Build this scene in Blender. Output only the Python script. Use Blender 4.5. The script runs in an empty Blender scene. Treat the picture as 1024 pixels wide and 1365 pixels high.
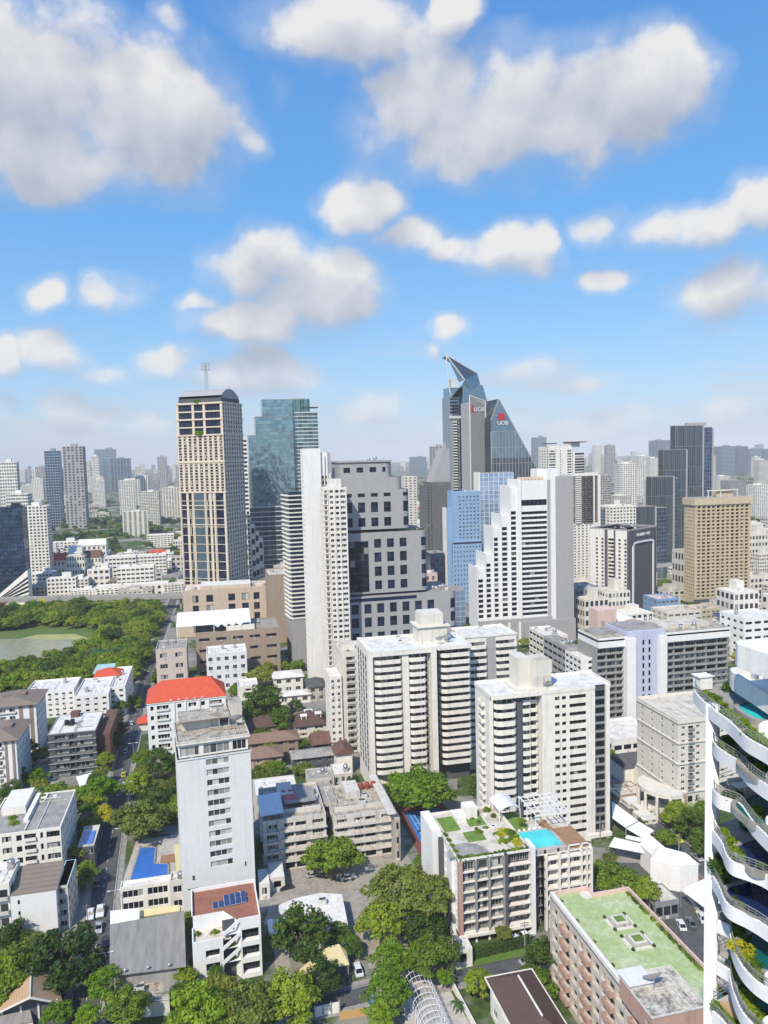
import bpy, math, random
from mathutils import Vector, Matrix
RNG = random.Random(11)
rad = math.radians
SC = bpy.context.scene
COL = SC.collection

# ------------------------------------------------------------------ camera
H = 130.0                       # height of the viewpoint above the ground
YAW, PITCH, ROLL, FOC = rad(12.9), rad(4.43), 0.025, 1000.0
cam = bpy.data.cameras.new("Camera")
camo = bpy.data.objects.new("Camera", cam)
COL.objects.link(camo)
camo.location = (0, 0, H)
camo.rotation_euler = (Matrix.Rotation(-YAW, 4, 'Z') @ Matrix.Rotation(rad(90) - PITCH, 4, 'X') @ Matrix.Rotation(-ROLL, 4, 'Z')).to_euler()
cam.sensor_fit = 'VERTICAL'
cam.sensor_height = 36.0
cam.lens = 36.0 * FOC / 1365.0
cam.clip_start = 1.0
cam.clip_end = 60000.0
SC.camera = camo

# ------------------------------------------------------------------ render look
SC.view_settings.view_transform = 'Standard'
SC.view_settings.look = 'None'
SC.view_settings.exposure = -0.1
SC.view_settings.gamma = 1.0
SC.render.engine = 'CYCLES'
SC.cycles.use_denoising = True
SC.cycles.max_bounces = 5
SC.cycles.diffuse_bounces = 2
SC.cycles.glossy_bounces = 2
SC.cycles.transmission_bounces = 2
SC.cycles.volume_bounces = 0
SC.cycles.caustics_reflective = False
SC.cycles.caustics_refractive = False

# directions and points: the photograph's pixels (1024 x 1365) as rays from the viewpoint
_F = Vector((math.sin(YAW) * math.cos(PITCH), math.cos(YAW) * math.cos(PITCH), -math.sin(PITCH)))
_R = Vector((math.cos(YAW), -math.sin(YAW), 0))
_U = Vector((math.sin(YAW) * math.sin(PITCH), math.cos(YAW) * math.sin(PITCH), math.cos(PITCH)))
_R, _U = _R * math.cos(ROLL) - _U * math.sin(ROLL), _U * math.cos(ROLL) + _R * math.sin(ROLL)
EYE = Vector((0, 0, H))
def ray(px, py):
    return (_F + _R * ((px - 512) / FOC) + _U * ((682.5 - py) / FOC)).normalized()
def P(px, py, z=0.0):
    r = ray(px, py)
    return EYE + r * ((z - H) / r.z)
def Pd(px, py, dist):
    r = ray(px, py)
    return EYE + r * (dist / r.dot(_F))
def zat(p, py):
    """height at which the vertical line through p is seen at image row py"""
    q = p - EYE
    f0, u0 = q.x * _F.x + q.y * _F.y, q.x * _U.x + q.y * _U.y
    k = (682.5 - py) / FOC
    z = (k * f0 - u0) / (_U.z - k * _F.z)
    return z + H

# ------------------------------------------------------------------ sun
SUN_EL = rad(46)
SUN_AZ = Vector((-0.60, -0.80, 0)).normalized()
sund = Vector((SUN_AZ.x * math.cos(SUN_EL), SUN_AZ.y * math.cos(SUN_EL), math.sin(SUN_EL)))
sl = bpy.data.lights.new("Sun", 'SUN')
sl.energy = 5.0
sl.angle = rad(1.2)
sl.color = (1.0, 0.925, 0.80)
so = bpy.data.objects.new("Sun", sl)
COL.objects.link(so)
so.rotation_euler = sund.to_track_quat('Z', 'Y').to_euler()
so.location = (-200, -200, 600)

# ------------------------------------------------------------------ sky with clouds
world = bpy.data.worlds.new("World")
SC.world = world
world.use_nodes = True
WN = world.node_tree
WN.nodes.clear()
class NT:
    def __init__(s, tree): s.t = tree
    def n(s, typ, **kw):
        x = s.t.nodes.new(typ)
        for k, v in kw.items(): setattr(x, k, v)
        return x
    def put(s, sock, v):
        if hasattr(v, 'is_output'): s.t.links.new(v, sock)
        elif v is not None: sock.default_value = v
    def math(s, op, a, b=None, c=None, clamp=False):
        x = s.n('ShaderNodeMath', operation=op, use_clamp=clamp)
        s.put(x.inputs[0], a); s.put(x.inputs[1], b); s.put(x.inputs[2], c)
        return x.outputs[0]
    def vmath(s, op, a, b=None, c=None, out=0):
        x = s.n('ShaderNodeVectorMath', operation=op)
        s.put(x.inputs[0], a); s.put(x.inputs[1], b); s.put(x.inputs[2], c)
        return x.outputs[out]
    def mix(s, f, a, b, blend='MIX'):
        x = s.n('ShaderNodeMix', data_type='RGBA', blend_type=blend)
        s.put(x.inputs[0], f); s.put(x.inputs[6], a); s.put(x.inputs[7], b)
        return x.outputs[2]
    def step(s, v, a, b, lo=0.0, hi=1.0):
        x = s.n('ShaderNodeMapRange', interpolation_type='SMOOTHSTEP')
        for i, q in enumerate((v, a, b, lo, hi)): s.put(x.inputs[i], q)
        return x.outputs[0]
    def lin(s, v, a, b, lo=0.0, hi=1.0):
        x = s.n('ShaderNodeMapRange')
        for i, q in enumerate((v, a, b, lo, hi)): s.put(x.inputs[i], q)
        return x.outputs[0]
    def noise(s, vec, scale, detail=3.0, rough=0.5, dim='3D'):
        x = s.n('ShaderNodeTexNoise', noise_dimensions=dim)
        s.put(x.inputs['Vector'], vec)
        x.inputs['Scale'].default_value = scale; x.inputs['Detail'].default_value = detail
        x.inputs['Roughness'].default_value = rough
        return x.outputs[0]
def c4(c): return (c[0], c[1], c[2], 1.0)

W = NT(WN)
SKY = 0.12
tc = W.n('ShaderNodeTexCoord')
sep = W.n('ShaderNodeSeparateXYZ')
WN.links.new(tc.outputs['Generated'], sep.inputs[0])
dx, dy, dz = sep.outputs
sky = W.n('ShaderNodeTexSky', sky_type='NISHITA')
sky.sun_disc = False
sky.sun_elevation = SUN_EL
sky.sun_rotation = math.atan2(SUN_AZ.x, SUN_AZ.y)
sky.altitude = 100; sky.air_density = 1.0; sky.dust_density = 0.6; sky.ozone_density = 2.0
zc = W.math('MAXIMUM', dz, 0.012)
comb = W.n('ShaderNodeCombineXYZ')
W.put(comb.inputs[0], dx); W.put(comb.inputs[1], dy); W.put(comb.inputs[2], zc)
WN.links.new(comb.outputs[0], sky.inputs[0])
hs = W.n('ShaderNodeHueSaturation')
hs.inputs['Hue'].default_value = 0.497
hs.inputs['Saturation'].default_value = 1.22
hs.inputs['Value'].default_value = 1.75
WN.links.new(sky.outputs[0], hs.inputs['Color'])
# pale veil towards the horizon
az = W.math('ARCTAN2', dx, dy)
el = W.math('ARCSINE', dz)
veil_n = W.noise(tc.outputs['Generated'], 5.0, 3.0)
blue = W.n('ShaderNodeValToRGB'); W.put(blue.inputs[0], el)
br = blue.color_ramp; br.elements[0].position = 0.0; br.elements[0].color = c4([v / SKY for v in (0.42, 0.66, 0.93)])
br.elements[1].position = 0.62; br.elements[1].color = c4([v / SKY for v in (0.10, 0.305, 0.80)])
e_ = br.elements.new(0.28); e_.color = c4([v / SKY for v in (0.18, 0.475, 0.94)])
skyc = W.mix(0.78, hs.outputs[0], blue.outputs[0])
veil = W.math('MULTIPLY', W.step(el, 0.15, -0.01, 0.0, 0.9), W.lin(veil_n, 0.3, 0.7, 0.45, 0.85))
skyc = W.mix(veil, skyc, c4([v / SKY for v in (0.62, 0.70, 0.84)]))
skyc = W.mix(W.step(el, 0.05, -0.01, 0.0, 0.8), skyc, c4([v / SKY for v in (0.66, 0.71, 0.82)]))
# cumulus: (column, row, half width, half height, weight) as seen in the photograph, turned into azimuth and elevation
CLOUDS = [(40,110,185,110,1.25),(190,150,125,95,1.2),(60,205,190,72,1.15),(235,225,85,58,1),(90,25,90,40,.9),(235,25,30,26,.35),(330,200,32,40,.35),(375,110,30,45,.35),
 (420,25,95,48,1),(520,45,95,60,1),(615,25,38,45,.9),
 (590,155,115,85,1.15),(720,150,130,92,1.2),(850,130,92,75,1.1),(640,205,95,46,1),(520,110,50,45,.8),
 (490,275,52,44,.9),(545,315,58,28,.8),(680,335,58,36,1),(715,318,32,26,1),(610,330,40,20,.5),
 (1010,268,62,42,1),(930,300,85,34,1),(800,300,48,26,.6),(812,365,48,20,.7),(985,380,98,44,1),
 (345,350,68,52,1.1),(440,385,80,52,1.1),(370,432,112,36,.9),(268,405,34,16,.6),
 (60,400,46,26,.85),(160,396,40,28,1),(380,495,76,38,1),(228,488,45,26,.9),(300,505,60,24,.7),
 (0,480,30,26,.9),(75,472,52,26,.8),(140,496,40,15,.5),(95,548,55,30,.9),(0,538,26,28,.8),(200,560,60,26,.5),
 (600,437,34,20,.8),(572,466,18,15,.7),(715,495,46,18,.55),(790,508,44,18,.5),(640,560,80,26,.6),(800,560,130,24,.55),(985,545,60,22,.5),(480,545,60,26,.45)]
gt = bpy.data.node_groups.new("cloud_density", 'ShaderNodeTree')
gt.interface.new_socket("Dir", in_out='INPUT', socket_type='NodeSocketVector')
gt.interface.new_socket("Ang", in_out='INPUT', socket_type='NodeSocketVector')
gt.interface.new_socket("D", in_out='OUTPUT', socket_type='NodeSocketFloat')
G_ = NT(gt)
gi = G_.n('NodeGroupInput'); go = G_.n('NodeGroupOutput')
wn = G_.n('ShaderNodeTexNoise'); wn.inputs['Scale'].default_value = 9.0; wn.inputs['Detail'].default_value = 4.0
gt.links.new(gi.outputs[0], wn.inputs['Vector'])
warp = G_.vmath('MULTIPLY_ADD', wn.outputs['Color'], (0.10, 0.06, 0), (-0.05, -0.03, 0))
ang = G_.vmath('ADD', gi.outputs[1], warp)
best = None
for (cx, cy, rx, ry, w) in CLOUDS:
    d = ray(cx, cy); a = math.atan2(d.x, d.y); e = math.asin(d.z)
    d2 = ray(cx + rx, cy); d3 = ray(cx, cy - ry)
    ra = abs(math.atan2(d2.x, d2.y) - a); re = abs(math.asin(d3.z) - e)
    q = G_.vmath('MULTIPLY_ADD', ang, (1 / ra, 1 / re, 0), (-a / ra, -e / re, 0))
    v = G_.math('SUBTRACT', w, G_.vmath('DOT_PRODUCT', q, q, out=1))
    best = v if best is None else G_.math('SMOOTH_MAX', best, v, 0.35)
best = G_.math('MAXIMUM', best, -1.5)
f1 = G_.noise(gi.outputs[0], 14.0, 5.0, 0.48)
f2 = G_.noise(gi.outputs[0], 7.0, 2.0, 0.5); f3 = G_.noise(gi.outputs[0], 48.0, 4.0, 0.55)
dd = G_.math('ADD', best, G_.math('MULTIPLY_ADD', f1, 2.3, -1.10))
dd = G_.math('ADD', dd, G_.math('MULTIPLY_ADD', f3, 0.6, -0.30)); dd = G_.math('ADD', dd, G_.math('MULTIPLY_ADD', f2, 1.3, -0.65))
gt.links.new(dd, go.inputs[0])
def cloud(dirv, angv):
    g = W.n('ShaderNodeGroup', node_tree=gt)
    W.put(g.inputs[0], dirv); W.put(g.inputs[1], angv)
    return g.outputs[0]
cang = W.n('ShaderNodeCombineXYZ'); W.put(cang.inputs[0], az); W.put(cang.inputs[1], el)
D0 = cloud(tc.outputs['Generated'], cang.outputs[0])
off = Vector((-0.010, 0.0, 0.042))
D1 = cloud(W.vmath('ADD', tc.outputs['Generated'], tuple(off)), W.vmath('ADD', cang.outputs[0], (-0.010, 0.042, 0)))
alpha = W.math('MAXIMUM', W.step(D0, -0.2, 0.8, 0.0, 0.97), W.step(D0, -0.8, 0.3, 0.0, 0.28))
lit = W.math('MULTIPLY_ADD', W.math('SUBTRACT', D0, D1), 0.34, 0.47)
lit = W.math('ADD', lit, W.lin(W.noise(tc.outputs['Generated'], 11.0, 4.0), 0.3, 0.7, -0.16, 0.16))
lit = W.math('SUBTRACT', lit, W.lin(D0, 0.4, 1.8, 0.0, 0.12), clamp=True)
cl = W.n('ShaderNodeValToRGB')
cr = cl.color_ramp
cr.elements[0].position = 0.12; cr.elements[0].color = c4([v / SKY for v in (0.46, 0.52, 0.645)])
cr.elements[1].position = 0.95; cr.elements[1].color = c4([v / SKY for v in (0.92, 0.91, 0.90)])
e_ = cr.elements.new(0.5); e_.color = c4([v / SKY for v in (0.66, 0.69, 0.765)])
W.put(cl.inputs[0], lit)
# broad lilac cloud bands low in the sky
lowv = W.vmath('MULTIPLY', cang.outputs[0], (5.0, 17.0, 0)); low_n = W.noise(lowv, 1.0, 5.0, 0.55)
low = W.math('MULTIPLY', W.step(low_n, 0.47, 0.66, 0.0, 0.62), W.step(el, 0.20, 0.06, 0.0, 1.0))
skyc = W.mix(low, skyc, c4([v / SKY for v in (0.68, 0.71, 0.80)]))
# clouds low over the horizon fade into the veil
alpha = W.math('MULTIPLY', alpha, W.lin(el, 0.015, 0.14, 0.35, 1.0))
fin = W.mix(alpha, skyc, cl.outputs[0])
bg = W.n('ShaderNodeBackground'); bg.inputs[1].default_value = SKY
WN.links.new(fin, bg.inputs[0])
wo = W.n('ShaderNodeOutputWorld')
WN.links.new(bg.outputs[0], wo.inputs[0])
world.cycles.sampling_method = 'MANUAL'
world.cycles.sample_map_resolution = 256

# ------------------------------------------------------------------ materials
def newmat(name):
    m = bpy.data.materials.new(name); m.use_nodes = True
    t = m.node_tree; t.nodes.clear()
    n = NT(t)
    o = n.n('ShaderNodeOutputMaterial')
    return m, n, o
def bsdf(n, o, **kw):
    b = n.n('ShaderNodeBsdfPrincipled')
    for k, v in kw.items(): n.put(b.inputs[k], v)
    if o: n.t.links.new(b.outputs[0], o.inputs[0])
    return b
def wall(name, col, rough=0.85, var=0.10, scale=0.35, streak=0.2, spec=0.25):
    """painted or bare masonry: blotches, fine grain and rain streaks at real scale"""
    m, n, o = newmat(name)
    pos = n.n('ShaderNodeNewGeometry').outputs['Position']
    a = n.lin(n.noise(pos, scale, 4.0, 0.6), 0.25, 0.75, 1 - var, 1 + var)
    st = n.vmath('MULTIPLY', pos, (1.1, 1.1, 0.05))
    b = n.step(n.noise(st, 1.0, 3.0, 0.6), 0.50, 0.74, 1.0, 1 - streak)
    g = n.lin(n.noise(pos, 3.0, 2.0, 0.5), 0.3, 0.7, 0.95, 1.05)
    f = n.math('MULTIPLY', n.math('MULTIPLY', a, b), g)
    v = n.n('ShaderNodeVectorMath', operation='SCALE')
    v.inputs[0].default_value = col; n.put(v.inputs[3], f)
    bsdf(n, o, **{'Base Color': v.outputs[0], 'Roughness': rough, 'Specular IOR Level': spec})
    return m
def roofm(name, col, stain=(0.16, 0.14, 0.12), amount=0.5, scale=0.25, rough=0.9):
    """flat roof with dark weather stains"""
    m, n, o = newmat(name)
    pos = n.n('ShaderNodeNewGeometry').outputs['Position']
    a = n.noise(pos, scale, 6.0, 0.65)
    b = n.noise(pos, 1.6, 4.0, 0.6)
    f = n.step(n.math('MULTIPLY_ADD', b, 0.35, a), 0.60, 0.86, 0.0, amount)
    c = n.mix(f, c4(col), c4(stain))
    c = n.mix(1.0, c, n.lin(n.noise(pos, 0.9, 3.0), 0.3, 0.7, 0.88, 1.1), 'MULTIPLY')
    bsdf(n, o, **{'Base Color': c, 'Roughness': rough, 'Specular IOR Level': 0.2})
    return m
def tiled(name, col, var=0.22, pitch=0.9):
    """roof tiles: fine courses and patchy ageing"""
    m, n, o = newmat(name)
    pos = n.n('ShaderNodeNewGeometry').outputs['Position']
    w = n.n('ShaderNodeTexWave', wave_type='BANDS', bands_direction='Z')
    w.inputs['Scale'].default_value = pitch; w.inputs['Distortion'].default_value = 0.4
    n.put(w.inputs['Vector'], pos)
    a = n.lin(n.noise(pos, 0.5, 5.0, 0.65), 0.25, 0.75, 1 - var, 1 + var)
    f = n.math('MULTIPLY', a, n.lin(w.outputs[1], 0, 1, 0.86, 1.06))
    v = n.n('ShaderNodeVectorMath', operation='SCALE')
    v.inputs[0].default_value = col; n.put(v.inputs[3], f)
    bsdf(n, o, **{'Base Color': v.outputs[0], 'Roughness': 0.8, 'Specular IOR Level': 0.25})
    return m
def ribbed(name, col, var=0.12, pitch=2.2, rough=0.75):
    """corrugated sheet with rust and dirt along the ribs"""
    m, n, o = newmat(name)
    pos = n.n('ShaderNodeNewGeometry').outputs['Position']
    w = n.n('ShaderNodeTexWave', wave_type='BANDS', bands_direction='X')
    w.inputs['Scale'].default_value = pitch; n.put(w.inputs['Vector'], pos)
    a = n.lin(n.noise(n.vmath('MULTIPLY', pos, (1.0, 0.15, 0.3)), 0.7, 4.0, 0.6), 0.25, 0.75, 1 - var * 1.6, 1 + var)
    f = n.math('MULTIPLY', a, n.lin(w.outputs[1], 0, 1, 0.86, 1.05))
    v = n.n('ShaderNodeVectorMath', operation='SCALE')
    v.inputs[0].default_value = col; n.put(v.inputs[3], f)
    bsdf(n, o, **{'Base Color': v.outputs[0], 'Roughness': rough, 'Specular IOR Level': 0.4})
    return m
def glass(name, col, light=(0.30, 0.28, 0.25), share=0.25, rough=0.06):
    """window glass: dark room behind, some panes with pale curtains"""
    m, n, o = newmat(name)
    oi = n.n('ShaderNodeObjectInfo').outputs['Random']
    isl = n.n('ShaderNodeNewGeometry').outputs['Random Per Island']
    r = n.math('FRACT', n.math('MULTIPLY_ADD', oi, 7.31, isl))
    c = n.mix(n.step(r, 1 - share - 0.02, 1 - share + 0.02), c4(col), c4(light))
    c = n.mix(1.0, c, n.lin(n.math('FRACT', n.math('MULTIPLY', r, 5.7)), 0, 1, 0.55, 1.5), 'MULTIPLY')
    bsdf(n, o, **{'Base Color': c, 'Roughness': rough, 'Specular IOR Level': 0.28})
    return m
def curtain(name, col, metal=0.75, rough=0.07, wob=0.35, var=0.25):
    """coated curtain-wall glass, every pane a little out of true"""
    m, n, o = newmat(name)
    g = n.n('ShaderNodeNewGeometry')
    pos = g.outputs['Position']
    a = n.lin(n.math('FRACT', n.math('MULTIPLY_ADD', g.outputs['Random Per Island'], 1.0, n.n('ShaderNodeObjectInfo').outputs['Random'])), 0, 1, 1 - var, 1 + var)
    v = n.n('ShaderNodeVectorMath', operation='SCALE')
    v.inputs[0].default_value = col; n.put(v.inputs[3], a)
    bp = n.n('ShaderNodeBump'); bp.inputs['Strength'].default_value = wob; bp.inputs['Distance'].default_value = 1.0
    n.put(bp.inputs['Height'], n.math('MULTIPLY', n.noise(n.vmath('MULTIPLY', pos, (1, 1, 0.6)), 0.12, 3.0), 1.6))
    bsdf(n, o, **{'Base Color': v.outputs[0], 'Roughness': rough, 'Metallic': metal, 'Normal': bp.outputs[0]})
    return m
def plain(name, col, rough=0.5, metal=0.0, var=0.08, spec=0.4):
    m, n, o = newmat(name)
    pos = n.n('ShaderNodeNewGeometry').outputs['Position']
    f = n.lin(n.noise(pos, 1.3, 3.0), 0.3, 0.7, 1 - var, 1 + var)
    v = n.n('ShaderNodeVectorMath', operation='SCALE')
    v.inputs[0].default_value = col; n.put(v.inputs[3], f)
    bsdf(n, o, **{'Base Color': v.outputs[0], 'Roughness': rough, 'Metallic': metal, 'Specular IOR Level': spec})
    return m
def carpaint(name, col):
    m, n, o = newmat(name)
    bsdf(n, o, **{'Base Color': c4(col), 'Roughness': 0.28, 'Coat Weight': 0.6, 'Coat Roughness': 0.05})
    return m
def foliage(name, cols, trans=0.25):
    """leaves: each clump and each tree its own green"""
    m, n, o = newmat(name)
    g = n.n('ShaderNodeNewGeometry')
    oi = n.n('ShaderNodeObjectInfo').outputs['Random']
    isl = g.outputs['Random Per Island']
    r = n.n('ShaderNodeValToRGB'); e = r.color_ramp
    e.elements[0].position = 0.0; e.elements[0].color = c4(cols[0])
    e.elements[1].position = 1.0; e.elements[1].color = c4(cols[-1])
    for i, c in enumerate(cols[1:-1]):
        q = e.elements.new((i + 1) / (len(cols) - 1)); q.color = c4(c)
    k = n.math('MULTIPLY_ADD', n.noise(g.outputs['Position'], 0.28, 2.0), 0.9, -0.45)
    k = n.math('ADD', n.math('ADD', n.math('MULTIPLY', oi, 0.65), n.math('MULTIPLY', isl, 0.35)), k, clamp=True)
    n.put(r.inputs[0], k)
    b = bsdf(n, None, **{'Base Color': r.outputs[0], 'Roughness': 0.55, 'Specular IOR Level': 0.3})
    tr = n.n('ShaderNodeBsdfTranslucent'); n.put(tr.inputs[0], n.mix(1.0, r.outputs[0], (1.3, 1.5, 0.5, 1), 'MULTIPLY'))
    mx = n.n('ShaderNodeMixShader'); mx.inputs[0].default_value = trans
    n.t.links.new(b.outputs[0], mx.inputs[1]); n.t.links.new(tr.outputs[0], mx.inputs[2])
    n.t.links.new(mx.outputs[0], o.inputs[0])
    return m
def water(name, col, rough=0.05, wave=1.2, st=0.15, spec=0.5):
    m, n, o = newmat(name)
    pos = n.n('ShaderNodeNewGeometry').outputs['Position']
    bp = n.n('ShaderNodeBump'); bp.inputs['Strength'].default_value = st; bp.inputs['Distance'].default_value = 0.3
    n.put(bp.inputs['Height'], n.noise(pos, wave, 3.0))
    c = n.mix(n.lin(n.noise(pos, 0.25, 3.0), 0.3, 0.7), c4([v * 0.85 for v in col]), c4([v * 1.15 for v in col]))
    bsdf(n, o, **{'Base Color': c, 'Roughness': rough, 'Specular IOR Level': spec, 'Normal': bp.outputs[0]})
    return m

m_white = wall('white_paint', (0.80, 0.755, 0.675), var=0.09)
m_white_clean = wall('clean_white_paint', (0.82, 0.80, 0.765), var=0.05, streak=0.14)
m_cream = wall('cream_paint', (0.70, 0.66, 0.57), var=0.07, streak=0.2)
m_offwhite = wall('weathered_white', (0.62, 0.58, 0.51), var=0.14, streak=0.35)
m_old = wall('old_render', (0.46, 0.42, 0.36), var=0.25, streak=0.45, scale=0.5)
m_beige = wall('beige_stone', (0.58, 0.46, 0.35), var=0.06)
m_tan = wall('tan_stone', (0.66, 0.57, 0.45), var=0.06)
m_yellowtan = wall('ochre_paint', (0.56, 0.46, 0.31), var=0.08)
m_brownwall = wall('brown_render', (0.30, 0.23, 0.18), var=0.08)
m_greypanel = wall('grey_panel', (0.385, 0.37, 0.365), var=0.05, streak=0.08)
m_midgrey = wall('mid_grey_render', (0.27, 0.27, 0.27), var=0.08)
m_darkgrey = wall('charcoal_render_and_shade', (0.10, 0.10, 0.115), var=0.10, streak=0.1)
m_black = plain('black_recess', (0.018, 0.018, 0.02), 0.6)
m_paleblue = wall('pale_blue_paint', (0.74, 0.735, 0.72), var=0.04, streak=0.12)
m_lilac = wall('pale_lilac_paint', (0.50, 0.53, 0.64), var=0.04, streak=0.1)
m_blue = wall('blue_panel', (0.20, 0.34, 0.52), var=0.05, streak=0.06)
m_pink = wall('pink_render', (0.70, 0.50, 0.43), var=0.07)
m_salmon = wall('salmon_render', (0.47, 0.30, 0.24), var=0.10, streak=0.25)
m_brick = wall('brick_red_brown', (0.16, 0.085, 0.065), var=0.15)
m_green_panel = plain('green_screen', (0.10, 0.30, 0.19), 0.5)
m_concrete = wall('bare_concrete', (0.33, 0.32, 0.30), var=0.15, streak=0.25)
m_roof_white = roofm('white_roof', (0.76, 0.73, 0.67), (0.40, 0.36, 0.31), 0.5)
m_roof_cream = roofm('cream_roof', (0.66, 0.60, 0.50), (0.22, 0.18, 0.14), 0.55)
m_roof_grey = roofm('grey_roof', (0.36, 0.34, 0.31), (0.14, 0.13, 0.11), 0.6)
m_roof_stain = roofm('stained_roof', (0.47, 0.42, 0.34), (0.11, 0.09, 0.07), 0.8, 0.4)
m_roof_green = roofm('mint_green_roof', (0.38, 0.47, 0.20), (0.60, 0.64, 0.48), 0.55, 0.16)
m_turf = roofm('roof_turf', (0.16, 0.26, 0.05), (0.09, 0.16, 0.03), 0.7, 0.6)
m_tile_orange = tiled('orange_tiles', (0.62, 0.10, 0.05), 0.14)
m_tile_brown = tiled('brown_tiles', (0.16, 0.085, 0.065))
m_tile_dark = tiled('dark_brown_tiles', (0.115, 0.07, 0.058), 0.15)
m_tile_rust = tiled('rust_tiles', (0.25, 0.165, 0.12))
m_tile_grey = tiled('grey_tiles', (0.10, 0.10, 0.105))
m_tile_tan = tiled('tan_shingles', (0.50, 0.33, 0.19), 0.12)
m_tile_mushroom = tiled('mushroom_tiles', (0.24, 0.19, 0.15), 0.1)
m_terracotta = roofm('terracotta_roof', (0.33, 0.14, 0.09), (0.20, 0.10, 0.07), 0.5)
m_sheet_grey = ribbed('grey_sheet', (0.30, 0.28, 0.26), 0.2)
m_sheet_white = ribbed('white_sheet', (0.78, 0.78, 0.77), 0.06)
m_sheet_yellow = ribbed('pale_yellow_sheet', (0.74, 0.62, 0.32), 0.08)
m_sheet_teal = ribbed('pale_teal_sheet', (0.40, 0.62, 0.60), 0.08)
m_sheet_blue = ribbed('pale_blue_sheet', (0.36, 0.58, 0.70), 0.08)
m_membrane = plain('white_membrane', (0.84, 0.84, 0.83), 0.6, var=0.03)
m_win = glass('window_glass', (0.016, 0.018, 0.021))
m_win_dark = glass('dark_window_glass', (0.010, 0.013, 0.022), share=0.04)
m_win_navy = glass('navy_window_glass', (0.012, 0.018, 0.045), (0.02, 0.03, 0.06), 0.3)
m_win_curt = glass('curtained_window_glass', (0.05, 0.055, 0.06), (0.42, 0.41, 0.38), 0.5)
m_glass_teal = curtain('teal_curtain_glass', (0.26, 0.38, 0.40))
m_glass_green = curtain('green_curtain_glass', (0.12, 0.22, 0.20), var=0.45)
m_glass_navy = curtain('navy_curtain_glass', (0.07, 0.12, 0.21), var=0.35)
m_glass_blue = curtain('blue_curtain_glass', (0.38, 0.52, 0.70), 0.55, 0.12, 0.2, 0.12)
m_glass_grey = curtain('grey_curtain_glass', (0.20, 0.29, 0.35), 0.7, 0.12, 0.15, 0.12)
m_glass_dark = curtain('dark_curtain_glass', (0.085, 0.115, 0.135), 0.6, 0.12, 0.2, 0.3)
m_frame = plain('pale_window_frame', (0.62, 0.62, 0.60), 0.5)
m_frame_dark = plain('dark_window_frame', (0.06, 0.06, 0.065), 0.45)
m_steel = plain('galvanised_steel', (0.50, 0.50, 0.50), 0.45, 0.5)
m_white_steel = plain('white_painted_steel', (0.80, 0.80, 0.80), 0.4)
m_rail = plain('grey_rail', (0.33, 0.34, 0.33), 0.45, 0.3)
m_tank = plain('steel_tank', (0.55, 0.55, 0.54), 0.3, 0.8)
m_tank_red = plain('red_tank', (0.30, 0.06, 0.04), 0.5)
m_tank_dark = plain('black_tank', (0.02, 0.02, 0.022), 0.45)
m_ac = plain('ac_casing', (0.62, 0.61, 0.57), 0.6)
m_solar = curtain('solar_cells', (0.05, 0.09, 0.20), 0.4, 0.15, 0.05, 0.1)
m_red = plain('red_sign', (0.55, 0.02, 0.03), 0.5)
m_sign_white = plain('white_sign', (0.82, 0.82, 0.82), 0.5)
m_bark = wall('bark', (0.16, 0.12, 0.085), var=0.3, streak=0.0, scale=2.0)
m_soil = roofm('planter_soil', (0.10, 0.07, 0.05), (0.05, 0.04, 0.03), 0.5)
m_wood = plain('timber_deck', (0.34, 0.19, 0.10), 0.6, var=0.2)
m_paving = roofm('stone_paving', (0.50, 0.46, 0.41), (0.28, 0.25, 0.22), 0.55, 0.35)
m_pool = water('pool_water', (0.05, 0.62, 0.62))
m_pool_deep = water('deep_pool_water', (0.005, 0.13, 0.13))
m_pool_navy = water('navy_pool_water', (0.008, 0.022, 0.085))
m_pool_blue = water('blue_pool_water', (0.045, 0.17, 0.52), st=0.08)
m_leaf = foliage('leaf_green', [(0.045, 0.095, 0.008), (0.105, 0.185, 0.010), (0.20, 0.28, 0.014), (0.31, 0.35, 0.02)])
m_leaf_dark = foliage('leaf_dark', [(0.026, 0.065, 0.008), (0.058, 0.115, 0.010), (0.125, 0.19, 0.014)])
m_leaf_bright = foliage('leaf_bright', [(0.10, 0.20, 0.010), (0.18, 0.30, 0.012), (0.29, 0.39, 0.018)], 0.35)
m_leaf_yellow = foliage('leaf_yellow', [(0.36, 0.34, 0.02), (0.52, 0.47, 0.03), (0.62, 0.57, 0.06)], 0.35)
m_leaf_olive = foliage('leaf_olive', [(0.09, 0.13, 0.02), (0.18, 0.22, 0.03), (0.30, 0.30, 0.04)])
m_leaf_rust = foliage('leaf_rust', [(0.12, 0.11, 0.03), (0.20, 0.13, 0.04), (0.16, 0.16, 0.04)])
m_leaf_palm = foliage('leaf_palm', [(0.03, 0.08, 0.02), (0.07, 0.15, 0.03), (0.13, 0.20, 0.04)])

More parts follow.
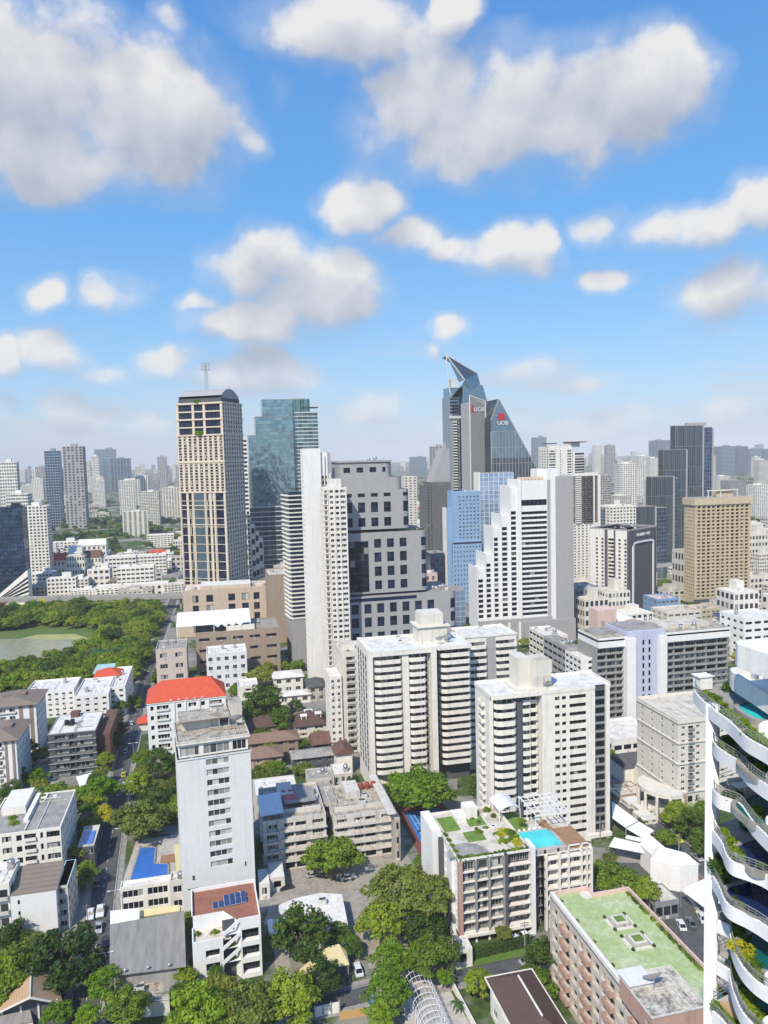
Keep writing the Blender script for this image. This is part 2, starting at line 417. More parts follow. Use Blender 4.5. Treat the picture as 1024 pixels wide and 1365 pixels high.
# ------------------------------------------------------------------ mesh helpers
class MB:
    def __init__(s): s.v = []; s.f = []; s.m = []
    def quad(s, a, b, c, d, m=0):
        i = len(s.v); s.v += [tuple(a), tuple(b), tuple(c), tuple(d)]
        s.f.append((i, i + 1, i + 2, i + 3)); s.m.append(m)
    def ngon(s, pts, m=0):
        i = len(s.v); s.v += [tuple(p) for p in pts]
        s.f.append(tuple(range(i, i + len(pts)))); s.m.append(m)
    def box(s, x0, x1, y0, y1, z0, z1, m=0, top=None, bottom=True):
        i = len(s.v)
        s.v += [(x0, y0, z0), (x1, y0, z0), (x1, y1, z0), (x0, y1, z0), (x0, y0, z1), (x1, y0, z1), (x1, y1, z1), (x0, y1, z1)]
        fs = [(0, 1, 5, 4), (1, 2, 6, 5), (2, 3, 7, 6), (3, 0, 4, 7), (4, 5, 6, 7)] + ([(3, 2, 1, 0)] if bottom else [])
        for k, f in enumerate(fs):
            s.f.append(tuple(i + j for j in f)); s.m.append(top if (k == 4 and top is not None) else m)
    def prism(s, pts, z0, z1, m=0, top=None, bottom=False):
        n = len(pts); i = len(s.v)
        s.v += [(p[0], p[1], z0) for p in pts] + [(p[0], p[1], z1) for p in pts]
        for k in range(n):
            j = (k + 1) % n
            s.f.append((i + k, i + j, i + n + j, i + n + k)); s.m.append(m)
        s.f.append(tuple(i + n + k for k in range(n))); s.m.append(m if top is None else top)
        if bottom: s.f.append(tuple(i + n - 1 - k for k in range(n))); s.m.append(m)
    def tube(s, p, q, r0, r1=None, n=6, m=0, caps=True):
        p, q = Vector(p), Vector(q); r1 = r0 if r1 is None else r1
        d = (q - p).normalized()
        a = d.orthogonal().normalized(); b = d.cross(a)
        i = len(s.v)
        for c, r in ((p, r0), (q, r1)):
            for k in range(n):
                t = 2 * math.pi * k / n
                s.v.append(tuple(c + a * (r * math.cos(t)) + b * (r * math.sin(t))))
        for k in range(n):
            j = (k + 1) % n
            s.f.append((i + k, i + j, i + n + j, i + n + k)); s.m.append(m)
        if caps:
            s.f.append(tuple(i + n + k for k in range(n))); s.m.append(m)
            s.f.append(tuple(i + n - 1 - k for k in range(n))); s.m.append(m)
    def path(s, pts, r, n=5, m=0):
        for a, b in zip(pts[:-1], pts[1:]): s.tube(a, b, r, r, n, m, caps=True)
    def lathe(s, prof, c=(0, 0, 0), n=14, m=0):
        i = len(s.v)
        for (r, z) in prof:
            for k in range(n):
                t = 2 * math.pi * k / n
                s.v.append((c[0] + r * math.cos(t), c[1] + r * math.sin(t), c[2] + z))
        for a in range(len(prof) - 1):
            for k in range(n):
                j = (k + 1) % n
                s.f.append((i + a * n + k, i + a * n + j, i + (a + 1) * n + j, i + (a + 1) * n + k)); s.m.append(m)
        s.f.append(tuple(i + (len(prof) - 1) * n + k for k in range(n))); s.m.append(m)
    def add(s, o, M=None, moff=0):
        i = len(s.v)
        s.v += [tuple(M @ Vector(v)) for v in o.v] if M is not None else list(o.v)
        s.f += [tuple(i + j for j in f) for f in o.f]; s.m += [k + moff for k in o.m]
    def leaf(s, c, size, nrm, m=0, asp=0.6):
        d = nrm.normalized(); a = d.orthogonal().normalized()
        a = Matrix.Rotation(RNG.uniform(0, 6.28), 3, d) @ a
        b = d.cross(a) * asp
        c = Vector(c)
        s.quad(c - a * size, c - b * size, c + a * size, c + b * size, m)
    def mesh(s, name, mats, smooth=False):
        me = bpy.data.meshes.new(name)
        me.from_pydata(s.v, [], s.f)
        for m in (mats if isinstance(mats, (list, tuple)) else [mats]): me.materials.append(m)
        me.polygons.foreach_set('material_index', s.m)
        if smooth: me.polygons.foreach_set('use_smooth', [True] * len(s.f))
        me.update()
        return me
def link(name, data, parent=None, loc=None, rot=0.0, M=None):
    o = bpy.data.objects.new(name, data); COL.objects.link(o)
    if parent is not None: o.parent = parent
    if M is not None: o.matrix_local = M
    else:
        if loc is not None: o.location = loc
        if rot: o.rotation_euler.z = rot
    return o
def obj(name, mb, mats, parent=None, loc=None, rot=0.0, smooth=False):
    return link(name, mb.mesh(name, mats, smooth), parent, loc, rot)
def tag(o, label=None, cat=None, group=None, kind=None):
    if label: o['label'] = label
    if cat: o['category'] = cat
    if group: o['group'] = group
    if kind: o['kind'] = kind
    return o
def structure(o): o['kind'] = 'structure'; return o

# unit pieces that repeat on a building: one mesh each, shared by every copy
UNIT = {}
def unit(key, mb, mats, smooth=False):
    UNIT[key] = (mb, mats if isinstance(mats, list) else [mats], mb.mesh(key, mats, smooth))
class Thing:
    """one building or other thing: an Empty at its base, meshes under it, repeated pieces shared"""
    def __init__(s, name, label, cat, loc, rot=0.0, group=None):
        s.o = tag(link(name, None, None, loc, rot), label, cat, group)
        s.rep = {}
    def part(s, name, mb, mats, smooth=False, label=None, parent=None):
        if not mb.f: return None
        p = obj(name, mb, mats, parent or s.o, smooth=smooth)
        if label: p['label'] = label
        return p
    def rept(s, name, key, M): s.rep.setdefault(name, []).append((key, M))
    def done(s, cap=100):
        for name, lst in s.rep.items():
            lst = sorted(lst, key=lambda t: -abs(t[1].to_3x3().determinant()) ** 0.1) if len(lst) > cap else lst
            for key, M in lst[:cap]: link(name, UNIT[key][2], s.o, M=M)
            rest = lst[cap:]
            if rest:
                mb = MB(); mats = []; base = {}
                for key, M in rest:
                    if key not in base: base[key] = len(mats); mats += UNIT[key][1]
                    mb.add(UNIT[key][0], M, base[key])
                link(name, mb.mesh(name, mats), s.o)['kind'] = 'stuff'
        return s
FACE_ROT = {'F': 0.0, 'L': -math.pi / 2, 'R': math.pi / 2}
def fpt(face, pl, u, z, off=0.0):
    if face == 'F': return (u, pl + off, z)
    if face == 'L': return (pl + off, u, z)
    return (pl - off, u, z)
def even(a, b, n, frac=0.6, end=0.5):
    """n openings between a and b, each taking frac of its bay"""
    if n <= 0: return []
    w = (b - a) / n
    return [(a + w * (i + 0.5 - frac / 2), a + w * (i + 0.5 + frac / 2)) for i in range(n)]
def floors(z0, z1, n, lo=0.3, hi=0.8):
    h = (z1 - z0) / n
    return [(z0 + h * (i + lo), z0 + h * (i + hi)) for i in range(n)]
def facade(T, mb, face, pl, u0, u1, z0, z1, cols, rows, key, depth=0.3, m=0, mrev=None, mask=None, part='window', part_off=0.0):
    """a wall with real openings: piers and spandrels in the wall plane, reveals, and a window set back in each"""
    mrev = m if mrev is None else mrev
    f = lambda u, z, o=0.0: fpt(face, pl, u, z, o)
    z = z0
    for ri, (a, b) in enumerate(rows):
        if a > z: mb.quad(f(u0, z), f(u1, z), f(u1, a), f(u0, a), m)
        u = u0
        for ci, (c, d) in enumerate(cols):
            if mask and not mask(ci, ri): continue
            if c > u: mb.quad(f(u, a), f(c, a), f(c, b), f(u, b), m)
            mb.quad(f(c, a), f(d, a), f(d, a, depth), f(c, a, depth), mrev)
            mb.quad(f(c, b), f(d, b), f(d, b, depth), f(c, b, depth), mrev)
            mb.quad(f(c, a), f(c, b), f(c, b, depth), f(c, a, depth), mrev)
            mb.quad(f(d, a), f(d, b), f(d, b, depth), f(d, a, depth), mrev)
            k = key(ci, ri) if callable(key) else key
            if k:
                M = Matrix.Translation(fpt(face, pl, (c + d) / 2, (a + b) / 2, depth + part_off)) @ Matrix.Rotation(FACE_ROT[face], 4, 'Z') @ Matrix.Diagonal((d - c, 1, b - a, 1))
                T.rept(part, k, M)
            u = d
        if u1 > u: mb.quad(f(u, a), f(u1, a), f(u1, b), f(u, b), m)
        z = b
    if z1 > z: mb.quad(f(u0, z), f(u1, z), f(u1, z1), f(u0, z1), m)
def win_unit(key, nx, nz, gm, fm, fw=0.05, d=0.07, split=True, ac=False):
    """window of width 1 and height 1: panes and a frame with nx by nz lights"""
    b = MB()
    for i in range(nx):
        for j in range(nz):
            b.quad((-.5 + i / nx, 0, -.5 + j / nz), (-.5 + (i + 1) / nx, 0, -.5 + j / nz), (-.5 + (i + 1) / nx, 0, -.5 + (j + 1) / nz), (-.5 + i / nx, 0, -.5 + (j + 1) / nz), 0)
    e = fw / 2
    for i in range(nx + 1):
        x = -.5 + i / nx; x = min(max(x, -.5 + e), .5 - e)
        b.box(x - e, x + e, -d, -0.003, -.5, .5, 1)
    for j in range(nz + 1):
        z = -.5 + j / nz; z = min(max(z, -.5 + e), .5 - e)
        b.box(-.5 + 2 * e, .5 - 2 * e, -d + 0.004, -0.004, z - e, z + e, 1)
    unit(key, b, [gm, fm])
win_unit('win2', 2, 1, m_win, m_frame)
win_unit('win2d', 2, 1, m_win, m_frame_dark)
win_unit('win1d', 1, 1, m_win_dark, m_frame_dark, 0.04)
win_unit('win3', 3, 1, m_win, m_frame, 0.035)
win_unit('win4', 4, 1, m_win, m_frame, 0.03)
win_unit('win4d', 4, 1, m_win_dark, m_frame_dark, 0.02)
win_unit('win6d', 6, 1, m_win_dark, m_frame_dark, 0.014)
win_unit('winc3', 3, 1, m_win_curt, m_frame_dark, 0.035)
win_unit('winc2', 2, 1, m_win_curt, m_frame_dark, 0.05)
win_unit('winc4', 4, 1, m_win_curt, m_frame, 0.025)
win_unit('navy', 2, 2, m_win_navy, m_frame_dark, 0.025)
win_unit('navy4', 4, 1, m_win_navy, m_frame_dark, 0.02)
win_unit('navybig', 5, 8, m_win_dark, m_frame_dark, 0.006)
win_unit('door3', 3, 1, m_win_curt, m_frame_dark, 0.03)
# balcony pieces: width 1, real depth and height kept by the scale
def balcony_unit(key, depth, hgt, mw, solid=True, rail=None):
    b = MB()
    b.box(-.5, .5, -depth, -0.002, -.12, .1, 0)
    if solid:
        b.box(-.5, .5, -depth, -depth + .12, .1, hgt, 0, bottom=False)
        b.box(-.5, -.49, -depth + .12, -0.002, .1, hgt, 0, bottom=False); b.box(.49, .5, -depth + .12, -0.002, .1, hgt, 0, bottom=False)
    else:
        b.box(-.5, .5, -depth, -depth + .05, hgt - .06, hgt, 1)
        b.box(-.5, .5, -depth, -depth + .03, .55 * hgt, .55 * hgt + .03, 1)
        for i in range(13):
            x = -.495 + i * 0.99 / 12
            b.box(x - .004, x + .004, -depth + .01, -depth + .04, .1, hgt - .06, 1)
    unit(key, b, [mw, rail or m_rail])
balcony_unit('bal_white', 1.3, 1.0, m_white)
balcony_unit('bal_cream', 1.3, 1.0, m_cream)
balcony_unit('bal_rail', 1.2, 1.05, m_white, False)
balcony_unit('bal_rail_dark', 1.1, 1.05, m_midgrey, False, m_frame_dark)
balcony_unit('bal_old', 1.0, 0.95, m_offwhite)
balcony_unit('bal_salmon', 1.2, 1.05, m_salmon)
# rooftop and wall equipment
b = MB(); b.box(-.45, .45, -.32, 0, 0, .65, 0); b.lathe([(.25, 0), (.25, .02)], (0, 0, 0), 8, 1)
unit('ac_unit', b, [m_ac, m_frame_dark])
b = MB(); b.box(-1, 1, -.8, .8, 0, 1.5, 0); b.lathe([(.55, 1.5), (.55, 1.62), (.4, 1.7)], (-.4, 0, 0), 10, 1); b.lathe([(.55, 1.5), (.55, 1.62)], (.45, 0, 0), 10, 1)
unit('roof_chiller', b, [m_ac, m_frame_dark])
b = MB(); b.lathe([(.9, 0), (.95, .1), (.95, 1.7), (.8, 1.95), (.2, 2.1)], (0, 0, .4), 12, 0); b.box(-.8, .8, -.8, .8, 0, .4, 1)
unit('water_tank', b, [m_tank, m_concrete], True)
b = MB(); b.lathe([(.9, 0), (.95, .1), (.95, 1.7), (.8, 1.95), (.2, 2.1)], (0, 0, .3), 12, 0); b.box(-.8, .8, -.8, .8, 0, .3, 1)
unit('red_tank', b, [m_tank_red, m_concrete], True)
unit('black_tank', b, [m_tank_dark, m_concrete], True)
b = MB(); b.box(-2, 2, -1.6, 1.6, 0, 2.6, 0, top=1); b.box(-.5, .5, -1.66, -1.605, 0, 2.0, 2); b.box(-2.2, 2.2, -1.8, 1.8, 2.6, 2.78, 0, top=1)
unit('stair_head', b, [m_offwhite, m_roof_cream, m_frame_dark])
b = MB()
for k in range(5):
    b.tube((0, 0, .3 + k * .0), (0, 0, .3), .01, .01, 3, 0)
pr = [(0.02, 0), (.5, .08), (1.0, .32), (1.35, .6)]
b2 = MB(); b2.lathe(pr, (0, 0, 0), 14, 0)
b.add(b2, Matrix.Translation((0, 0, 1.5)) @ Matrix.Rotation(rad(-40), 4, 'X')); b.tube((0, 0, 0), (0, 0, 1.5), .07, .07, 6, 0)
unit('dish', b, [m_steel])
def clutter(T, x0, x1, y0, y1, z, n, rng, kinds=('ac_unit', 'roof_chiller', 'water_tank', 'ac_unit')):
    nm = {'ac_unit': 'air_conditioner', 'roof_chiller': 'chiller', 'water_tank': 'water_tank', 'red_tank': 'water_tank', 'black_tank': 'water_tank', 'stair_head': 'stair_head', 'dish': 'satellite_dish'}
    for i in range(n):
        k = kinds[i % len(kinds)]
        s = rng.uniform(.8, 1.2)
        T.rept(nm[k], k, Matrix.Translation((rng.uniform(x0, x1), rng.uniform(y0, y1), z)) @ Matrix.Rotation(rng.choice((0, 1.57, 3.14)), 4, 'Z') @ Matrix.Diagonal((s, s, s, 1)))
def flatroof(mb, x0, x1, y0, y1, z, par=0.8, t=0.25, mw=0, mr=1):
    mb.quad((x0 + t, y0 + t, z), (x1 - t, y0 + t, z), (x1 - t, y1 - t, z), (x0 + t, y1 - t, z), mr)
    if par > 0:
        mb.box(x0, x1, y0, y0 + t, z, z + par, mw, bottom=False); mb.box(x0, x1, y1 - t, y1, z, z + par, mw, bottom=False)
        mb.box(x0, x0 + t, y0 + t, y1 - t, z, z + par, mw, bottom=False); mb.box(x1 - t, x1, y0 + t, y1 - t, z, z + par, mw, bottom=False)
        if (x1 - x0) * (y1 - y0) > 90:
            for i in range(3):          # pipe runs and a hatch on the deck
                y = y0 + (y1 - y0) * RNG.uniform(.12, .9); x = x0 + (x1 - x0) * RNG.uniform(.1, .6); mb.box(x, min(x + (x1 - x0) * .4, x1 - 1), y, y + .16, z + .12, z + .3, mw)
                x = x0 + (x1 - x0) * RNG.uniform(.08, .9); mb.box(x, x + .16, y0 + 1, y0 + (y1 - y0) * RNG.uniform(.4, .9), z + .31, z + .45, mw); mb.box(x + .4, x + 1.7, y + .6, y + 1.7, z + .004, z + .5, mw)
    else:
        mb.quad((x0, y0, z), (x1, y0, z), (x1, y1, z), (x0, y1, z), mr)
def hip(mb, x0, x1, y0, y1, z, rise, ov=0.5, ridge=None, m=0, axis=None):
    """hipped roof with eaves"""
    x0 -= ov; x1 += ov; y0 -= ov; y1 += ov
    w, d = x1 - x0, y1 - y0
    axis = axis or ('x' if w > d else 'y')
    if axis == 'x':
        i = (d / 2 if ridge is None else ridge)
        A, B = (x0 + i, (y0 + y1) / 2, z + rise), (x1 - i, (y0 + y1) / 2, z + rise)
        mb.quad((x0, y0, z), (x1, y0, z), B, A, m); mb.quad((x1, y1, z), (x0, y1, z), A, B, m)
        mb.ngon([(x0, y1, z), (x0, y0, z), A], m); mb.ngon([(x1, y0, z), (x1, y1, z), B], m)
    else:
        i = (w / 2 if ridge is None else ridge)
        A, B = ((x0 + x1) / 2, y0 + i, z + rise), ((x0 + x1) / 2, y1 - i, z + rise)
        mb.quad((x0, y1, z), (x0, y0, z), A, B, m); mb.quad((x1, y0, z), (x1, y1, z), B, A, m)
        mb.ngon([(x0, y0, z), (x1, y0, z), A], m); mb.ngon([(x1, y1, z), (x0, y1, z), B], m)
    mb.box(x0, x1, y0, y1, z - .22, z - .004, m)
class Spec:
    pass
def px(xl, xr, yb, yt, depth=14.0, rot=0.0, d=None, w=None):
    """place a block from the photograph: left and right edge of its front, base row and top row at the left edge"""
    s = Spec(); s.rot = rad(rot)
    ym = (yb + yt) / 2 if d is None else (yt + 760) / 2
    lean = (ROLL - (xl - 512) / 12900.0)          # verticals lean a little in the picture
    s.p = P(xl + lean * (yb - ym), yb) if d is None else Pd(xl, ym, d)
    s.p = Vector((s.p.x, s.p.y, 0))
    ux, uy = math.cos(s.rot), math.sin(s.rot)
    r = ray(xr, ym)
    den = ux * r.y - uy * r.x
    s.w = w if w else (r.x * s.p.y - r.y * s.p.x) / den * 1.0
    s.w = abs(s.w)
    s.h = zat(s.p, yt)
    s.d = depth
    return s
def apt(name, label, s, nfl, nF, nS=3, wallm=None, key='win2', fracF=0.6, lo=0.3, hi=0.78, par=0.8, roofmat=None, side=None, keyS=None, fracS=0.5, z0=0.0,
        balc=None, balkey='bal_rail', cat='building', group=None, ncl=5, depth=0.3, bdepth=1.0, trim=None, capm=None, clk=('ac_unit', 'water_tank', 'roof_chiller'), bands=None, top=None, finish=True, wins=100):
    """a block with windows on the faces that can be seen; columns listed in balc are loggias with balconies"""
    wallm = wallm or m_white; roofmat = roofmat or m_roof_white
    T = Thing(name, label, cat, s.p, s.rot, group)
    T.w, T.d, T.h = s.w, s.d, s.h
    mb = MB()
    top = s.h if top is None else top
    rows = floors(z0, top, nfl, lo, hi)
    colF = even(0, s.w, nF, fracF)
    balc = set(balc or ())
    k = (lambda ci, ri: 'door3' if ci in balc else key)
    facade(T, mb, 'F', 0, 0, s.w, 0, s.h, colF, rows, k, depth)
    for ci in balc:
        for (a, b_) in rows:
            c, d_ = colF[ci]
            T.rept('balcony', balkey, Matrix.Translation(((c + d_) / 2, 0, a + .05)) @ Matrix.Diagonal(((d_ - c) * 1.12, 1, 1, 1)))
    for ci, (c, d_) in enumerate(colF):
        for (a, b_) in rows:
            if nfl < 14 and ci not in balc and RNG.random() < .3: T.rept('air_conditioner', 'ac_unit', Matrix.Translation(((c + d_) / 2, -.003, a - .72)))
    side = side or ('L' if (s.p.x * math.cos(0) > s.p.y * math.tan(0) and s.p.x > 0) else 'R')
    colS = even(0, s.d, nS, fracS)
    for fc, pl in (('L', 0), ('R', s.w)):
        if fc == side or side == 'B': facade(T, mb, fc, pl, 0, s.d, 0, s.h, colS, rows, keyS or key, depth)
        else:
            q = lambda y, z: fpt(fc, pl, y, z)
            mb.quad(q(0, 0), q(s.d, 0), q(s.d, s.h), q(0, s.h), 0)
    mb.quad((0, s.d, 0), (s.w, s.d, 0), (s.w, s.d, s.h), (0, s.d, s.h), 0)
    if bands:
        for (a, b_) in rows: mb.box(-bands, s.w + bands, -bands, s.d, a - .35, a - .12, 0)
    w_ = T.part('wall', mb, [wallm])
    rb = MB(); flatroof(rb, 0, s.w, 0, s.d, s.h, par)
    T.part('roof', rb, [capm or wallm, roofmat])
    clutter(T, s.w * .12, s.w * .88, s.d * .2, s.d * .8, s.h, ncl, RNG, clk)
    if finish: T.done(wins)
    return T

# ------------------------------------------------------------------ ground, water, streets
def groundmat():
    m, n, o = newmat('city_ground')
    pos = n.n('ShaderNodeNewGeometry').outputs['Position']
    a = n.noise(pos, 0.02, 5.0, 0.6)
    b = n.noise(pos, 0.11, 5.0, 0.65)
    c = n.mix(n.lin(b, 0.3, 0.7), (0.20, 0.19, 0.17, 1), (0.36, 0.34, 0.31, 1))
    g = n.mix(n.lin(n.noise(pos, 0.5, 4.0), 0.3, 0.7), (0.035, 0.07, 0.018, 1), (0.09, 0.13, 0.035, 1))
    f = n.step(n.math('MULTIPLY_ADD', b, 0.35, n.math('MULTIPLY', a, 0.8)), 0.52, 0.62)
    bsdf(n, o, **{'Base Color': n.mix(f, c, g), 'Roughness': 0.95, 'Specular IOR Level': 0.1})
    return m
m_asphalt = roofm('asphalt', (0.105, 0.105, 0.108), (0.055, 0.055, 0.055), 0.6, 0.3)
m_pave = roofm('pavement_concrete', (0.34, 0.32, 0.29), (0.18, 0.17, 0.15), 0.5, 0.4)
m_court = roofm('worn_concrete_yard', (0.37, 0.335, 0.29), (0.20, 0.18, 0.155), 0.6, 0.35)
m_lawn = roofm('lawn', (0.11, 0.19, 0.03), (0.055, 0.11, 0.02), 0.6, 0.3)
m_park = roofm('park_grass', (0.10, 0.16, 0.035), (0.20, 0.21, 0.07), 0.5, 0.06)
m_bank = roofm('dry_bank', (0.42, 0.40, 0.16), (0.22, 0.26, 0.08), 0.5, 0.15)
m_lake = water('murky_lake', (0.33, 0.32, 0.20), 0.22, 0.5, 0.12, 0.35)
m_line = plain('road_marking', (0.68, 0.68, 0.66), 0.7, var=0.2)
b = MB(); S_ = 11000.0
b.quad((-S_, -900, 0), (S_, -900, 0), (S_, S_, 0), (-S_, S_, 0))
structure(obj('ground', b, groundmat()))
def gpoly(name, pix, z, m, kind='structure', world_pts=None):
    b = MB(); pts = [P(x, y, 0) for x, y in pix] if world_pts is None else [Vector(p + (0,)) for p in world_pts]
    b.ngon([(p.x, p.y, z) for p in pts]); o = obj(name, b, m); o['kind'] = kind; return o
def offs(pts, d):
    out = []
    for i, p in enumerate(pts):
        a = pts[max(i - 1, 0)]; c = pts[min(i + 1, len(pts) - 1)]
        t = (c - a).normalized(); out.append(p + Vector((t.y, -t.x, 0)) * d)
    return out
def strip(mb, pts, d0, d1, z, m=0):
    a, b = offs(pts, d0), offs(pts, d1)
    for i in range(len(pts) - 1):
        mb.quad((a[i].x, a[i].y, z), (b[i].x, b[i].y, z), (b[i + 1].x, b[i + 1].y, z), (a[i + 1].x, a[i + 1].y, z), m)
def wallstrip(mb, pts, d, z0, z1, t=0.2, m=0):
    a, b = offs(pts, d), offs(pts, d + t)
    for i in range(len(pts) - 1):
        p, q, r, s = a[i], a[i + 1], b[i + 1], b[i]
        mb.prism([(p.x, p.y), (s.x, s.y), (r.x, r.y), (q.x, q.y)], z0, z1, m)
def smooth(pts, n=6):
    out = []
    for i in range(len(pts) - 1):
        p0, p1, p2, p3 = pts[max(i - 1, 0)], pts[i], pts[i + 1], pts[min(i + 2, len(pts) - 1)]
        for k in range(n):
            t = k / n
            out.append(0.5 * ((2 * p1) + (p2 - p0) * t + (2 * p0 - 5 * p1 + 4 * p2 - p3) * t * t + (3 * p1 - p0 - 3 * p2 + p3) * t ** 3))
    out.append(pts[-1]); return out
ROADS = {}
def road(name, pix, width, pave=1.6, dashed=True, pl=True, pr=True, wpts=None, zz=0.004):
    pts = smooth(wpts or [P(x, y, 0) for x, y in pix])
    ROADS[name] = pts
    b = MB(); h = width / 2
    strip(b, pts, -h, h, zz)
    structure(obj('road', b, m_asphalt))
    b = MB()
    if dashed:
        acc = 0.0
        for i in range(len(pts) - 1):
            seg = (pts[i + 1] - pts[i]); L = seg.length; t = seg.normalized(); s = Vector((t.y, -t.x, 0))
            u = -acc
            while u < L:
                a, c = max(u, 0), min(u + 2.0, L)
                if c > a:
                    p, q = pts[i] + t * a, pts[i] + t * c
                    b.quad(*[(v.x, v.y, zz + .004) for v in (p - s * .07, p + s * .07, q + s * .07, q - s * .07)])
                u += 5.0
            acc = (acc + L) % 5.0
    for sd in (-1, 1): strip(b, pts, sd * (h - .35) - .06, sd * (h - .35) + .06, zz + .004)
    structure(obj('road_marking', b, m_line))
    b = MB()
    for sd, on in ((-1, pl), (1, pr)):
        if on:
            strip(b, pts, sd * h, sd * (h + pave), 0.13)
            for q in (h, h + pave):
                a = offs(pts, sd * q)
                for i in range(len(a) - 1): b.quad((a[i].x, a[i].y, 0), (a[i + 1].x, a[i + 1].y, 0), (a[i + 1].x, a[i + 1].y, .13), (a[i].x, a[i].y, .13))
    if b.f: structure(obj('pavement', b, m_pave))
    return pts
lp = road('left', [(100, 1420), (116, 1330), (128, 1262), (141, 1165), (152, 1095), (161, 1035), (172, 985), (186, 935), (203, 878), (217, 838), (231, 800), (244, 766)], 7.6)
rp = road('right', [(770, 1015), (815, 1052), (850, 1082), (900, 1124), (945, 1163), (1010, 1220)], 8.4, pl=False)
bp_ = road('bottom', [(330, 1350), (430, 1338), (500, 1322), (560, 1310), (620, 1298), (700, 1281), (760, 1270)], 6.4, dashed=False)
# side lane into the yard
gpoly('yard', [(352, 1232), (372, 1165), (420, 1142), (535, 1128), (560, 1165), (545, 1200), (520, 1240), (545, 1325), (505, 1333), (478, 1240), (420, 1225)], 0.008, m_court)
gpoly('driveway', [(362, 1230), (378, 1228), (395, 1338), (372, 1342)], 0.012, m_court)
gpoly('car_park', [(850, 1200), (900, 1180), (960, 1230), (960, 1330), (930, 1300), (862, 1225)], 0.012, m_asphalt)
gpoly('car_park', [(812, 1150), (850, 1150), (905, 1190), (850, 1210), (812, 1180)], 0.016, m_asphalt)
gpoly('courtyard', [(10, 1075), (30, 1040), (66, 1000), (72, 1050), (66, 1075)], 0.008, m_paving)
gpoly('garden_lawn', [(186, 1045), (236, 1040), (236, 1100), (180, 1105)], 0.008, m_lawn)
gpoly('grass_verge', [(612, 1282), (705, 1262), (712, 1272), (612, 1293)], 0.15, m_lawn)
gpoly('park', [(-160, 812), (225, 806), (212, 850), (196, 892), (172, 935), (-160, 935)], 0.006, m_park)
lake = [(-160, 856), (0, 852), (38, 851), (66, 853), (95, 852), (112, 856), (119, 864), (112, 872), (95, 874), (84, 879), (60, 884), (30, 889), (0, 896), (-160, 905)]
gpoly('bank', [(20, 853), (50, 846), (100, 845), (125, 853), (128, 866), (112, 878), (86, 883), (60, 888), (20, 893)], 0.010, m_bank)
gpoly('lake', lake, 0.016, m_lake)

# ------------------------------------------------------------------ haze: the humid air over the city
def hazebox():
    m, n, o = newmat('haze_air')
    v = n.n('ShaderNodeVolumePrincipled')
    v.inputs['Color'].default_value = (0.95, 0.97, 1.0, 1)
    v.inputs['Density'].default_value = HAZE
    v.inputs['Anisotropy'].default_value = -0.3
    n.t.links.new(v.outputs[0], o.inputs['Volume'])
    b = MB(); b.box(-10900, 10900, -800, 10900, -1.0, 235.0)
    q = obj('haze', b, m); q['kind'] = 'stuff'
HAZE = 0.75e-4
hazebox()

# ------------------------------------------------------------------ trees
def sph(): 
    while True:
        v = Vector((RNG.uniform(-1, 1), RNG.uniform(-1, 1), RNG.uniform(-1, 1)))
        if 0.05 < v.length < 1: return v.normalized()
def crown_mb(n, per, leaf, flat=0.75, low=-0.35, rag=0.25, spread=0.30):
    """clumps of leaves on and inside an uneven dome of radius 1"""
    b = MB()
    cs = []
    while len(cs) < n:
        d = sph()
        if d.z < low: continue
        r = RNG.uniform(0.45, 1.0) ** 0.6 * (1 - rag * RNG.random())
        cs.append((Vector((d.x * r, d.y * r, d.z * r * flat)), spread * RNG.uniform(.6, 1.2)))
    for c, rr in cs:
        for k in range(per):
            d = sph(); d.z = d.z * 0.8 + 0.15
            p = c + Vector((d.x, d.y, d.z * .75)) * rr * RNG.uniform(.6, 1.05)
            nn = d + sph() * .7 + Vector((0, 0, .45))
            b.leaf(p, leaf * RNG.uniform(.6, 1.3), nn, 0, 0.62)
    return b
def trunk_mb(h=1.0, limbs=5, r=.055):
    b = MB()
    b.tube((0, 0, 0), (.02, .01, h * .55), r * 1.25, r * .8, 7); 
    for i in range(limbs):
        a = 6.28 * i / limbs + RNG.uniform(-.4, .4); q = RNG.uniform(.35, .6)
        e = (math.cos(a) * q, math.sin(a) * q, h * RNG.uniform(.85, 1.15))
        mid = (e[0] * .45, e[1] * .45, h * .78)
        b.tube((.02, .01, h * .5), mid, r * .62, r * .42, 5); b.tube(mid, e, r * .42, r * .15, 5)
    b.tube((.02, .01, h * .54), (0, 0, h * 1.2), r * .7, r * .2, 6)
    return b
CROWN = {k: [crown_mb(n, per, lf, fl, lo, rag, sp).mesh('crown_' + k, mt) for _ in range(v)] for k, n, per, lf, fl, lo, rag, sp, mt, v in (
    ('green', 52, 95, .062, .78, -.45, .38, .27, m_leaf, 4), ('dark', 50, 95, .06, .85, -.5, .25, .28, m_leaf_dark, 3),
    ('bright', 46, 95, .065, .8, -.4, .38, .27, m_leaf_bright, 3), ('yellow', 40, 80, .065, .9, -.5, .25, .30, m_leaf_yellow, 2),
    ('olive', 60, 85, .055, .55, -.2, .35, .26, m_leaf_olive, 2), ('spread', 60, 85, .055, .42, -.12, .35, .24, m_leaf, 3),
    ('rust', 46, 80, .06, .7, -.4, .3, .28, m_leaf_rust, 2), ('brightspread', 60, 90, .055, .45, -.15, .35, .24, m_leaf_bright, 1))}
TRUNK = [trunk_mb().mesh('trunk', m_bark) for _ in range(3)]
FLATK = {'green': .78, 'dark': .85, 'bright': .8, 'yellow': .9, 'olive': .55, 'spread': .42, 'rust': .7, 'brightspread': .45}
def bush_mb():
    return crown_mb(26, 70, .09, .75, -.1, .25, .36)
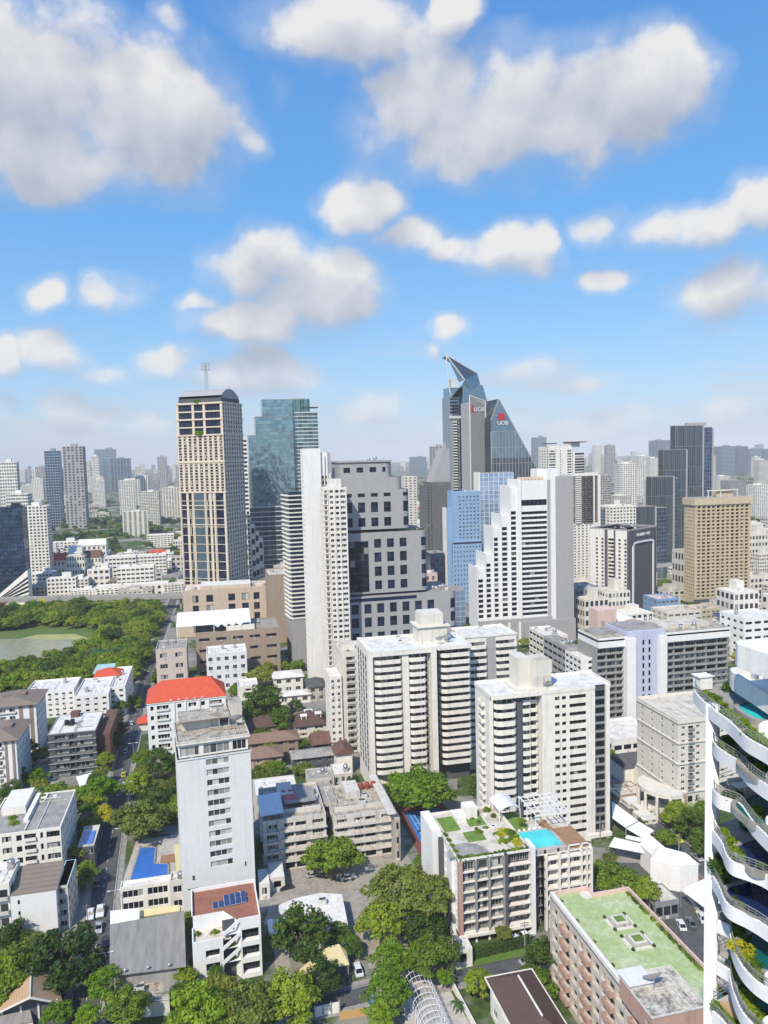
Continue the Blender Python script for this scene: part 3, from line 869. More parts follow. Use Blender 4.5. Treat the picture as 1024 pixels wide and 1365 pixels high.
BUSH = {k: [bush_mb().mesh('shrub_' + k, mt) for _ in range(2)] for k, mt in (('green', m_leaf), ('dark', m_leaf_dark), ('bright', m_leaf_bright), ('yellow', m_leaf_yellow), ('olive', m_leaf_olive))}
def palm_mb():
    b = MB()
    for i in range(15):
        a = 6.28 * i / 15 + RNG.uniform(-.15, .15); up = RNG.uniform(-.1, .9)
        prev = None
        for k in range(7):
            t = k / 6
            r = t * 1.0; z = up * t * .8 - 1.0 * t * t * .75
            p = Vector((math.cos(a) * r, math.sin(a) * r, z)); s = Vector((-math.sin(a), math.cos(a), 0)) * (.16 * math.sin(math.pi * (0.12 + .86 * t)))
            if prev:
                p0, s0 = prev
                for sd in (-1, 1):
                    b.quad(p0, p, p + s * sd - Vector((0, 0, .07)), p0 + s0 * sd - Vector((0, 0, .07)))
            prev = (p, s)
    return b
PALM = [palm_mb().mesh('palm_crown', m_leaf_palm) for _ in range(2)]
def palm_trunk():
    b = MB(); 
    for k in range(5): b.tube((.02 * k, 0, k * .2), (.02 * (k + 1), 0, (k + 1) * .2), .035 - .003 * k, .033 - .003 * k, 7)
    return b.mesh('palm_trunk', m_bark)
PTRUNK = palm_trunk()
def tree(kind, cx, cy, rp, label, zc=6.5, group=None, single=False, cat='tree', squash=1.0, name=None, depth_shift=0.0):
    """a tree whose crown is centred on the photograph's point (cx, cy) at height zc, with a crown radius of rp photograph pixels"""
    c = P(cx, cy, zc)
    R = 1.27 * rp * (c - EYE).dot(_F) / FOC
    names = {'green': 'broadleaf_tree', 'dark': 'evergreen_tree', 'bright': 'broadleaf_tree', 'yellow': 'flowering_tree', 'olive': 'rain_tree', 'spread': 'rain_tree', 'rust': 'flowering_tree', 'brightspread': 'rain_tree'}
    rz = RNG.uniform(0, 6.28)
    me = RNG.choice(CROWN[kind])
    root = tag(link(name or names[kind], None, None, (c.x, c.y, 0)), label, cat, group)
    crown_z = zc - R * FLATK[kind] * squash * .15
    cr = link('crown', me, root, (0, 0, crown_z), rz); cr.scale = (R, R * RNG.uniform(.9, 1.08), R * squash)
    tr = link('trunk', RNG.choice(TRUNK), root, (0, 0, 0), rz)
    k = min(R, zc * .9); tr.scale = (k, k, max(crown_z + .15 * R, 1.0))
    return root
def shrub(kind, cx, cy, rp, label, z=0.0, group=None, hs=1.0, parent=None):
    c = P(cx, cy, z); R = rp * (c - EYE).dot(_F) / FOC
    o = tag(link('shrub', RNG.choice(BUSH[kind]), None, (c.x, c.y, z + .1 * R), RNG.uniform(0, 6.28)), label, 'shrub', group)
    o.scale = (R, R, R * hs); return o
def palm(cx, cy, rp, h, label, group=None, z=0.0):
    """palm with its trunk standing at (cx, cy)"""
    c = P(cx, cy, z); R = rp * (c - EYE).dot(_F) / FOC
    root = tag(link('palm_tree', None, None, (c.x, c.y, z)), label, 'palm', group)
    t = link('trunk', PTRUNK, root); t.scale = (h * .8, h * .8, h)
    k = link('crown', RNG.choice(PALM), root, (.1 * h * .8, 0, h), RNG.uniform(0, 6)); k.scale = (R, R, R)
    return root

# ------------------------------------------------------------------ near buildings
# white hotel tower beside the blue pool
def hotel_tower():
    s = px(241, 338, 1222, 990, 19, rot=5)
    T = Thing('hotel_tower', 'tall slim pale blue-grey hotel tower with one window column beside the blue pool', 'tower', s.p, s.rot)
    w, d, h = s.w, s.d, s.h
    mb = MB()
    n = 13; fh = 3.02
    top = h - 5.2
    rows = [(top - 0.6 - fh * (i + 1) + 1.0, top - 0.6 - fh * (i + 1) + 2.75) for i in range(11)][::-1]
    facade(T, mb, 'F', 0, 0, w, 0, top, [(w * .385, w * .70)], rows, 'winc4', .35)
    mb.box(-.25, w + .25, -.25, -.003, top - .25, top + .15, 0)
    facade(T, mb, 'L', 0, 0, d, 0, top, even(0, d, 4, .4), floors(6, top, 12), 'win2', .25)
    mb.quad((w, 0, 0), (w, d, 0), (w, d, top), (w, 0, top)); mb.quad((0, d, 0), (w, d, 0), (w, d, top), (0, d, top))
    # slim dark slots and small wall lamps low on the front
    mb.box(w * .36, w * .58, -.06, -.003, 7.2, 7.5, 1); mb.box(w * .06, w * .2, -.06, -.003, 7.6, 7.9, 1); mb.box(w * .13, w * .16, -.08, -.003, 10.3, 11.6, 1); mb.box(w * .86, w * .88, -.08, -.003, 11.6, 12.9, 1)
    T.part('wall', mb, [m_paleblue, m_frame_dark])
    # glazed top floor, set back a little
    g = MB()
    facade(T, g, 'F', 0.8, .5, w - .5, top + .15, top + 4.0, [(.9, w * .30), (w * .36, w * .72), (w * .76, w - 1.0)], [(top + .5, top + 3.2)], lambda c, r: ('winc4', 'winc4', 'win3')[c], .3, 0)
    facade(T, g, 'L', .5, .8, d - 1, top + .15, top + 4.0, even(.8, d - 1, 4, .7), [(top + .6, top + 3.2)], 'winc3', .3, 0)
    g.quad((w - .5, .8, top), (w - .5, d - 1, top), (w - .5, d - 1, top + 4), (w - .5, .8, top + 4))
    g.box(-.1, w + .1, .1, d, top + 4.0, top + 4.5, 0, top=1)
    T.part('penthouse', g, [m_white, m_roof_stain])
    r = MB(); z = top + 4.5
    flatroof(r, 0, w, .2, d - .1, z + .02, .45, .3, 0, 1)
    r.box(w * .1, w * .62, d * .55, d * .9, z + .02, z + 3.2, 0, top=1)
    r.box(w * .06, w * .78, d * .42, d * .95, z + 3.2, z + 3.5, 2, top=1)
    for x in (w * .62, w * .76): r.tube((x, d * .44, z), (x, d * .44, z + 3.2), .12, .12, 6, 0)
    r.box(w * .8, w * .97, d * .6, d * .95, z + .02, z + 6.0, 0, top=1)
    T.part('roof', r, [m_offwhite, m_roof_stain, m_tile_rust])
    T.rept('satellite_dish', 'dish', Matrix.Translation((w * .86, d * .4, z + .02)) @ Matrix.Scale(1.5, 4))
    clutter(T, w * .1, w * .6, d * .6, d * .85, z + 3.5, 2, RNG, ('ac_unit',))
    T.done()
hotel_tower()

# villa with the stepped white front and solar panels
def villa():
    s = px(258, 350, 1318, 1262, 17, rot=2)
    T = Thing('terraced_villa', 'white villa with stepped ramp-like front, red flat roof and solar panels', 'house', s.p, s.rot)
    w, d, lo = s.w, s.d, s.h
    hi = lo + 4.0; mb = MB()
    x1, x2 = w * .44, w * .70
    rowsl = [(lo * .33, lo * .52), (lo * .66, lo * .84)]
    facade(T, mb, 'F', 0, 0, x1, 0, lo, [(x1 * .42, x1 * .88)], rowsl, 'win4d', .9)
    rowsr = [(hi * .08, hi * .27), (hi * .36, hi * .56), (hi * .65, hi * .86)]
    facade(T, mb, 'F', 0, x2, w, 0, hi, [(x2 + .3, w - .5)], rowsr, 'win4d', 1.6)
    # the sloping bay between: open terraces behind diagonal white parapets
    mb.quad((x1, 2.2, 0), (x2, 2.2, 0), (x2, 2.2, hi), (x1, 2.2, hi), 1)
    for z in (lo - 6.2, lo - 2.6, lo + .9):
        a, b_, t = (x1, z), (x2, z + 3.2), .95
        mb.ngon([(a[0], 0, a[1]), (b_[0], 0, b_[1]), (b_[0], 0, b_[1] + t), (a[0], 0, a[1] + t)], 0)
        mb.ngon([(a[0], .3, a[1]), (b_[0], .3, b_[1]), (b_[0], .3, b_[1] + t), (a[0], .3, a[1] + t)], 0)
        mb.quad((a[0], 0, a[1] + t), (b_[0], 0, b_[1] + t), (b_[0], .3, b_[1] + t), (a[0], .3, a[1] + t), 0)
        mb.quad((x1, .3, z + .2), (x2, .3, z + .2), (x2, 2.2, z + .2), (x1, 2.2, z + .2), 0)
    for x, h_ in ((0, lo), (w, hi)): mb.quad((x, 0, 0), (x, d, 0), (x, d, h_), (x, 0, h_), 0)
    mb.quad((0, d, 0), (w, d, 0), (w, d, hi), (0, d, hi), 0)
    T.part('wall', mb, [m_white_clean, m_darkgrey])
    r = MB()
    yb = d * .36
    r.quad((.3, .3, lo), (x1 + 2, .3, lo), (x1 + 2, yb, lo), (.3, yb, lo), 2)
    r.quad((.3, yb, lo), (x2, yb, lo), (x2, yb, hi), (.3, yb, hi), 0)
    r.ngon([(.3, yb, hi), (x1 + .5, yb, hi), (x2, .3, hi), (w - .3, .3, hi), (w - .3, d - .3, hi), (.3, d - .3, hi)], 1)
    r.quad((x1 + .5, yb, hi), (x2, .3, hi), (x2, .3, 0), (x1 + .5, yb, 0), 0)
    for (a, b_, c, e, z) in ((0, x1, 0, .3, lo), (x2, w, 0, .3, hi), (w - .3, w, .3, d, hi), (0, w - .3, d - .3, d, hi), (0, .3, yb, d - .3, hi), (0, .3, .3, yb, lo)):
        r.box(a, b_, c, e, z, z + .9, 0, bottom=False)
    T.part('roof', r, [m_white_clean, m_terracotta, m_roof_cream])
    for i in range(6):
        p = MB(); p.box(-.62, .62, -1.0, 1.0, 0, .06, 0); p.box(-.66, .66, -1.04, 1.04, -.05, -.003, 1)
        if 'solar' not in UNIT: unit('solar', p, [m_solar, m_white_steel])
        for j in range(2 if i > 1 else 1):
            T.rept('solar_panel', 'solar', Matrix.Translation((w * .36 + i * 1.45, d * .47 + j * 2.2 + i * .12, hi + .7)) @ Matrix.Rotation(rad(18), 4, 'X'))
    clutter(T, w * .7, w * .9, d * .65, d * .8, hi, 2, RNG, ('ac_unit',))
    T.rept('terrace_plant', 'bushy', Matrix.Translation((w * .33, d * .22, lo)) @ Matrix.Diagonal((1.3, .8, 1.2, 1))); T.rept('terrace_plant', 'bushy', Matrix.Translation((w * .08, d * .25, lo)) @ Matrix.Diagonal((.9, .8, 1.2, 1)))
    T.rept('terrace_plant', 'bushy', Matrix.Translation((w * .55, 1.2, lo - 2.3)) @ Matrix.Diagonal((1.3, .7, 1.1, 1))); T.rept('terrace_plant', 'bushy', Matrix.Translation((w * .55, 1.2, lo - 5.8)) @ Matrix.Diagonal((1.3, .7, 1.1, 1)))
    T.done()
unit('bushy', crown_mb(16, 55, .12, .8, -.1, .25, .4), [m_leaf])
unit('bushy_bright', crown_mb(16, 55, .12, .8, -.1, .25, .4), [m_leaf_bright])
unit('bushy_yellow', crown_mb(16, 55, .12, .8, -.1, .25, .4), [m_leaf_yellow])
unit('bushy_dark', crown_mb(16, 55, .12, .8, -.1, .25, .4), [m_leaf_dark])
villa()

# pool and pool house of the hotel
def hotel_pool():
    q = [P(x, y, 0) for x, y in ((172, 1176), (186, 1130), (209, 1130), (207, 1152), (226, 1152), (226, 1174))]
    T = Thing('swimming_pool', 'deep blue L-shaped ground swimming pool beside the hotel tower', 'pool', q[0])
    o = q[0]; pts = [(p.x - o.x, p.y - o.y) for p in q]
    b = MB(); b.ngon([(x, y, .35) for x, y in pts]); T.part('water', b, [m_pool_blue])
    b = MB()
    for i in range(len(pts)):
        a, c = Vector(pts[i] + (0,)), Vector(pts[(i + 1) % len(pts)] + (0,)); t = (c - a).normalized(); s_ = Vector((t.y, -t.x, 0)) * .5
        k = [(a - t * .0).to_2d(), (c + t * .0).to_2d(), (c + s_).to_2d(), (a + s_).to_2d()]
        b.prism([tuple(v) for v in k], 0, .45, 0)
    T.part('coping', b, [m_pave])
    T.done()
    gpoly('pool_deck', [(160, 1186), (182, 1120), (240, 1112), (243, 1180)], 0.012, m_paving)
    tag(obj('deck', *(lambda b_: (b_, m_wood))(boxmb(P(214, 1152, 0), 5.5, 4.5, .5))), 'timber deck set into the corner of the blue pool', 'deck')
    s = px(161, 228, 1218, 1186, 3.5)
    T = apt('pool_house', 'low white pool house with grey glazed front between blue pool and grey shed roof', s, 2, 2, 2, m_white, 'win4', .82, .22, .8, ncl=0, par=.5, side='R')
    s = px(228, 247, 1216, 1178, 5)
    apt('service_block', 'narrow white service block wedged between pool house and hotel tower', s, 2, 1, 2, m_offwhite, 'win2', .6, ncl=2, side='R')
    b = MB(); pts = [P(232, 1126, 3), P(243, 1124, 3), P(246, 1172, 3), P(236, 1174, 3)]
    b.ngon(pts); 
    for p in pts: b.tube((p.x, p.y, 0), (p.x, p.y, 3.0), .08, .08, 5, 1)
    b.ngon([p - Vector((0, 0, .12)) for p in pts])
    tag(obj('shade_canopy', b, [m_sheet_yellow, m_white_steel]), 'cream shade canopy along the pool side of the hotel tower', 'canopy')
def boxmb(c, w, d, h):
    b = MB(); b.box(c.x, c.x + w, c.y, c.y + d, 0.02, h); return b
hotel_pool()

# grey shed roof and its yard
def shed():
    T = None
    z = 7.5
    q = [P(147, 1240, z), P(246, 1222, z), P(248, 1288, z), P(146, 1301, z)]
    c = q[3].copy(); c.z = 0
    T = Thing('warehouse', 'long warehouse under a flat weathered grey metal roof, left of the stepped villa', 'warehouse', c)
    l = [p - c for p in q]
    b = MB()
    top = [Vector((p.x, p.y, z + (1.6 if i < 2 else 0))) for i, p in enumerate(l)]
    b.ngon(top); b.ngon([p - Vector((0, 0, .25)) for p in top])
    for i in range(4): b.quad(top[i], top[(i + 1) % 4], top[(i + 1) % 4] - Vector((0, 0, .25)), top[i] - Vector((0, 0, .25)))
    T.part('roof', b, [m_sheet_grey])
    b = MB()
    ins = [l[0] * .94 + l[2] * .06, l[1] * .94 + l[3] * .06, l[2] * .94 + l[0] * .06, l[3] * .94 + l[1] * .06]
    b.prism([(p.x, p.y) for p in ins], 0, z - .4, 0)
    T.part('wall', b, [m_concrete])
    for t in (.2, .5, .78):
        p = l[3].lerp(l[2], t); T.rept('roof_vent', 'ventball', Matrix.Translation((p.x, p.y + .4, z + .1)))
    T.done()
    T = Thing('lean_to', 'white ribbed lean-to roof behind the warehouse', 'shed', P(147, 1240, 0))
    o = P(147, 1240, 0); b = MB(); q = [P(147, 1232, 8.2) - o, P(186, 1226, 8.2) - o, P(186, 1210, 9.2) - o, P(147, 1214, 9.2) - o]
    b.ngon(q); b.ngon([v - Vector((0, 0, .2)) for v in q]); T.part('roof', b, [m_sheet_white])
    b = MB(); b.prism([(v.x * .98, v.y * .98) for v in q], 0, 8.0); T.part('wall', b, [m_concrete]); T.done()
    T = Thing('yellow_awning', 'pale yellow awning roof behind the warehouse', 'awning', P(190, 1228, 0)); o = P(190, 1228, 0)
    b = MB(); q = [P(190, 1222, 7) - o, P(240, 1214, 7) - o, P(240, 1206, 7.6) - o, P(190, 1212, 7.6) - o]; b.ngon(q); b.ngon([v - Vector((0, 0, .15)) for v in q]); T.part('sheet', b, [m_sheet_yellow])
    b = MB()
    for v in q: b.tube((v.x, v.y, 0), (v.x, v.y, v.z - .05), .08, .08, 5)
    T.part('post', b, [m_steel]); T.done()
    # white stucco court in front
    T = Thing('roof_terrace', 'low terrace house with stained concrete roof and red-brown gate wall, in front of the warehouse', 'house', P(176, 1345, 0)); o = P(176, 1345, 0)
    b = MB(); q = [P(176, 1338, 3.6) - o, P(226, 1334, 3.6) - o, P(222, 1298, 3.6) - o, P(182, 1302, 3.6) - o]
    b.prism([(v.x, v.y) for v in q], 0, 3.6, 0, top=1)
    for i in range(4):
        a, c = q[i], q[(i + 1) % 4]; b.tube(a + Vector((0, 0, .4)), c + Vector((0, 0, .4)), .12, .12, 4, 0)
    T.part('wall', b, [m_offwhite, m_roof_stain])
    b = MB(); a = P(200, 1352, 0) - o; c = P(224, 1349, 0) - o; b.prism([(a.x, a.y), (c.x, c.y), (c.x, c.y + .3), (a.x, a.y + .3)], 0, 2.4); T.part('gate', b, [m_brick])
    T.rept('air_conditioner', 'ac_unit', Matrix.Translation(P(190, 1312, 3.6) - o)); T.rept('air_conditioner', 'roof_chiller', Matrix.Translation(P(187, 1322, 3.6) - o)); T.done()
    T = Thing('ribbed_shed', 'grey ribbed shed roof right of the roof terrace', 'shed', P(222, 1330, 0)); o = P(222, 1330, 0)
    b = MB(); q = [P(219, 1322, 4) - o, P(243, 1318, 4) - o, P(243, 1284, 5.4) - o, P(217, 1288, 5.4) - o]; b.ngon(q); b.ngon([v - Vector((0, 0, .2)) for v in q]); T.part('roof', b, [m_sheet_grey])
    b = MB(); b.prism([(v.x * .97, v.y * .97 + .3) for v in q], 0, 3.8); T.part('wall', b, [m_concrete]); T.done()
b = MB(); b.lathe([(.12, 0), (.14, .4), (.38, .45), (.42, .75), (.2, 1.0)], n=10); unit('ventball', b, [m_steel], True)
shed()

# left margin: apartment block with the big grey roof
def left_block():
    s = px(-22, 84, 1192, 1117, 27)
    T = Thing('apartment_block', 'white five-storey apartment block with a broad stained grey roof by the left road', 'apartments', s.p)
    w, d, h = s.w, s.d, s.h; mb = MB()
    rows = floors(0, h, 5, .28, .82)
    cols = [(w * .04, w * .16), (w * .25, w * .37), (w * .43, w * .50), (w * .53, w * .68), (w * .735, w * .77), (w * .815, w * .985)]
    ky = lambda c, r: {0: 'win3', 1: 'win3', 2: 'win1d', 3: 'door3', 4: 'win1d', 5: 'winc4' if r < 4 else 'win4d'}[c]
    facade(T, mb, 'F', 0, 0, w, 0, h, cols, rows, ky, .45)
    facade(T, mb, 'R', w, 0, d, 0, h, even(0, d, 9, .42), rows, 'win2', .5)
    for (a, b_) in rows:
        T.rept('balcony', 'bal_white', Matrix.Translation((w * .605, 0, a)) @ Matrix.Diagonal((w * .15, .5, .9, 1)))
        for k in range(4): T.rept('air_conditioner', 'ac_unit', Matrix.Translation((w + .003, 4 + k * 6, a + .1)) @ Matrix.Rotation(math.pi / 2, 4, 'Z'))
    mb.quad((0, d, 0), (w, d, 0), (w, d, h), (0, d, h)); mb.quad((0, 0, 0), (0, d, 0), (0, d, h), (0, 0, h))
    T.part('wall', mb, [m_white])
    r = MB(); flatroof(r, 0, w, 0, d, h, .35, .35)
    r.box(w * .1, w * .42, d * .5, d * 1.0, h, h + 2.6, 0, top=0); r.box(w * .46, w * .52, d * .25, d * .95, h, h + 1.2, 0); r.box(w * .5, w * .62, d * .85, d * .97, h + .01, h + .6, 0)
    T.part('roof', r, [m_white, m_roof_stain if False else m_roof_grey])
    T.rept('roof_plant', 'bushy', Matrix.Translation((w * .33, d * .25, h)) @ Matrix.Scale(1.6, 4)); T.rept('roof_plant', 'bushy', Matrix.Translation((w * .55, d * .9, h + .5)) @ Matrix.Scale(1.0, 4)); T.rept('roof_plant', 'bushy_bright', Matrix.Translation((w * .28, d * .4, h)) @ Matrix.Scale(1.4, 4))
    T.done()
    s = px(16, 77, 1258, 1196, 12)
    T = Thing('white_townhouse', 'blank white townhouse wall with three slit windows and a grey lean-to roof, left foreground', 'house', s.p)
    w, d, h = s.w, s.d, s.h; mb = MB()
    facade(T, mb, 'F', 0, 0, w, 0, h, [(w * .15, w * .20)], floors(0, h - .5, 4, .4, .8), 'win1d', .25)
    facade(T, mb, 'R', w, 0, d, 0, h, even(0, d, 3, .5), floors(0, h, 4), 'win2', .4)
    mb.quad((0, 0, 0), (0, d, 0), (0, d, h), (0, 0, h)); mb.quad((0, d, 0), (w, d, 0), (w, d, h), (0, d, h))
    T.part('wall', mb, [m_white_clean])
    r = MB(); r.quad((-.1, .2, h + .02), (w + .1, .2, h + .02), (w + .1, d, h + 2.2), (-.1, d, h + 2.2), 0); r.quad((-.1, .2, h - .1), (w + .1, .2, h - .1), (w + .1, .2, h + .02), (-.1, .2, h + .02), 1)
    r.ngon([(w, .2, h), (w, d, h), (w, d, h + 2.18)], 1); r.ngon([(0, .2, h), (0, d, h), (0, d, h + 2.18)], 1)
    for k in range(3): r.box(w * (.1 + .3 * k), w * (.25 + .3 * k), .16, .24, h + .0, h + .02, 1)
    T.part('roof', r, [m_tile_mushroom, m_white_clean]); T.done()
    s = px(77, 92, 1240, 1182, 14)
    apt('shophouse', 'narrow shophouse with pale green and rust roofs squeezed beside the white townhouse', s, 4, 1, 4, m_offwhite, 'win2', .6, roofmat=m_sheet_teal, par=0, ncl=0, side='R')
    s = px(-26, 15, 1262, 1186, 12)
    apt('balcony_house', 'white balcony house with grey parapets at the left picture edge', s, 4, 2, 2, m_white, 'door3', .75, .1, .75, balc=(0, 1), balkey='bal_old', ncl=2, side='R')
    s = px(105, 127, 1160, 1130, 13)
    T = apt('small_house', 'small house with a blue rooftop pool tank beside the left road', s, 2, 2, 2, m_darkgrey, 'win2', .6, capm=m_offwhite, par=.6, ncl=0, side='R', finish=False)
    b = MB(); b.quad((.8, .8, s.h + .35), (s.w - .8, .8, s.h + .35), (s.w - .8, s.d * .75, s.h + .35), (.8, s.d * .75, s.h + .35)); T.part('pool_water', b, [m_pool_blue]); T.done()
    s = px(103, 122, 1122, 1104, 10)
    T = Thing('tiled_cottage', 'small cottage with a red-brown hipped roof behind the rooftop pool house', 'house', s.p); b = MB(); b.box(0, s.w, 0, s.d, 0, s.h); T.part('wall', b, [m_cream]); b = MB(); hip(b, 0, s.w, 0, s.d, s.h, 2.2); T.part('roof', b, [m_tile_brown]); T.done()
    # tan gabled house in the corner
    o = P(20, 1375, 0); T = Thing('gabled_house', 'house with a steep tan gabled roof and white bargeboards in the bottom left corner', 'house', o)
    z = 5.5; A = P(40, 1330, z + 4.2) - o; B = P(42, 1287, z + 4.2) - o
    L0 = P(-6, 1352, z) - o; R0 = P(84, 1338, z) - o; L1 = P(5, 1306, z) - o; R1 = P(76, 1302, z) - o
    b = MB(); b.quad(L0, A, B, L1); b.quad(A, R0, R1, B)
    dn = Vector((0, 0, -.25)); b.quad(L0 + dn, A + dn, B + dn, L1 + dn); b.quad(A + dn, R0 + dn, R1 + dn, B + dn)
    T.part('roof', b, [m_tile_tan])
    b = MB(); b.tube(L0, A, .22, .22, 4); b.tube(A, R0, .22, .22, 4); b.tube(A + Vector((0, 0, .1)), B + Vector((0, 0, .1)), .12, .12, 4); T.part('bargeboard', b, [m_white])
    b = MB(); i0, i1 = L0.lerp(R0, .08), L0.lerp(R0, .92); k0, k1 = L1.lerp(R1, .08), L1.lerp(R1, .92)
    y = Vector((0, 1.0, 0))
    b.prism([((i0 + y).x, (i0 + y).y), ((i1 + y).x, (i1 + y).y), (k1.x, k1.y), (k0.x, k0.y)], 0, z, 0)
    a2 = A + y; b.ngon([(i0.x, i0.y + 1, z), (i1.x, i1.y + 1, z), (a2.x, a2.y, z + 3.7)], 0)
    T.part('wall', b, [m_darkgrey])
    b = MB()
    for t in (.08, .36, .62, .9):
        p = L0.lerp(R0, t) + Vector((0, .8, 0)); b.box(p.x - .2, p.x + .2, p.y - .1, p.y + .1, 0, z + .2 + (1 - abs(t - .5) * 2) * 3.0, 0)
    T.part('post', b, [m_white]); T.done()
    o = P(-10, 1390, 0); T = Thing('porch_roof', 'pale grey porch roof at the very bottom left edge', 'roof', o); q = [P(-12, 1372, 4) - o, P(44, 1362, 4) - o, P(40, 1345, 4.6) - o, P(-12, 1356, 4.6) - o]; b = MB(); b.ngon(q); b.ngon([v - Vector((0, 0, .2)) for v in q]); T.part('sheet', b, [m_sheet_grey]); b = MB(); b.prism([(v.x, v.y) for v in q], 0, 3.7); T.part('wall', b, [m_white]); T.done()
left_block()

# ------------------------------------------------------------------ centre: old walk-up flats, houses, condominiums
def old_flats():
    for (xl, xr, yb, yt, dep, lab, red, rf) in ((352, 436, 1164, 1098, 24, 'weathered white walk-up flats with a white sheet roof on the left corner, facing the yard', 2, 0),
                                          (446, 527, 1149, 1091, 22, 'weathered white walk-up flats with a stained rooftop and row of red tanks, facing the yard', 5, 1)):
        s = px(xl, xr, yb, yt, dep)
        T = Thing('walk_up_flats', lab, 'apartments', s.p)
        w, d, h = s.w, s.d, s.h; mb = MB()
        rows = floors(3.0, h, 4, .32, .74)
        cols = [(w * .05, w * .22), (w * .33, w * .48), (w * .51, w * .68), (w * .78, w * .96)]
        facade(T, mb, 'F', 0, 0, w, 0, h, cols, [(.2, 2.5)] + rows, lambda c, r: 'win1d' if r == 0 else ('win4', 'win3', 'win2d', 'winc4')[c], .6)
        facade(T, mb, 'L', 0, 0, d, 0, h, even(0, d, 5, .5), rows, 'win2', .4)
        facade(T, mb, 'R', w, 0, d, 0, h, even(0, d, 5, .5), rows, 'win2', .4)
        mb.quad((0, d, 0), (w, d, 0), (w, d, h), (0, d, h))
        for (a, b_) in rows:
            mb.box(-.25, w + .25, -1.0, -.003, a - 1.15, a - .95, 0)
            for (c, e) in ((w * .26, w * .72),): mb.box(c, e, -1.0, -.85, a - .95, a - .15, 0, bottom=False)
            for (c, e) in ((0, w * .24), (w * .75, w)): mb.box(c, e, -.98, -.90, a - .95, a - .55, 0, bottom=False)
            for k in range(5): T.rept('air_conditioner', 'ac_unit', Matrix.Translation((w * (.28 + .09 * k + RNG.uniform(-.02, .02)), -.02, a - .93)))
        T.part('wall', mb, [m_offwhite])
        r = MB(); flatroof(r, 0, w, 0, d, h, .7, .3)
        r.box(w * .3, w * .55, d * .55, d * .95, h, h + 2.4, 0); r.box(w * .05, w * .95, d * .18, d * .2, h, h + 1.4, 0)
        T.part('roof', r, [m_offwhite, m_roof_stain])
        if rf == 0:
            c = MB(); q = [(-.8, -.6, h + 2.6), (w * .33, -.6, h + 3.0), (w * .33, d * .6, h + 3.0), (-.8, d * .6, h + 2.6)]; c.ngon(q); c.ngon([(x, y, z - .15) for x, y, z in q])
            for x, y, z in q: c.tube((x + .3 if x < 0 else x - .1, y + (.4 if y < 0 else -.3), h), (x + .3 if x < 0 else x - .1, y + (.4 if y < 0 else -.3), z - .1), .08, .08, 5, 1)
            T.part('sheet_roof', c, [m_sheet_white, m_steel])
            c = MB(); c.quad((w * .4, d * .35, h + 2.0), (w * .62, d * .35, h + 2.0), (w * .6, d * .58, h + 2.3), (w * .38, d * .58, h + 2.3)); T.part('red_awning', c, [plain('faded_red_sheet', (.52, .10, .11), .6)])
            c = MB(); c.box(w * .38, w * .9, d * .3, d * .75, h + 1.9, h + 2.05); T.part('asbestos_roof', c, [m_sheet_grey])
        for k in range(red): T.rept('water_tank', 'red_tank', Matrix.Translation((w * (.40 + .11 * k), d * (.82 if rf else .66), h + (0 if rf else .2))) @ Matrix.Scale(1.0, 4))
        clutter(T, w * .2, w * .9, d * .3, d * .7, h, 5, RNG, ('ac_unit', 'roof_chiller', 'ac_unit'))
        T.done()
    s = px(430, 450, 1130, 1073, 16)
    apt('stair_block', 'low linking block between the two walk-up flats', s, 4, 1, 1, m_old, 'win2d', .7, ncl=1, roofmat=m_roof_grey)
    # long side wing running along the court wall
    s = px(527, 534, 1150, 1093, 30)
    T = apt('boundary_wing', 'long narrow pitted wing between the walk-up flats and the blue tennis court', s, 3, 1, 9, m_old, 'win1d', .4, side='R', ncl=0, par=.4, fracS=.45, finish=False)
    b = MB(); b.quad((-2.2, 0, s.h + 2.2), (.6, 0, s.h + 2.2), (.6, 30, s.h + 2.2), (-2.2, 30, s.h + 2.2)); b.box(-2.2, .6, 0, 30, s.h + 1.9, s.h + 2.19)
    for k in range(7): b.tube((0.2, 2 + k * 4.4, s.h), (.2, 2 + k * 4.4, s.h + 1.9), .1, .1, 5)
    T.part('walkway_roof', b, [m_offwhite]); T.done()
    # flat white roofs behind
    for (xl, xr, yb, yt, dep, lab, m) in ((340, 398, 1092, 1062, 14, 'low white flat-roofed house behind the left walk-up flats', m_roof_white), (412, 446, 1068, 1041, 10, 'small house with a mossy grey roof in front of the dark veranda house', m_roof_grey), (446, 470, 1060, 1034, 10, 'small white house beside the mossy grey roof', m_roof_white)):
        s = px(xl, xr, yb, yt, dep); apt('low_house', lab, s, 2, 3, 2, m_offwhite, 'win2', .5, roofmat=m, ncl=2, par=.4)
old_flats()

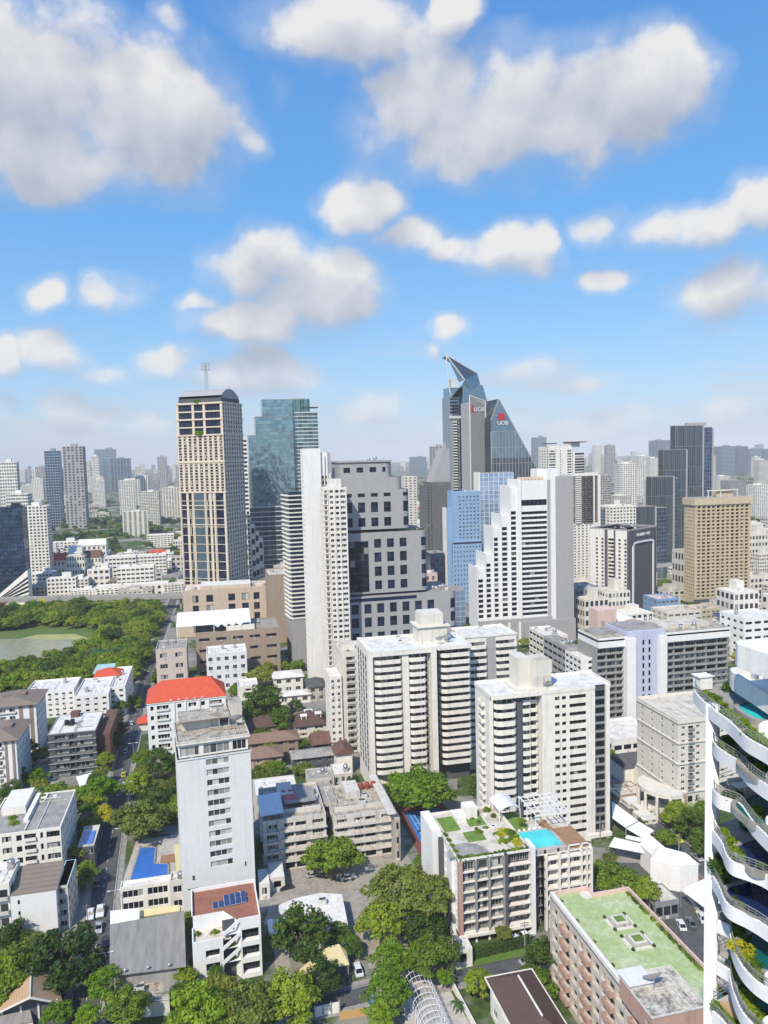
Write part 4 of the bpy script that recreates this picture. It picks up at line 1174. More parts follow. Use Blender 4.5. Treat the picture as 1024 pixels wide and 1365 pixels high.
def hiphouse(name, lab, xl, xr, yb, yt, dep, rise, wallm, tile, nF=3, nfl=2, rot=0, ov=.9, ridge=None, dormer=0, axis=None):
    s = px(xl, xr, yb, yt, dep, rot)
    T = Thing(name, lab, 'house', s.p, s.rot); mb = MB()
    rows = floors(0, s.h, nfl, .3, .75)
    facade(T, mb, 'F', 0, 0, s.w, 0, s.h, even(0, s.w, nF, .5), rows, 'win3', .25)
    facade(T, mb, 'L', 0, 0, s.d, 0, s.h, even(0, s.d, 2, .4), rows, 'win2', .25)
    facade(T, mb, 'R', s.w, 0, s.d, 0, s.h, even(0, s.d, 2, .4), rows, 'win2', .25)
    mb.quad((0, s.d, 0), (s.w, s.d, 0), (s.w, s.d, s.h), (0, s.d, s.h)); T.part('wall', mb, [wallm])
    r = MB(); hip(r, 0, s.w, 0, s.d, s.h + .23, rise, ov, ridge, 0, axis); rf = T.part('roof', r, [tile])
    if dormer:
        k = MB()
        for (fx, fy, sc) in ((.3, .25, 1), (.5, .62, 1.2), (.78, .35, 1))[:dormer]:
            x, y = s.w * fx, s.d * fy
            k.box(x - 1.3 * sc, x + 1.3 * sc, y - 1.2 * sc, y + 1.6 * sc, s.h + .5, s.h + rise * .78, 0); k.box(x - 1.6 * sc, x + 1.6 * sc, y - 1.5 * sc, y + 1.8 * sc, s.h + rise * .78, s.h + rise * .85, 0); k.box(x - .9 * sc, x + .9 * sc, y - 1.22 * sc, y - 1.203 * sc, s.h + rise * .35, s.h + rise * .7, 1)
        T.part('dormer', k, [m_white, m_frame_dark], parent=rf)
    T.done(); return s
hiphouse('hipped_house', 'cream house with a brown hipped roof and white dormers among the trees', 394, 436, 984, 969, 15, 4.6, m_cream, m_tile_dark, 2, dormer=3, axis='y')
hiphouse('long_house', 'house with a long weathered dark brown roof below the big layered tree', 334, 392, 985, 971, 11, 3.2, m_brownwall, m_tile_dark, 4)
hiphouse('long_house', 'house with a ribbed brown roof in front of the longer dark brown roof', 332, 398, 1010, 992, 10, 2.4, m_brownwall, m_tile_rust, 4)
hiphouse('long_house', 'house with a wide pinkish tan roof and dark doorway right of the hotel tower', 334, 376, 1030, 1012, 11, 2.4, m_salmon, m_tile_rust, 2)
hiphouse('veranda_house', 'dark veranda house under a red-brown roof with a white gable wing', 418, 460, 1010, 993, 9, 3.6, m_darkgrey, m_tile_brown, 3, ridge=.6)
hiphouse('dormer_house', 'low dark veranda with a white window bay under the red-brown roof', 392, 446, 1031, 1012, 8, 1.2, m_darkgrey, m_roof_grey, 4)
hiphouse('gable_wing', 'white windowless wing with a small red-brown gabled roof beside the veranda house', 449, 470, 1034, 1006, 8, 2.6, m_white, m_tile_brown, 0, ridge=.3, axis='y')
hiphouse('white_house', 'white two-storey house with stepped white roofs below the slim white tower', 366, 404, 925, 905, 13, 1.6, m_white, m_roof_white, 3)
hiphouse('white_annex', 'white single-storey annex in front of the stepped white house', 372, 414, 940, 929, 8, 1.0, m_white, m_roof_white, 3, 1)
hiphouse('grey_roof_house', 'small old house with a grey gabled roof beside the stepped white house', 412, 434, 936, 916, 12, 2.8, m_old, m_tile_grey, 2)

def yard_houses():
    z = 5.0
    o = P(372, 1232, 0); T = Thing('flat_roof_house', 'single-storey house with a broad white flat roof behind the round dark tree', 'house', o)
    q = [P(371, 1216, z), P(433, 1246, z), P(441, 1236, z), P(448, 1238, z), P(464, 1232, z), P(456, 1192, z), P(428, 1190, z), P(395, 1197, z), P(372, 1206, z)]
    l = [v - o for v in q]; b = MB(); b.prism([(v.x, v.y) for v in l], z - .3, z, 0, bottom=True); b.prism([(v.x * .96 + .5, v.y * .96 + .3) for v in l], 0, z - .3, 1)
    T.part('roof', b, [m_roof_white, m_offwhite])
    T.rept('air_conditioner', 'roof_chiller', Matrix.Translation(P(430, 1205, z) - o)); T.done()
    o = P(405, 1300, 0); z = 4.2; T = Thing('yellow_carport', 'pale yellow hipped carport roof over a white car, below the round dark tree', 'carport', o)
    A = [P(388, 1302, z) - o, P(466, 1286, z) - o, P(462, 1268, z) - o, P(425, 1270, z) - o]; rid = [P(437, 1262, z + 1.3) - o, P(452, 1258, z + 1.3) - o]
    b = MB(); b.quad(A[0], A[1], rid[1], rid[0]); b.ngon([A[1], A[2], rid[1]]); b.quad(A[2], A[3], rid[0], rid[1]); b.ngon([A[3], A[0], rid[0]]); T.part('roof', b, [m_sheet_yellow])
    b = MB()
    for v in (A[0] * .95, A[1] * .97, A[1].lerp(A[0], .25)): b.box(v.x - .15, v.x + .15, v.y, v.y + .3, 0, z - .1)
    k = A[2].lerp(A[3], .3); b.prism([(A[0].x + 1, A[0].y + 3), (A[1].x - 4, A[1].y + 2), (A[2].x - 3, A[2].y), (A[3].x, A[3].y)], 0, z - .1); T.part('wall', b, [m_brownwall]); T.done()
    o = P(350, 1250, 0); z = 3.0; T = Thing('white_carport', 'small white carport roof over a parked car beside the stepped villa', 'carport', o)
    q = [P(359, 1246, z) - o, P(373, 1244, z) - o, P(371, 1224, z) - o, P(356, 1226, z) - o]; b = MB(); b.ngon(q); b.ngon([v - Vector((0, 0, .15)) for v in q]); T.part('roof', b, [m_membrane]); b = MB()
    for v in q: b.tube((v.x, v.y, 0), (v.x, v.y, z - .05), .07, .07, 5)
    T.part('post', b, [m_steel]); T.done()
    s = px(346, 360, 1200, 1180, 8); apt('guard_house', 'tiny white guard house at the yard corner by the hotel tower', s, 1, 1, 1, m_white, 'win2', .5, ncl=0, par=.3)
    s = px(360, 380, 1190, 1172, 9); T = apt('store_room', 'small store with a white gabled roof at the left end of the yard', s, 1, 1, 1, m_offwhite, None, .5, ncl=0, par=.2)
    # entrance gate and blue kiosk at the bottom road
    o = P(435, 1352, 0); T = Thing('gate_wall', 'tan sliding gate and white panel wall along the bottom road', 'gate', o)
    b = MB(); p, q = P(420, 1357, 0) - o, P(453, 1350, 0) - o; b.prism([(p.x, p.y), (q.x, q.y), (q.x, q.y + .25), (p.x, p.y + .25)], 0, 2.6)
    for t in (0, .33, .66, 1): v = p.lerp(q, t); b.box(v.x - .15, v.x + .15, v.y - .1, v.y + .4, 0, 2.9, 1)
    T.part('panel_wall', b, [m_white, m_steel]); b = MB(); p, q = P(453, 1360, 0) - o, P(492, 1353, 0) - o; b.prism([(p.x, p.y), (q.x, q.y), (q.x, q.y + .2), (p.x, p.y + .2)], 0, 1.9); T.part('sliding_gate', b, [plain('tan_gate', (.55, .33, .12), .6)]); T.done()
    o = P(497, 1352, 0); T = Thing('guard_kiosk', 'guard kiosk with a pale blue sloping roof beside the tan gate', 'kiosk', o); b = MB(); z = 2.8
    q = [P(489, 1352, z) - o, P(506, 1348, z) - o, P(502, 1322, z + .4) - o, P(493, 1325, z + .4) - o]; b.ngon(q); b.ngon([v - Vector((0, 0, .2)) for v in q]); T.part('roof', b, [m_sheet_blue]); b = MB(); b.prism([(v.x * .9, v.y * .9 + .3) for v in q], 0, 2.7); T.part('wall', b, [m_midgrey]); T.done()
    # red canopy below the big tree
    o = P(580, 1242, 0); b = MB(); q = [P(572, 1246, 3) , P(586, 1240, 3), P(582, 1228, 3.6), P(569, 1232, 3.6)]; b.ngon(q); b.ngon([v - Vector((0, 0, .15)) for v in q])
    for v in q: b.tube((v.x, v.y, 0), (v.x, v.y, v.z - .1), .07, .07, 5, 1)
    tag(obj('canopy', b, [plain('orange_red_canvas', (.45, .09, .04), .7), m_steel]), 'orange-red canopy half hidden under the big olive tree', 'canopy')
yard_houses()

def pergola():
    o = P(545, 1400, 0)
    T = Thing('garden_pergola', 'long white arched pergola of thin steel hoops over a pale terrace, bottom centre', 'pergola', o)
    # axis along the street direction
    y0, y1 = P(560, 1400, 0).y - o.y, P(543, 1300, 0).y - o.y
    xa = P(548, 1330, 3).x - o.x; xb = P(584, 1330, 3).x - o.x
    c, r = (xa + xb) / 2, (xb - xa) / 2 * 1.05
    b = MB(); n = 13
    for i in range(n):
        y = y0 + (y1 - y0) * i / (n - 1)
        pts = [(c + r * math.cos(t), y, 2.6 + r * .85 * math.sin(t)) for t in [math.pi * k / 10 for k in range(11)]]
        pts = [(c + r, y, 0)] + pts + [(c - r, y, 0)]
        b.path(pts, .07, 4)
    for k in range(0, 11):
        t = math.pi * k / 10; b.tube((c + r * math.cos(t), y0, 2.6 + r * .85 * math.sin(t)), (c + r * math.cos(t), y1, 2.6 + r * .85 * math.sin(t)), .05, .05, 4)
    T.part('frame', b, [m_white_steel]); T.done()
    gpoly('terrace', [(540, 1400), (538, 1310), (590, 1304), (648, 1400)], 0.02, m_paving)
    b = MB(); p, q = P(602, 1313, 0), P(640, 1385, 0); wallstrip(b, [p, q], 0, 0, 2.0, .3); tag(obj('garden_wall', b, m_white), 'low white garden wall between the pergola terrace and the brown hipped roof', 'wall')
pergola()

def brown_house():
    z = 8.5; o = P(660, 1420, 0); T = Thing('brown_roof_house', 'large house with a maroon-brown hipped roof at the bottom centre', 'house', o)
    A, B = P(647, 1303, z) - o, P(709, 1293, z) - o
    y1 = (A.y + B.y) / 2; x0, x1 = A.x, B.x; y0 = y1 - 24
    r = MB(); hip(r, x0, x1, y0, y1, z, 3.6, 0, None, 0, 'y'); T.part('roof', r, [m_tile_dark])
    r = MB(); r.box(x0 - .25, x0, y0 - .2, y1 + .2, z - .25, z + .15); r.box(x1, x1 + .25, y0 - .2, y1 + .2, z - .25, z + .15); r.box(x0, x1, y1, y1 + .25, z - .25, z + .15)
    xm = (x0 + x1) / 2; w2 = (x1 - x0) / 2; r.tube((xm, y0 + w2, z + 3.62), (xm, y1 - w2, z + 3.62), .22, .22, 5); T.part('gutter', r, [m_white])
    mb = MB(); X0, X1, Y1 = x0 + .8, x1 - .8, y1 - .8
    facade(T, mb, 'L', X0, y0, Y1, 0, z - .25, even(y0, Y1, 4, .5), floors(0, z, 2), 'win3', .3); mb.quad((X1, y0, 0), (X1, Y1, 0), (X1, Y1, z - .25), (X1, y0, z - .25)); mb.quad((X0, Y1, 0), (X1, Y1, 0), (X1, Y1, z - .25), (X0, Y1, z - .25)); mb.quad((X0, y0, 0), (X1, y0, 0), (X1, y0, z - .25), (X0, y0, z - .25))
    T.part('wall', mb, [m_white]); T.done()
brown_house()

# tennis court
def tennis():
    o = P(560, 1125, 0); z = 0.2
    T = Thing('tennis_court', 'blue tennis court with a red-brown surround between old flats and the rooftop-pool condominium', 'tennis court', o)
    x0, x1 = P(541, 1105, 0).x - o.x, P(541, 1105, 0).x - o.x + 18; y0, y1 = P(560, 1150, 0).y - o.y, P(545, 1074, 0).y - o.y
    b = MB(); b.box(x0, x1, y0, y1, 0, z); T.part('surround', b, [roofm('court_red', (.20, .07, .05), (.15, .06, .05), .4)])
    b = MB(); b.quad((x0 + 2.5, y0 + 3, z + .01), (x1 - 2.5, y0 + 3, z + .01), (x1 - 2.5, y1 - 5, z + .01), (x0 + 2.5, y1 - 5, z + .01)); T.part('playing_surface', b, [roofm('court_blue', (.03, .17, .50), (.04, .20, .5), .3)])
    b = MB(); a, c, e, f = x0 + 4, x1 - 4, y0 + 5, y1 - 7
    for x in (a, a + 1.4, c - 1.4, c): b.box(x - .06, x + .06, e, f, z + .012, z + .02)
    for y in (e, f, e + (f - e) * .27, e + (f - e) * .73): b.box(a, c, y - .06, y + .06, z + .021, z + .03)
    T.part('court_lines', b, [m_sign_white]); b = MB()
    b.box(a - .8, c + .8, (e + f) / 2 - .02, (e + f) / 2 + .02, z, 1.1); T.part('net', b, [m_frame_dark]); T.done()
    b = MB(); p = P(534, 1064, 0); q = P(610, 1052, 0); b.prism([(p.x, p.y), (q.x, q.y), (q.x, q.y + .4), (p.x, p.y + .4)], 0, 4.0); tag(obj('boundary_wall', b, m_concrete), 'grey boundary wall behind the blue tennis court', 'wall')
tennis()

# ------------------------------------------------------------------ the two big white condominiums
def curved_balcony(key, w, d, hgt=1.15, ch=1.6, m=None):
    """one floor's balcony with chamfered corners: slab and solid white parapet; width w, real metres"""
    b = MB(); t = .14
    out = [(-w / 2, 0), (-w / 2, -d + ch * .8), (-w / 2 + ch * .35, -d + ch * .25), (-w / 2 + ch, -d), (w / 2 - ch * .3, -d), (w / 2, -d + ch * .3), (w / 2, 0)]
    b.prism(out, -.14, .1, 0, bottom=True)
    for (p, q) in zip(out[:-1], out[1:]):
        a, c = Vector(p + (0,)), Vector(q + (0,)); dr = (c - a).normalized(); s_ = Vector((-dr.y, dr.x, 0)) * t
        b.prism([(a.x, a.y), (c.x, c.y), (c.x + s_.x, c.y + s_.y), (a.x + s_.x, a.y + s_.y)], .1, hgt, 0)
    unit(key, b, [m or m_white])
def condo1():
    s = px(493, 632, 1060, 872, 24)
    T = Thing('condominium_tower', 'white condominium with chamfered balcony bands and two white fins, left of the pair', 'condominium', s.p)
    w, h = s.w, s.h; k = w / 139.0            # metres per photograph pixel on this front
    X = lambda px_: (px_ - 493) * k
    d = 22; fh = 2.86; n = 16; z0 = h - 1.5 - n * fh
    mb = MB()
    rows = [(z0 + fh * i + .15, z0 + fh * i + 2.45) for i in range(n)]
    core = 3.0
    facade(T, mb, 'F', core, X(497), X(576), 0, h, [(X(502), X(537)), (X(546), X(563)), (X(565), X(573))], rows, lambda c, r: ('winc4', 'winc3', 'win1d')[c], .3)
    mb.box(X(493), X(499), -.3, d, 0, h + 1.2, 0); mb.box(X(537.5), X(546), .2, core - .003, 0, h, 0); mb.box(X(575), X(582), -1.0, d - 4, 0, h + .9, 0)
    facade(T, mb, 'F', core + 3.0, X(582), X(632), 0, h, [(X(583), X(590)), (X(592), X(629))], rows, lambda c, r: ('win1d', 'winc4')[c], .3, 1)  # charcoal colour stands in for the fin's shadow on this set-back wall
    facade(T, mb, 'L', X(493) - .003, 0, d, 0, h, even(2, d - 1, 4, .35), rows, 'win2d', .003, part_off=-.05)
    mb.quad((X(632), core + 3, 0), (X(632), d, 0), (X(632), d, h), (X(632), core + 3, h)); mb.quad((X(499), d, 0), (X(632), d, 0), (X(632), d, h), (X(499), d, h))
    T.part('wall', mb, [m_white, m_darkgrey])
    curved_balcony('c1a', X(537) - X(499.5), 3.4, 1.5, 2.6); curved_balcony('c1b', X(568) - X(546.2), 3.2, 1.5, 1.4); curved_balcony('c1c', X(631) - X(590), 4.4, 1.5, 2.2)
    for (a, b_) in rows:
        T.rept('balcony', 'c1a', Matrix.Translation(((X(537) + X(499.5)) / 2, core - .003, a - .15)))
        T.rept('balcony', 'c1b', Matrix.Translation(((X(568) + X(546.2)) / 2, core - .003, a - .15)))
        T.rept('balcony', 'c1c', Matrix.Translation(((X(631) + X(590)) / 2, core + 2.99, a - .15)))
    r = MB()
    r.box(X(499), X(575), -.5, d, h - 1.3, h + .15, 0, top=1); r.box(X(582), X(632), 1.2, d, h - 1.3, h + .12, 0, top=1)
    r.box(X(499), X(575), d - .4, d + .003, h + .15, h + 1.0, 0); r.box(X(497), X(576), -.55, -.2, h + .15, h + .75, 0)
    T.part('roof', r, [m_white, m_roof_white])
    ph = MB(); a, c = X(568), X(606); ph.box(a, c, 8, 18, h + .15, h + 6.5, 0); ph.box(a - 1, c + 1.2, 7.2, 19, h + 6.5, h + 6.9, 0); ph.box(X(571), X(602), 9, 17, h + 6.9, h + 11.5, 0, top=1); ph.box(X(571) + .3, X(602) - .3, 9.3, 16.7, h + 11.51, h + 12.0, 0)
    T.part('penthouse', ph, [m_cream, m_roof_white])
    T.rept('satellite_dish', 'dish', Matrix.Translation((X(592), 4, h + .2)) @ Matrix.Scale(1.3, 4)); T.rept('satellite_dish', 'dish', Matrix.Translation((X(604), 6, h + .2)) @ Matrix.Scale(1.3, 4))
    clutter(T, X(510), X(560), 6, d - 4, h + .16, 4, RNG, ('ac_unit', 'roof_chiller'))
    T.done()
    # right wing behind
    d0 = s.p.y + 11; p = Vector((s.p.x + X(632) + .3, d0, 0))
    q = Spec(); q.p = p; q.rot = 0; r_ = ray(689, 900); q.w = p.y * r_.x / r_.y - p.x; q.d = 17; q.h = h
    T = Thing('condominium_wing', 'white wing of the left condominium set back, with a grey centre pier and wide balconies', 'condominium', p)
    w = q.w; mb = MB()
    rows = [(h - 1.5 - 2.86 * (n - i) + .15, h - 1.5 - 2.86 * (n - i) + 2.4) for i in range(n)]
    facade(T, mb, 'F', 0, 0, w, 0, h, [(.3, w * .40), (w * .60, w * .97)], rows, 'winc4', 1.4)
    mb.box(w * .42, w * .58, -.4, -.003, 0, h, 1)
    mb.quad((0, 0, 0), (0, 17, 0), (0, 17, h), (0, 0, h)); mb.quad((w, 0, 0), (w, 17, 0), (w, 17, h), (w, 0, h)); mb.quad((0, 17, 0), (w, 17, 0), (w, 17, h), (0, 17, h))
    T.part('wall', mb, [m_white, m_greypanel])
    curved_balcony('c1d', w * .39, 1.6, 1.4, .8); curved_balcony('c1e', w * .39, 1.6, 1.4, .8)
    for (a, b_) in rows:
        T.rept('balcony', 'c1d', Matrix.Translation((w * .205, -.003, a - .15))); T.rept('balcony', 'c1e', Matrix.Translation((w * .79, -.003, a - .15)))
    rb = MB(); flatroof(rb, -.2, w + .2, -.3, 17, h + .02, .7, .4); T.part('roof', rb, [m_white, m_roof_white]); clutter(T, 3, w - 3, 5, 14, h, 3, RNG, ('ac_unit', 'roof_chiller')); T.done()
    # beige annex on the left
    s2 = px(457, 494, 1005, 872, 18)
    T = Thing('condominium_annex', 'cream annex block with stacked grey loggias at the left end of the condominium', 'condominium', s2.p)
    w, h, d = s2.w, s2.h, 18; mb = MB(); rows = floors(0, h - 1, 14, .15, .85)
    facade(T, mb, 'F', 0, 0, w, 0, h, [(w * .17, w * .48), (w * .63, w * .97)], rows, lambda c, r: ('winc3', 'win4d')[c], 1.1)
    facade(T, mb, 'L', 0, 0, d, 0, h, even(0, d, 3, .3), rows, 'win2', .3)
    mb.quad((w, 0, 0), (w, d, 0), (w, d, h), (w, 0, h)); mb.quad((0, d, 0), (w, d, 0), (w, d, h), (0, d, h)); T.part('wall', mb, [m_cream])
    for (a, b_) in rows:
        T.rept('balcony', 'bal_old', Matrix.Translation((w * .325, .3, a)) @ Matrix.Diagonal((w * .31, .8, .9, 1))); T.rept('balcony', 'bal_rail', Matrix.Translation((w * .80, .3, a)) @ Matrix.Diagonal((w * .34, .8, .9, 1)))
    rb = MB(); flatroof(rb, 0, w, 0, d, h, .9); rb.box(w * .1, w * .6, d * .4, d * .8, h, h + 2.2, 0, top=1); T.part('roof', rb, [m_cream, m_roof_cream]); T.rept('roof_plant', 'bushy', Matrix.Translation((w * .3, d * .2, h)) @ Matrix.Scale(.9, 4)); T.done()
    s3 = px(441, 457, 1008, 905, 14)
    apt('stepped_annex', 'slim white block of small balconies hugging the cream annex', s3, 12, 2, 3, m_white, 'win2', .45, ncl=1)
condo1()

def condo2():
    s = px(655, 813, 1140, 929, 14)
    T = Thing('condominium_tower', 'white condominium with a plain grey-windowed front and dark vertical strip, right of the pair', 'condominium', s.p)
    w, h = s.w, s.h; k = w / 158.0; X = lambda p_: (p_ - 655) * k
    fh = 2.84; n = 17; z0 = h - 1.6 - n * fh; d = 14
    rows = [(z0 + fh * i + .25, z0 + fh * i + 2.3) for i in range(n)]
    mb = MB()
    # main front (right), set forward
    xm = X(722)
    facade(T, mb, 'F', 0, xm, X(793), 0, h, [(X(739), X(745.5)), (X(748.5), X(754)), (X(758.5), X(781))], [(a + .75, b_ - .1) for a, b_ in rows], lambda c, r: ('win2d', 'win1d', 'win4d')[c], .35, mask=None)
    facade(T, mb, 'F', .9, X(793), X(809), 0, h, [(X(794), X(808))], [(a - .2, b_ + .2) for a, b_ in rows], 'win4d', .5, 1)
    mb.box(X(793) - .25, X(793), 0.003, .9, 0, h, 0); mb.box(X(808), X(813), -.1, d, 0, h, 0)
    mb.quad((xm, 0, 0), (xm, 8, 0), (xm, 8, h), (xm, 0, h))
    # left wing: balconies, dark recess strip, side wall
    yb = 2.2
    facade(T, mb, 'F', yb + 1.4, X(660), xm, 0, h, [(X(662), X(689)), (X(691), X(699)), (X(701), X(711)), (X(713), X(720))], rows, lambda c, r: ('winc4', 'win1d', 'winc2', 'win2d')[c], .4, 0)
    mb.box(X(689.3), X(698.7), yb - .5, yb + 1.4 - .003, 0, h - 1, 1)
    mb.box(X(655), X(660), yb - 1.2, d, 0, h, 0)
    facade(T, mb, 'L', X(655) - .003, 4, d, 0, h, [(4.8, 9.4)], rows, 'winc3', 1.3)
    mb.quad((X(655), d, 0), (X(813), d, 0), (X(813), d, h), (X(655), d, h))
    T.part('wall', mb, [m_white, m_darkgrey])
    curved_balcony('c2a', X(689) - X(661), 3.6, 1.55, 2.4); curved_balcony('c2b', X(711) - X(699.5), 1.6, 1.4, .9); curved_balcony('c2c', X(721) - X(711.5), 1.0, 1.15, .5); curved_balcony('c2d', 4.6, 1.2, 1.15, .5)
    for (a, b_) in rows:
        T.rept('balcony', 'c2a', Matrix.Translation(((X(689) + X(661)) / 2, yb + 1.39, a - .25)))
        T.rept('balcony', 'c2b', Matrix.Translation(((X(711) + X(699.5)) / 2, yb + 1.39, a - .25))); T.rept('balcony', 'c2c', Matrix.Translation(((X(721) + X(711.5)) / 2, yb + 1.39, a - .25)))
        T.rept('balcony', 'c2d', Matrix.Translation((X(655) - .01, 7.1, a - .25)) @ Matrix.Rotation(-math.pi / 2, 4, 'Z'))
        T.rept('side_balcony', 'bal_white', Matrix.Translation((X(813) + .003, 4, a)) @ Matrix.Rotation(math.pi / 2, 4, 'Z') @ Matrix.Diagonal((3.4, .8, .9, 1)))
        T.rept('spandrel', 'spandrel', Matrix.Translation(((X(794) + X(808)) / 2, .9, a - .5)) @ Matrix.Diagonal((X(808) - X(794), 1, 1, 1)))
    r = MB()
    r.box(xm - .1, X(793), -.15, d, h - 1.0, h + .2, 0, top=1); r.box(X(660), xm - .1, yb - 2.1, d, h - 1.3, h + .17, 0, top=1); r.box(X(793), X(808), .5, d, h, h + .19, 2, top=1)
    for (a, c, e, f) in ((X(655) - .3, X(655), 0, d), (X(655), X(813), d, d + .3), (X(813), X(813) + .3, 0, d)): r.box(a, c, e, f, h - .5, h + .9, 0)
    T.part('roof', r, [m_white, m_roof_white, m_darkgrey])
    ph = MB(); a, c = X(697), X(725); ph.box(a, X(712), 3.5, 11, h + .2, h + 10.5, 0); ph.box(X(712), X(738), 2.0, 9.5, h + .2, h + 5.5, 0); ph.box(X(712) + .01, X(739), 2.0, 9.8, h + 5.5, h + 9.6, 0, top=1); ph.box(X(714), X(737), 1.9, 1.997, h + 1.0, h + 4.6, 2)
    ph.box(X(690), X(740), 1.0, 11.5, h + .2, h + .9, 0)
    T.part('penthouse', ph, [m_cream, m_roof_cream, m_offwhite])
    T.rept('satellite_dish', 'dish', Matrix.Translation((X(731), .8, h + .2)) @ Matrix.Scale(1.1, 4))
    # podium legs, band
    pd = MB(); pd.box(X(783), X(815), -.6, 1.0, z0 - 1.6, z0 - .3, 0); pd.box(X(783), X(786), -.6, .2, 0, z0 - 1.6, 0)
    T.part('podium', pd, [m_white]); T.done()
b = MB(); b.box(-.5, .5, -.25, -.003, 0, .8); unit('spandrel', b, [m_midgrey])
condo2()

# ------------------------------------------------------------------ condominium with the rooftop pool
def pool_condo():
    s = px(612, 791, 1262, 1150, 27)
    T = Thing('garden_condominium', 'seven-storey grey condominium with curtained bays, turfed roof garden and turquoise rooftop pool', 'condominium', s.p)
    w, h, d = s.w, s.h, s.d; k = w / 179.0; X = lambda p_: (p_ - 612) * k
    n = 7; z0 = 3.2; fh = (h - z0 - .5) / n
    rows = [(z0 + fh * i + .35, z0 + fh * i + fh - .25) for i in range(n)]
    mb = MB(); a0, a1, a2, a3 = X(612), X(671), X(676), X(706)
    facade(T, mb, 'F', .8, a0 + .4, a1, z0, h, [(X(618), X(633)), (X(636), X(650)), (X(653), X(669))], rows, lambda c, r: ('winc4', 'winc3', 'winc4')[c], .5, 1)
    facade(T, mb, 'F', 1.4, a2, a3, z0, h, [(X(677), X(690)), (X(692), X(705))], rows, 'winc4', .5, 2)
    for x0_, x1_ in ((a0, X(617)), (X(633.5), X(635.5)), (X(650.5), X(652.5)), (X(670), X(671.5))): mb.box(x0_, x1_, -.35, .795, z0 - .5, h, 1 if x0_ != a0 else 3)
    mb.box(X(671.5), X(675), -.6, 2, 0, h + .6, 2); mb.box(X(706), X(711), -.8, 4, 0, h + 1.6, 4)
    # recess, then the white framed right block
    facade(T, mb, 'F', 3.2, X(711), X(726), 0, h - 1, [(X(712), X(725))], rows, 'winc3', .4, 1)
    fx0, fx1 = X(726), w
    facade(T, mb, 'F', 1.0, fx0, fx1, 0, h - 2.2, [(X(729), X(744)), (X(747), X(757)), (X(761), X(776)), (X(779), X(788))], rows, lambda c, r: ('winc4', 'winc2', 'winc4', 'win2')[c], .8, 0)
    for p0, p1 in ((726, 729), (744, 747), (757, 759), (775, 777), (782, 784), (788, 791)): mb.box(X(p0), X(p1), .1, .997, 0, h - 1.8, 0)
    for (a, b_) in rows[:-1]:
        mb.box(fx0, fx1, .12, .99, b_ + .05, b_ + .5, 0)
    mb.box(a0, a3, -.7, 3, z0 - .8, z0, 0)
    # left side: white wall, dark slots, grey bay
    facade(T, mb, 'L', 0, .8, 15, 0, h, [(1.8, 2.8), (6.2, 8.0), (10.4, 12.0)], rows, lambda c, r: ('win1d', 'win1d', 'winc2')[c], 1.2, 4)
    mb.box(-2.6, 0, 15, d, 0, h + 1.4, 4); mb.box(-.8, -.003, 3.4, 5.4, 0, h, 4); mb.box(-1.2, -.003, 12.6, 14.0, 0, h, 2)
    mb.quad((w, 1, 0), (w, d - 8, 0), (w, d - 8, h - 1.8), (w, 1, h - 1.8)); mb.quad((0, d - .1, 0), (w, d - 8, 0), (w, d - 8, h - 1.8), (0, d - .1, h - 1.8))
    for x in (a0 + 2, X(635), X(652), X(671)): mb.box(x - .25, x + .25, .5, 1.0, 0, z0 - .8, 0)
    mb.quad((a0 + .4, 5, 0), (a3, 5, 0), (a3, 5, z0), (a0 + .4, 5, z0), 2)
    T.part('wall', mb, [m_white, m_concrete, m_darkgrey, m_salmon, m_white_clean])
    for (a, b_) in rows:
        for c0, c1 in ((617.5, 633), (636, 650), (653, 669.5)):
            T.rept('balcony', 'bal_white', Matrix.Translation(((X(c0) + X(c1)) / 2, .79, a - .15)) @ Matrix.Diagonal((X(c1) - X(c0), .75, .36, 1)))
        T.rept('balcony', 'bal_white', Matrix.Translation(((X(676.5) + X(705.5)) / 2, 1.39, a - .2)) @ Matrix.Diagonal((X(705.5) - X(676.5), 1.3, .32, 1)))
        T.rept('balcony', 'bal_rail_dark', Matrix.Translation(((X(711) + X(726)) / 2, 3.19, a - .15)) @ Matrix.Diagonal((X(726) - X(711) - .2, 1.2, .9, 1)))
    r = MB(); flatroof(r, 0, a3 + .3, .3, d, h, .55, .3, 0, 1)
    r.box(a3 + .3, w, 1.0, d - 8, h - 2.2, h - 1.79, 0, top=1)
    r.box(1.5, X(640), 16, 23.5, h, h + .5, 2); r.box(X(640), X(664), 9, 14, h + .01, h + .3, 2, top=2); r.box(X(655), X(680), 17, 25, h + .01, h + .25, 2)
    T.part('roof', r, [m_white, m_roof_cream, m_turf])
    # paved terrace disc, lift house
    r = MB(); r.prism([(X(630) + 5.8 * math.cos(t * .31), 2.2 + 6.4 * math.sin(t * .31)) for t in range(0, 11)], h + .02, h + .25, 0); T.part('terrace', r, [m_roof_grey])
    r = MB(); r.box(X(655), X(672), 21, 25, h, h + 3.6); r.box(X(640), X(655), 20, 25.5, h, h + 1.4); T.part('lift_house', r, [m_white])
    # pool on the right roof
    py0, py1 = 2.2, 11; pz = h - .6
    r = MB(); r.box(X(707), X(758), py0 - 1.2, py1 + .8, h - 1.78, pz, 0); T.part('pool_surround', r, [m_paving])
    r = MB(); r.box(X(709.5), X(754), py0, py1, pz, pz + .06); T.part('pool_water', r, [m_pool])
    r = MB(); r.box(X(758), w - .4, 1.4, 12, h - 1.78, h - 1.2, 0); r.box(X(752), X(760), 10, 16, h - 1.78, h - .5); T.part('timber_deck', r, [m_wood])
    # steel pergola and curved sail
    r = MB(); pz = h + 3.4; q0, q1 = X(738), w - 1.5
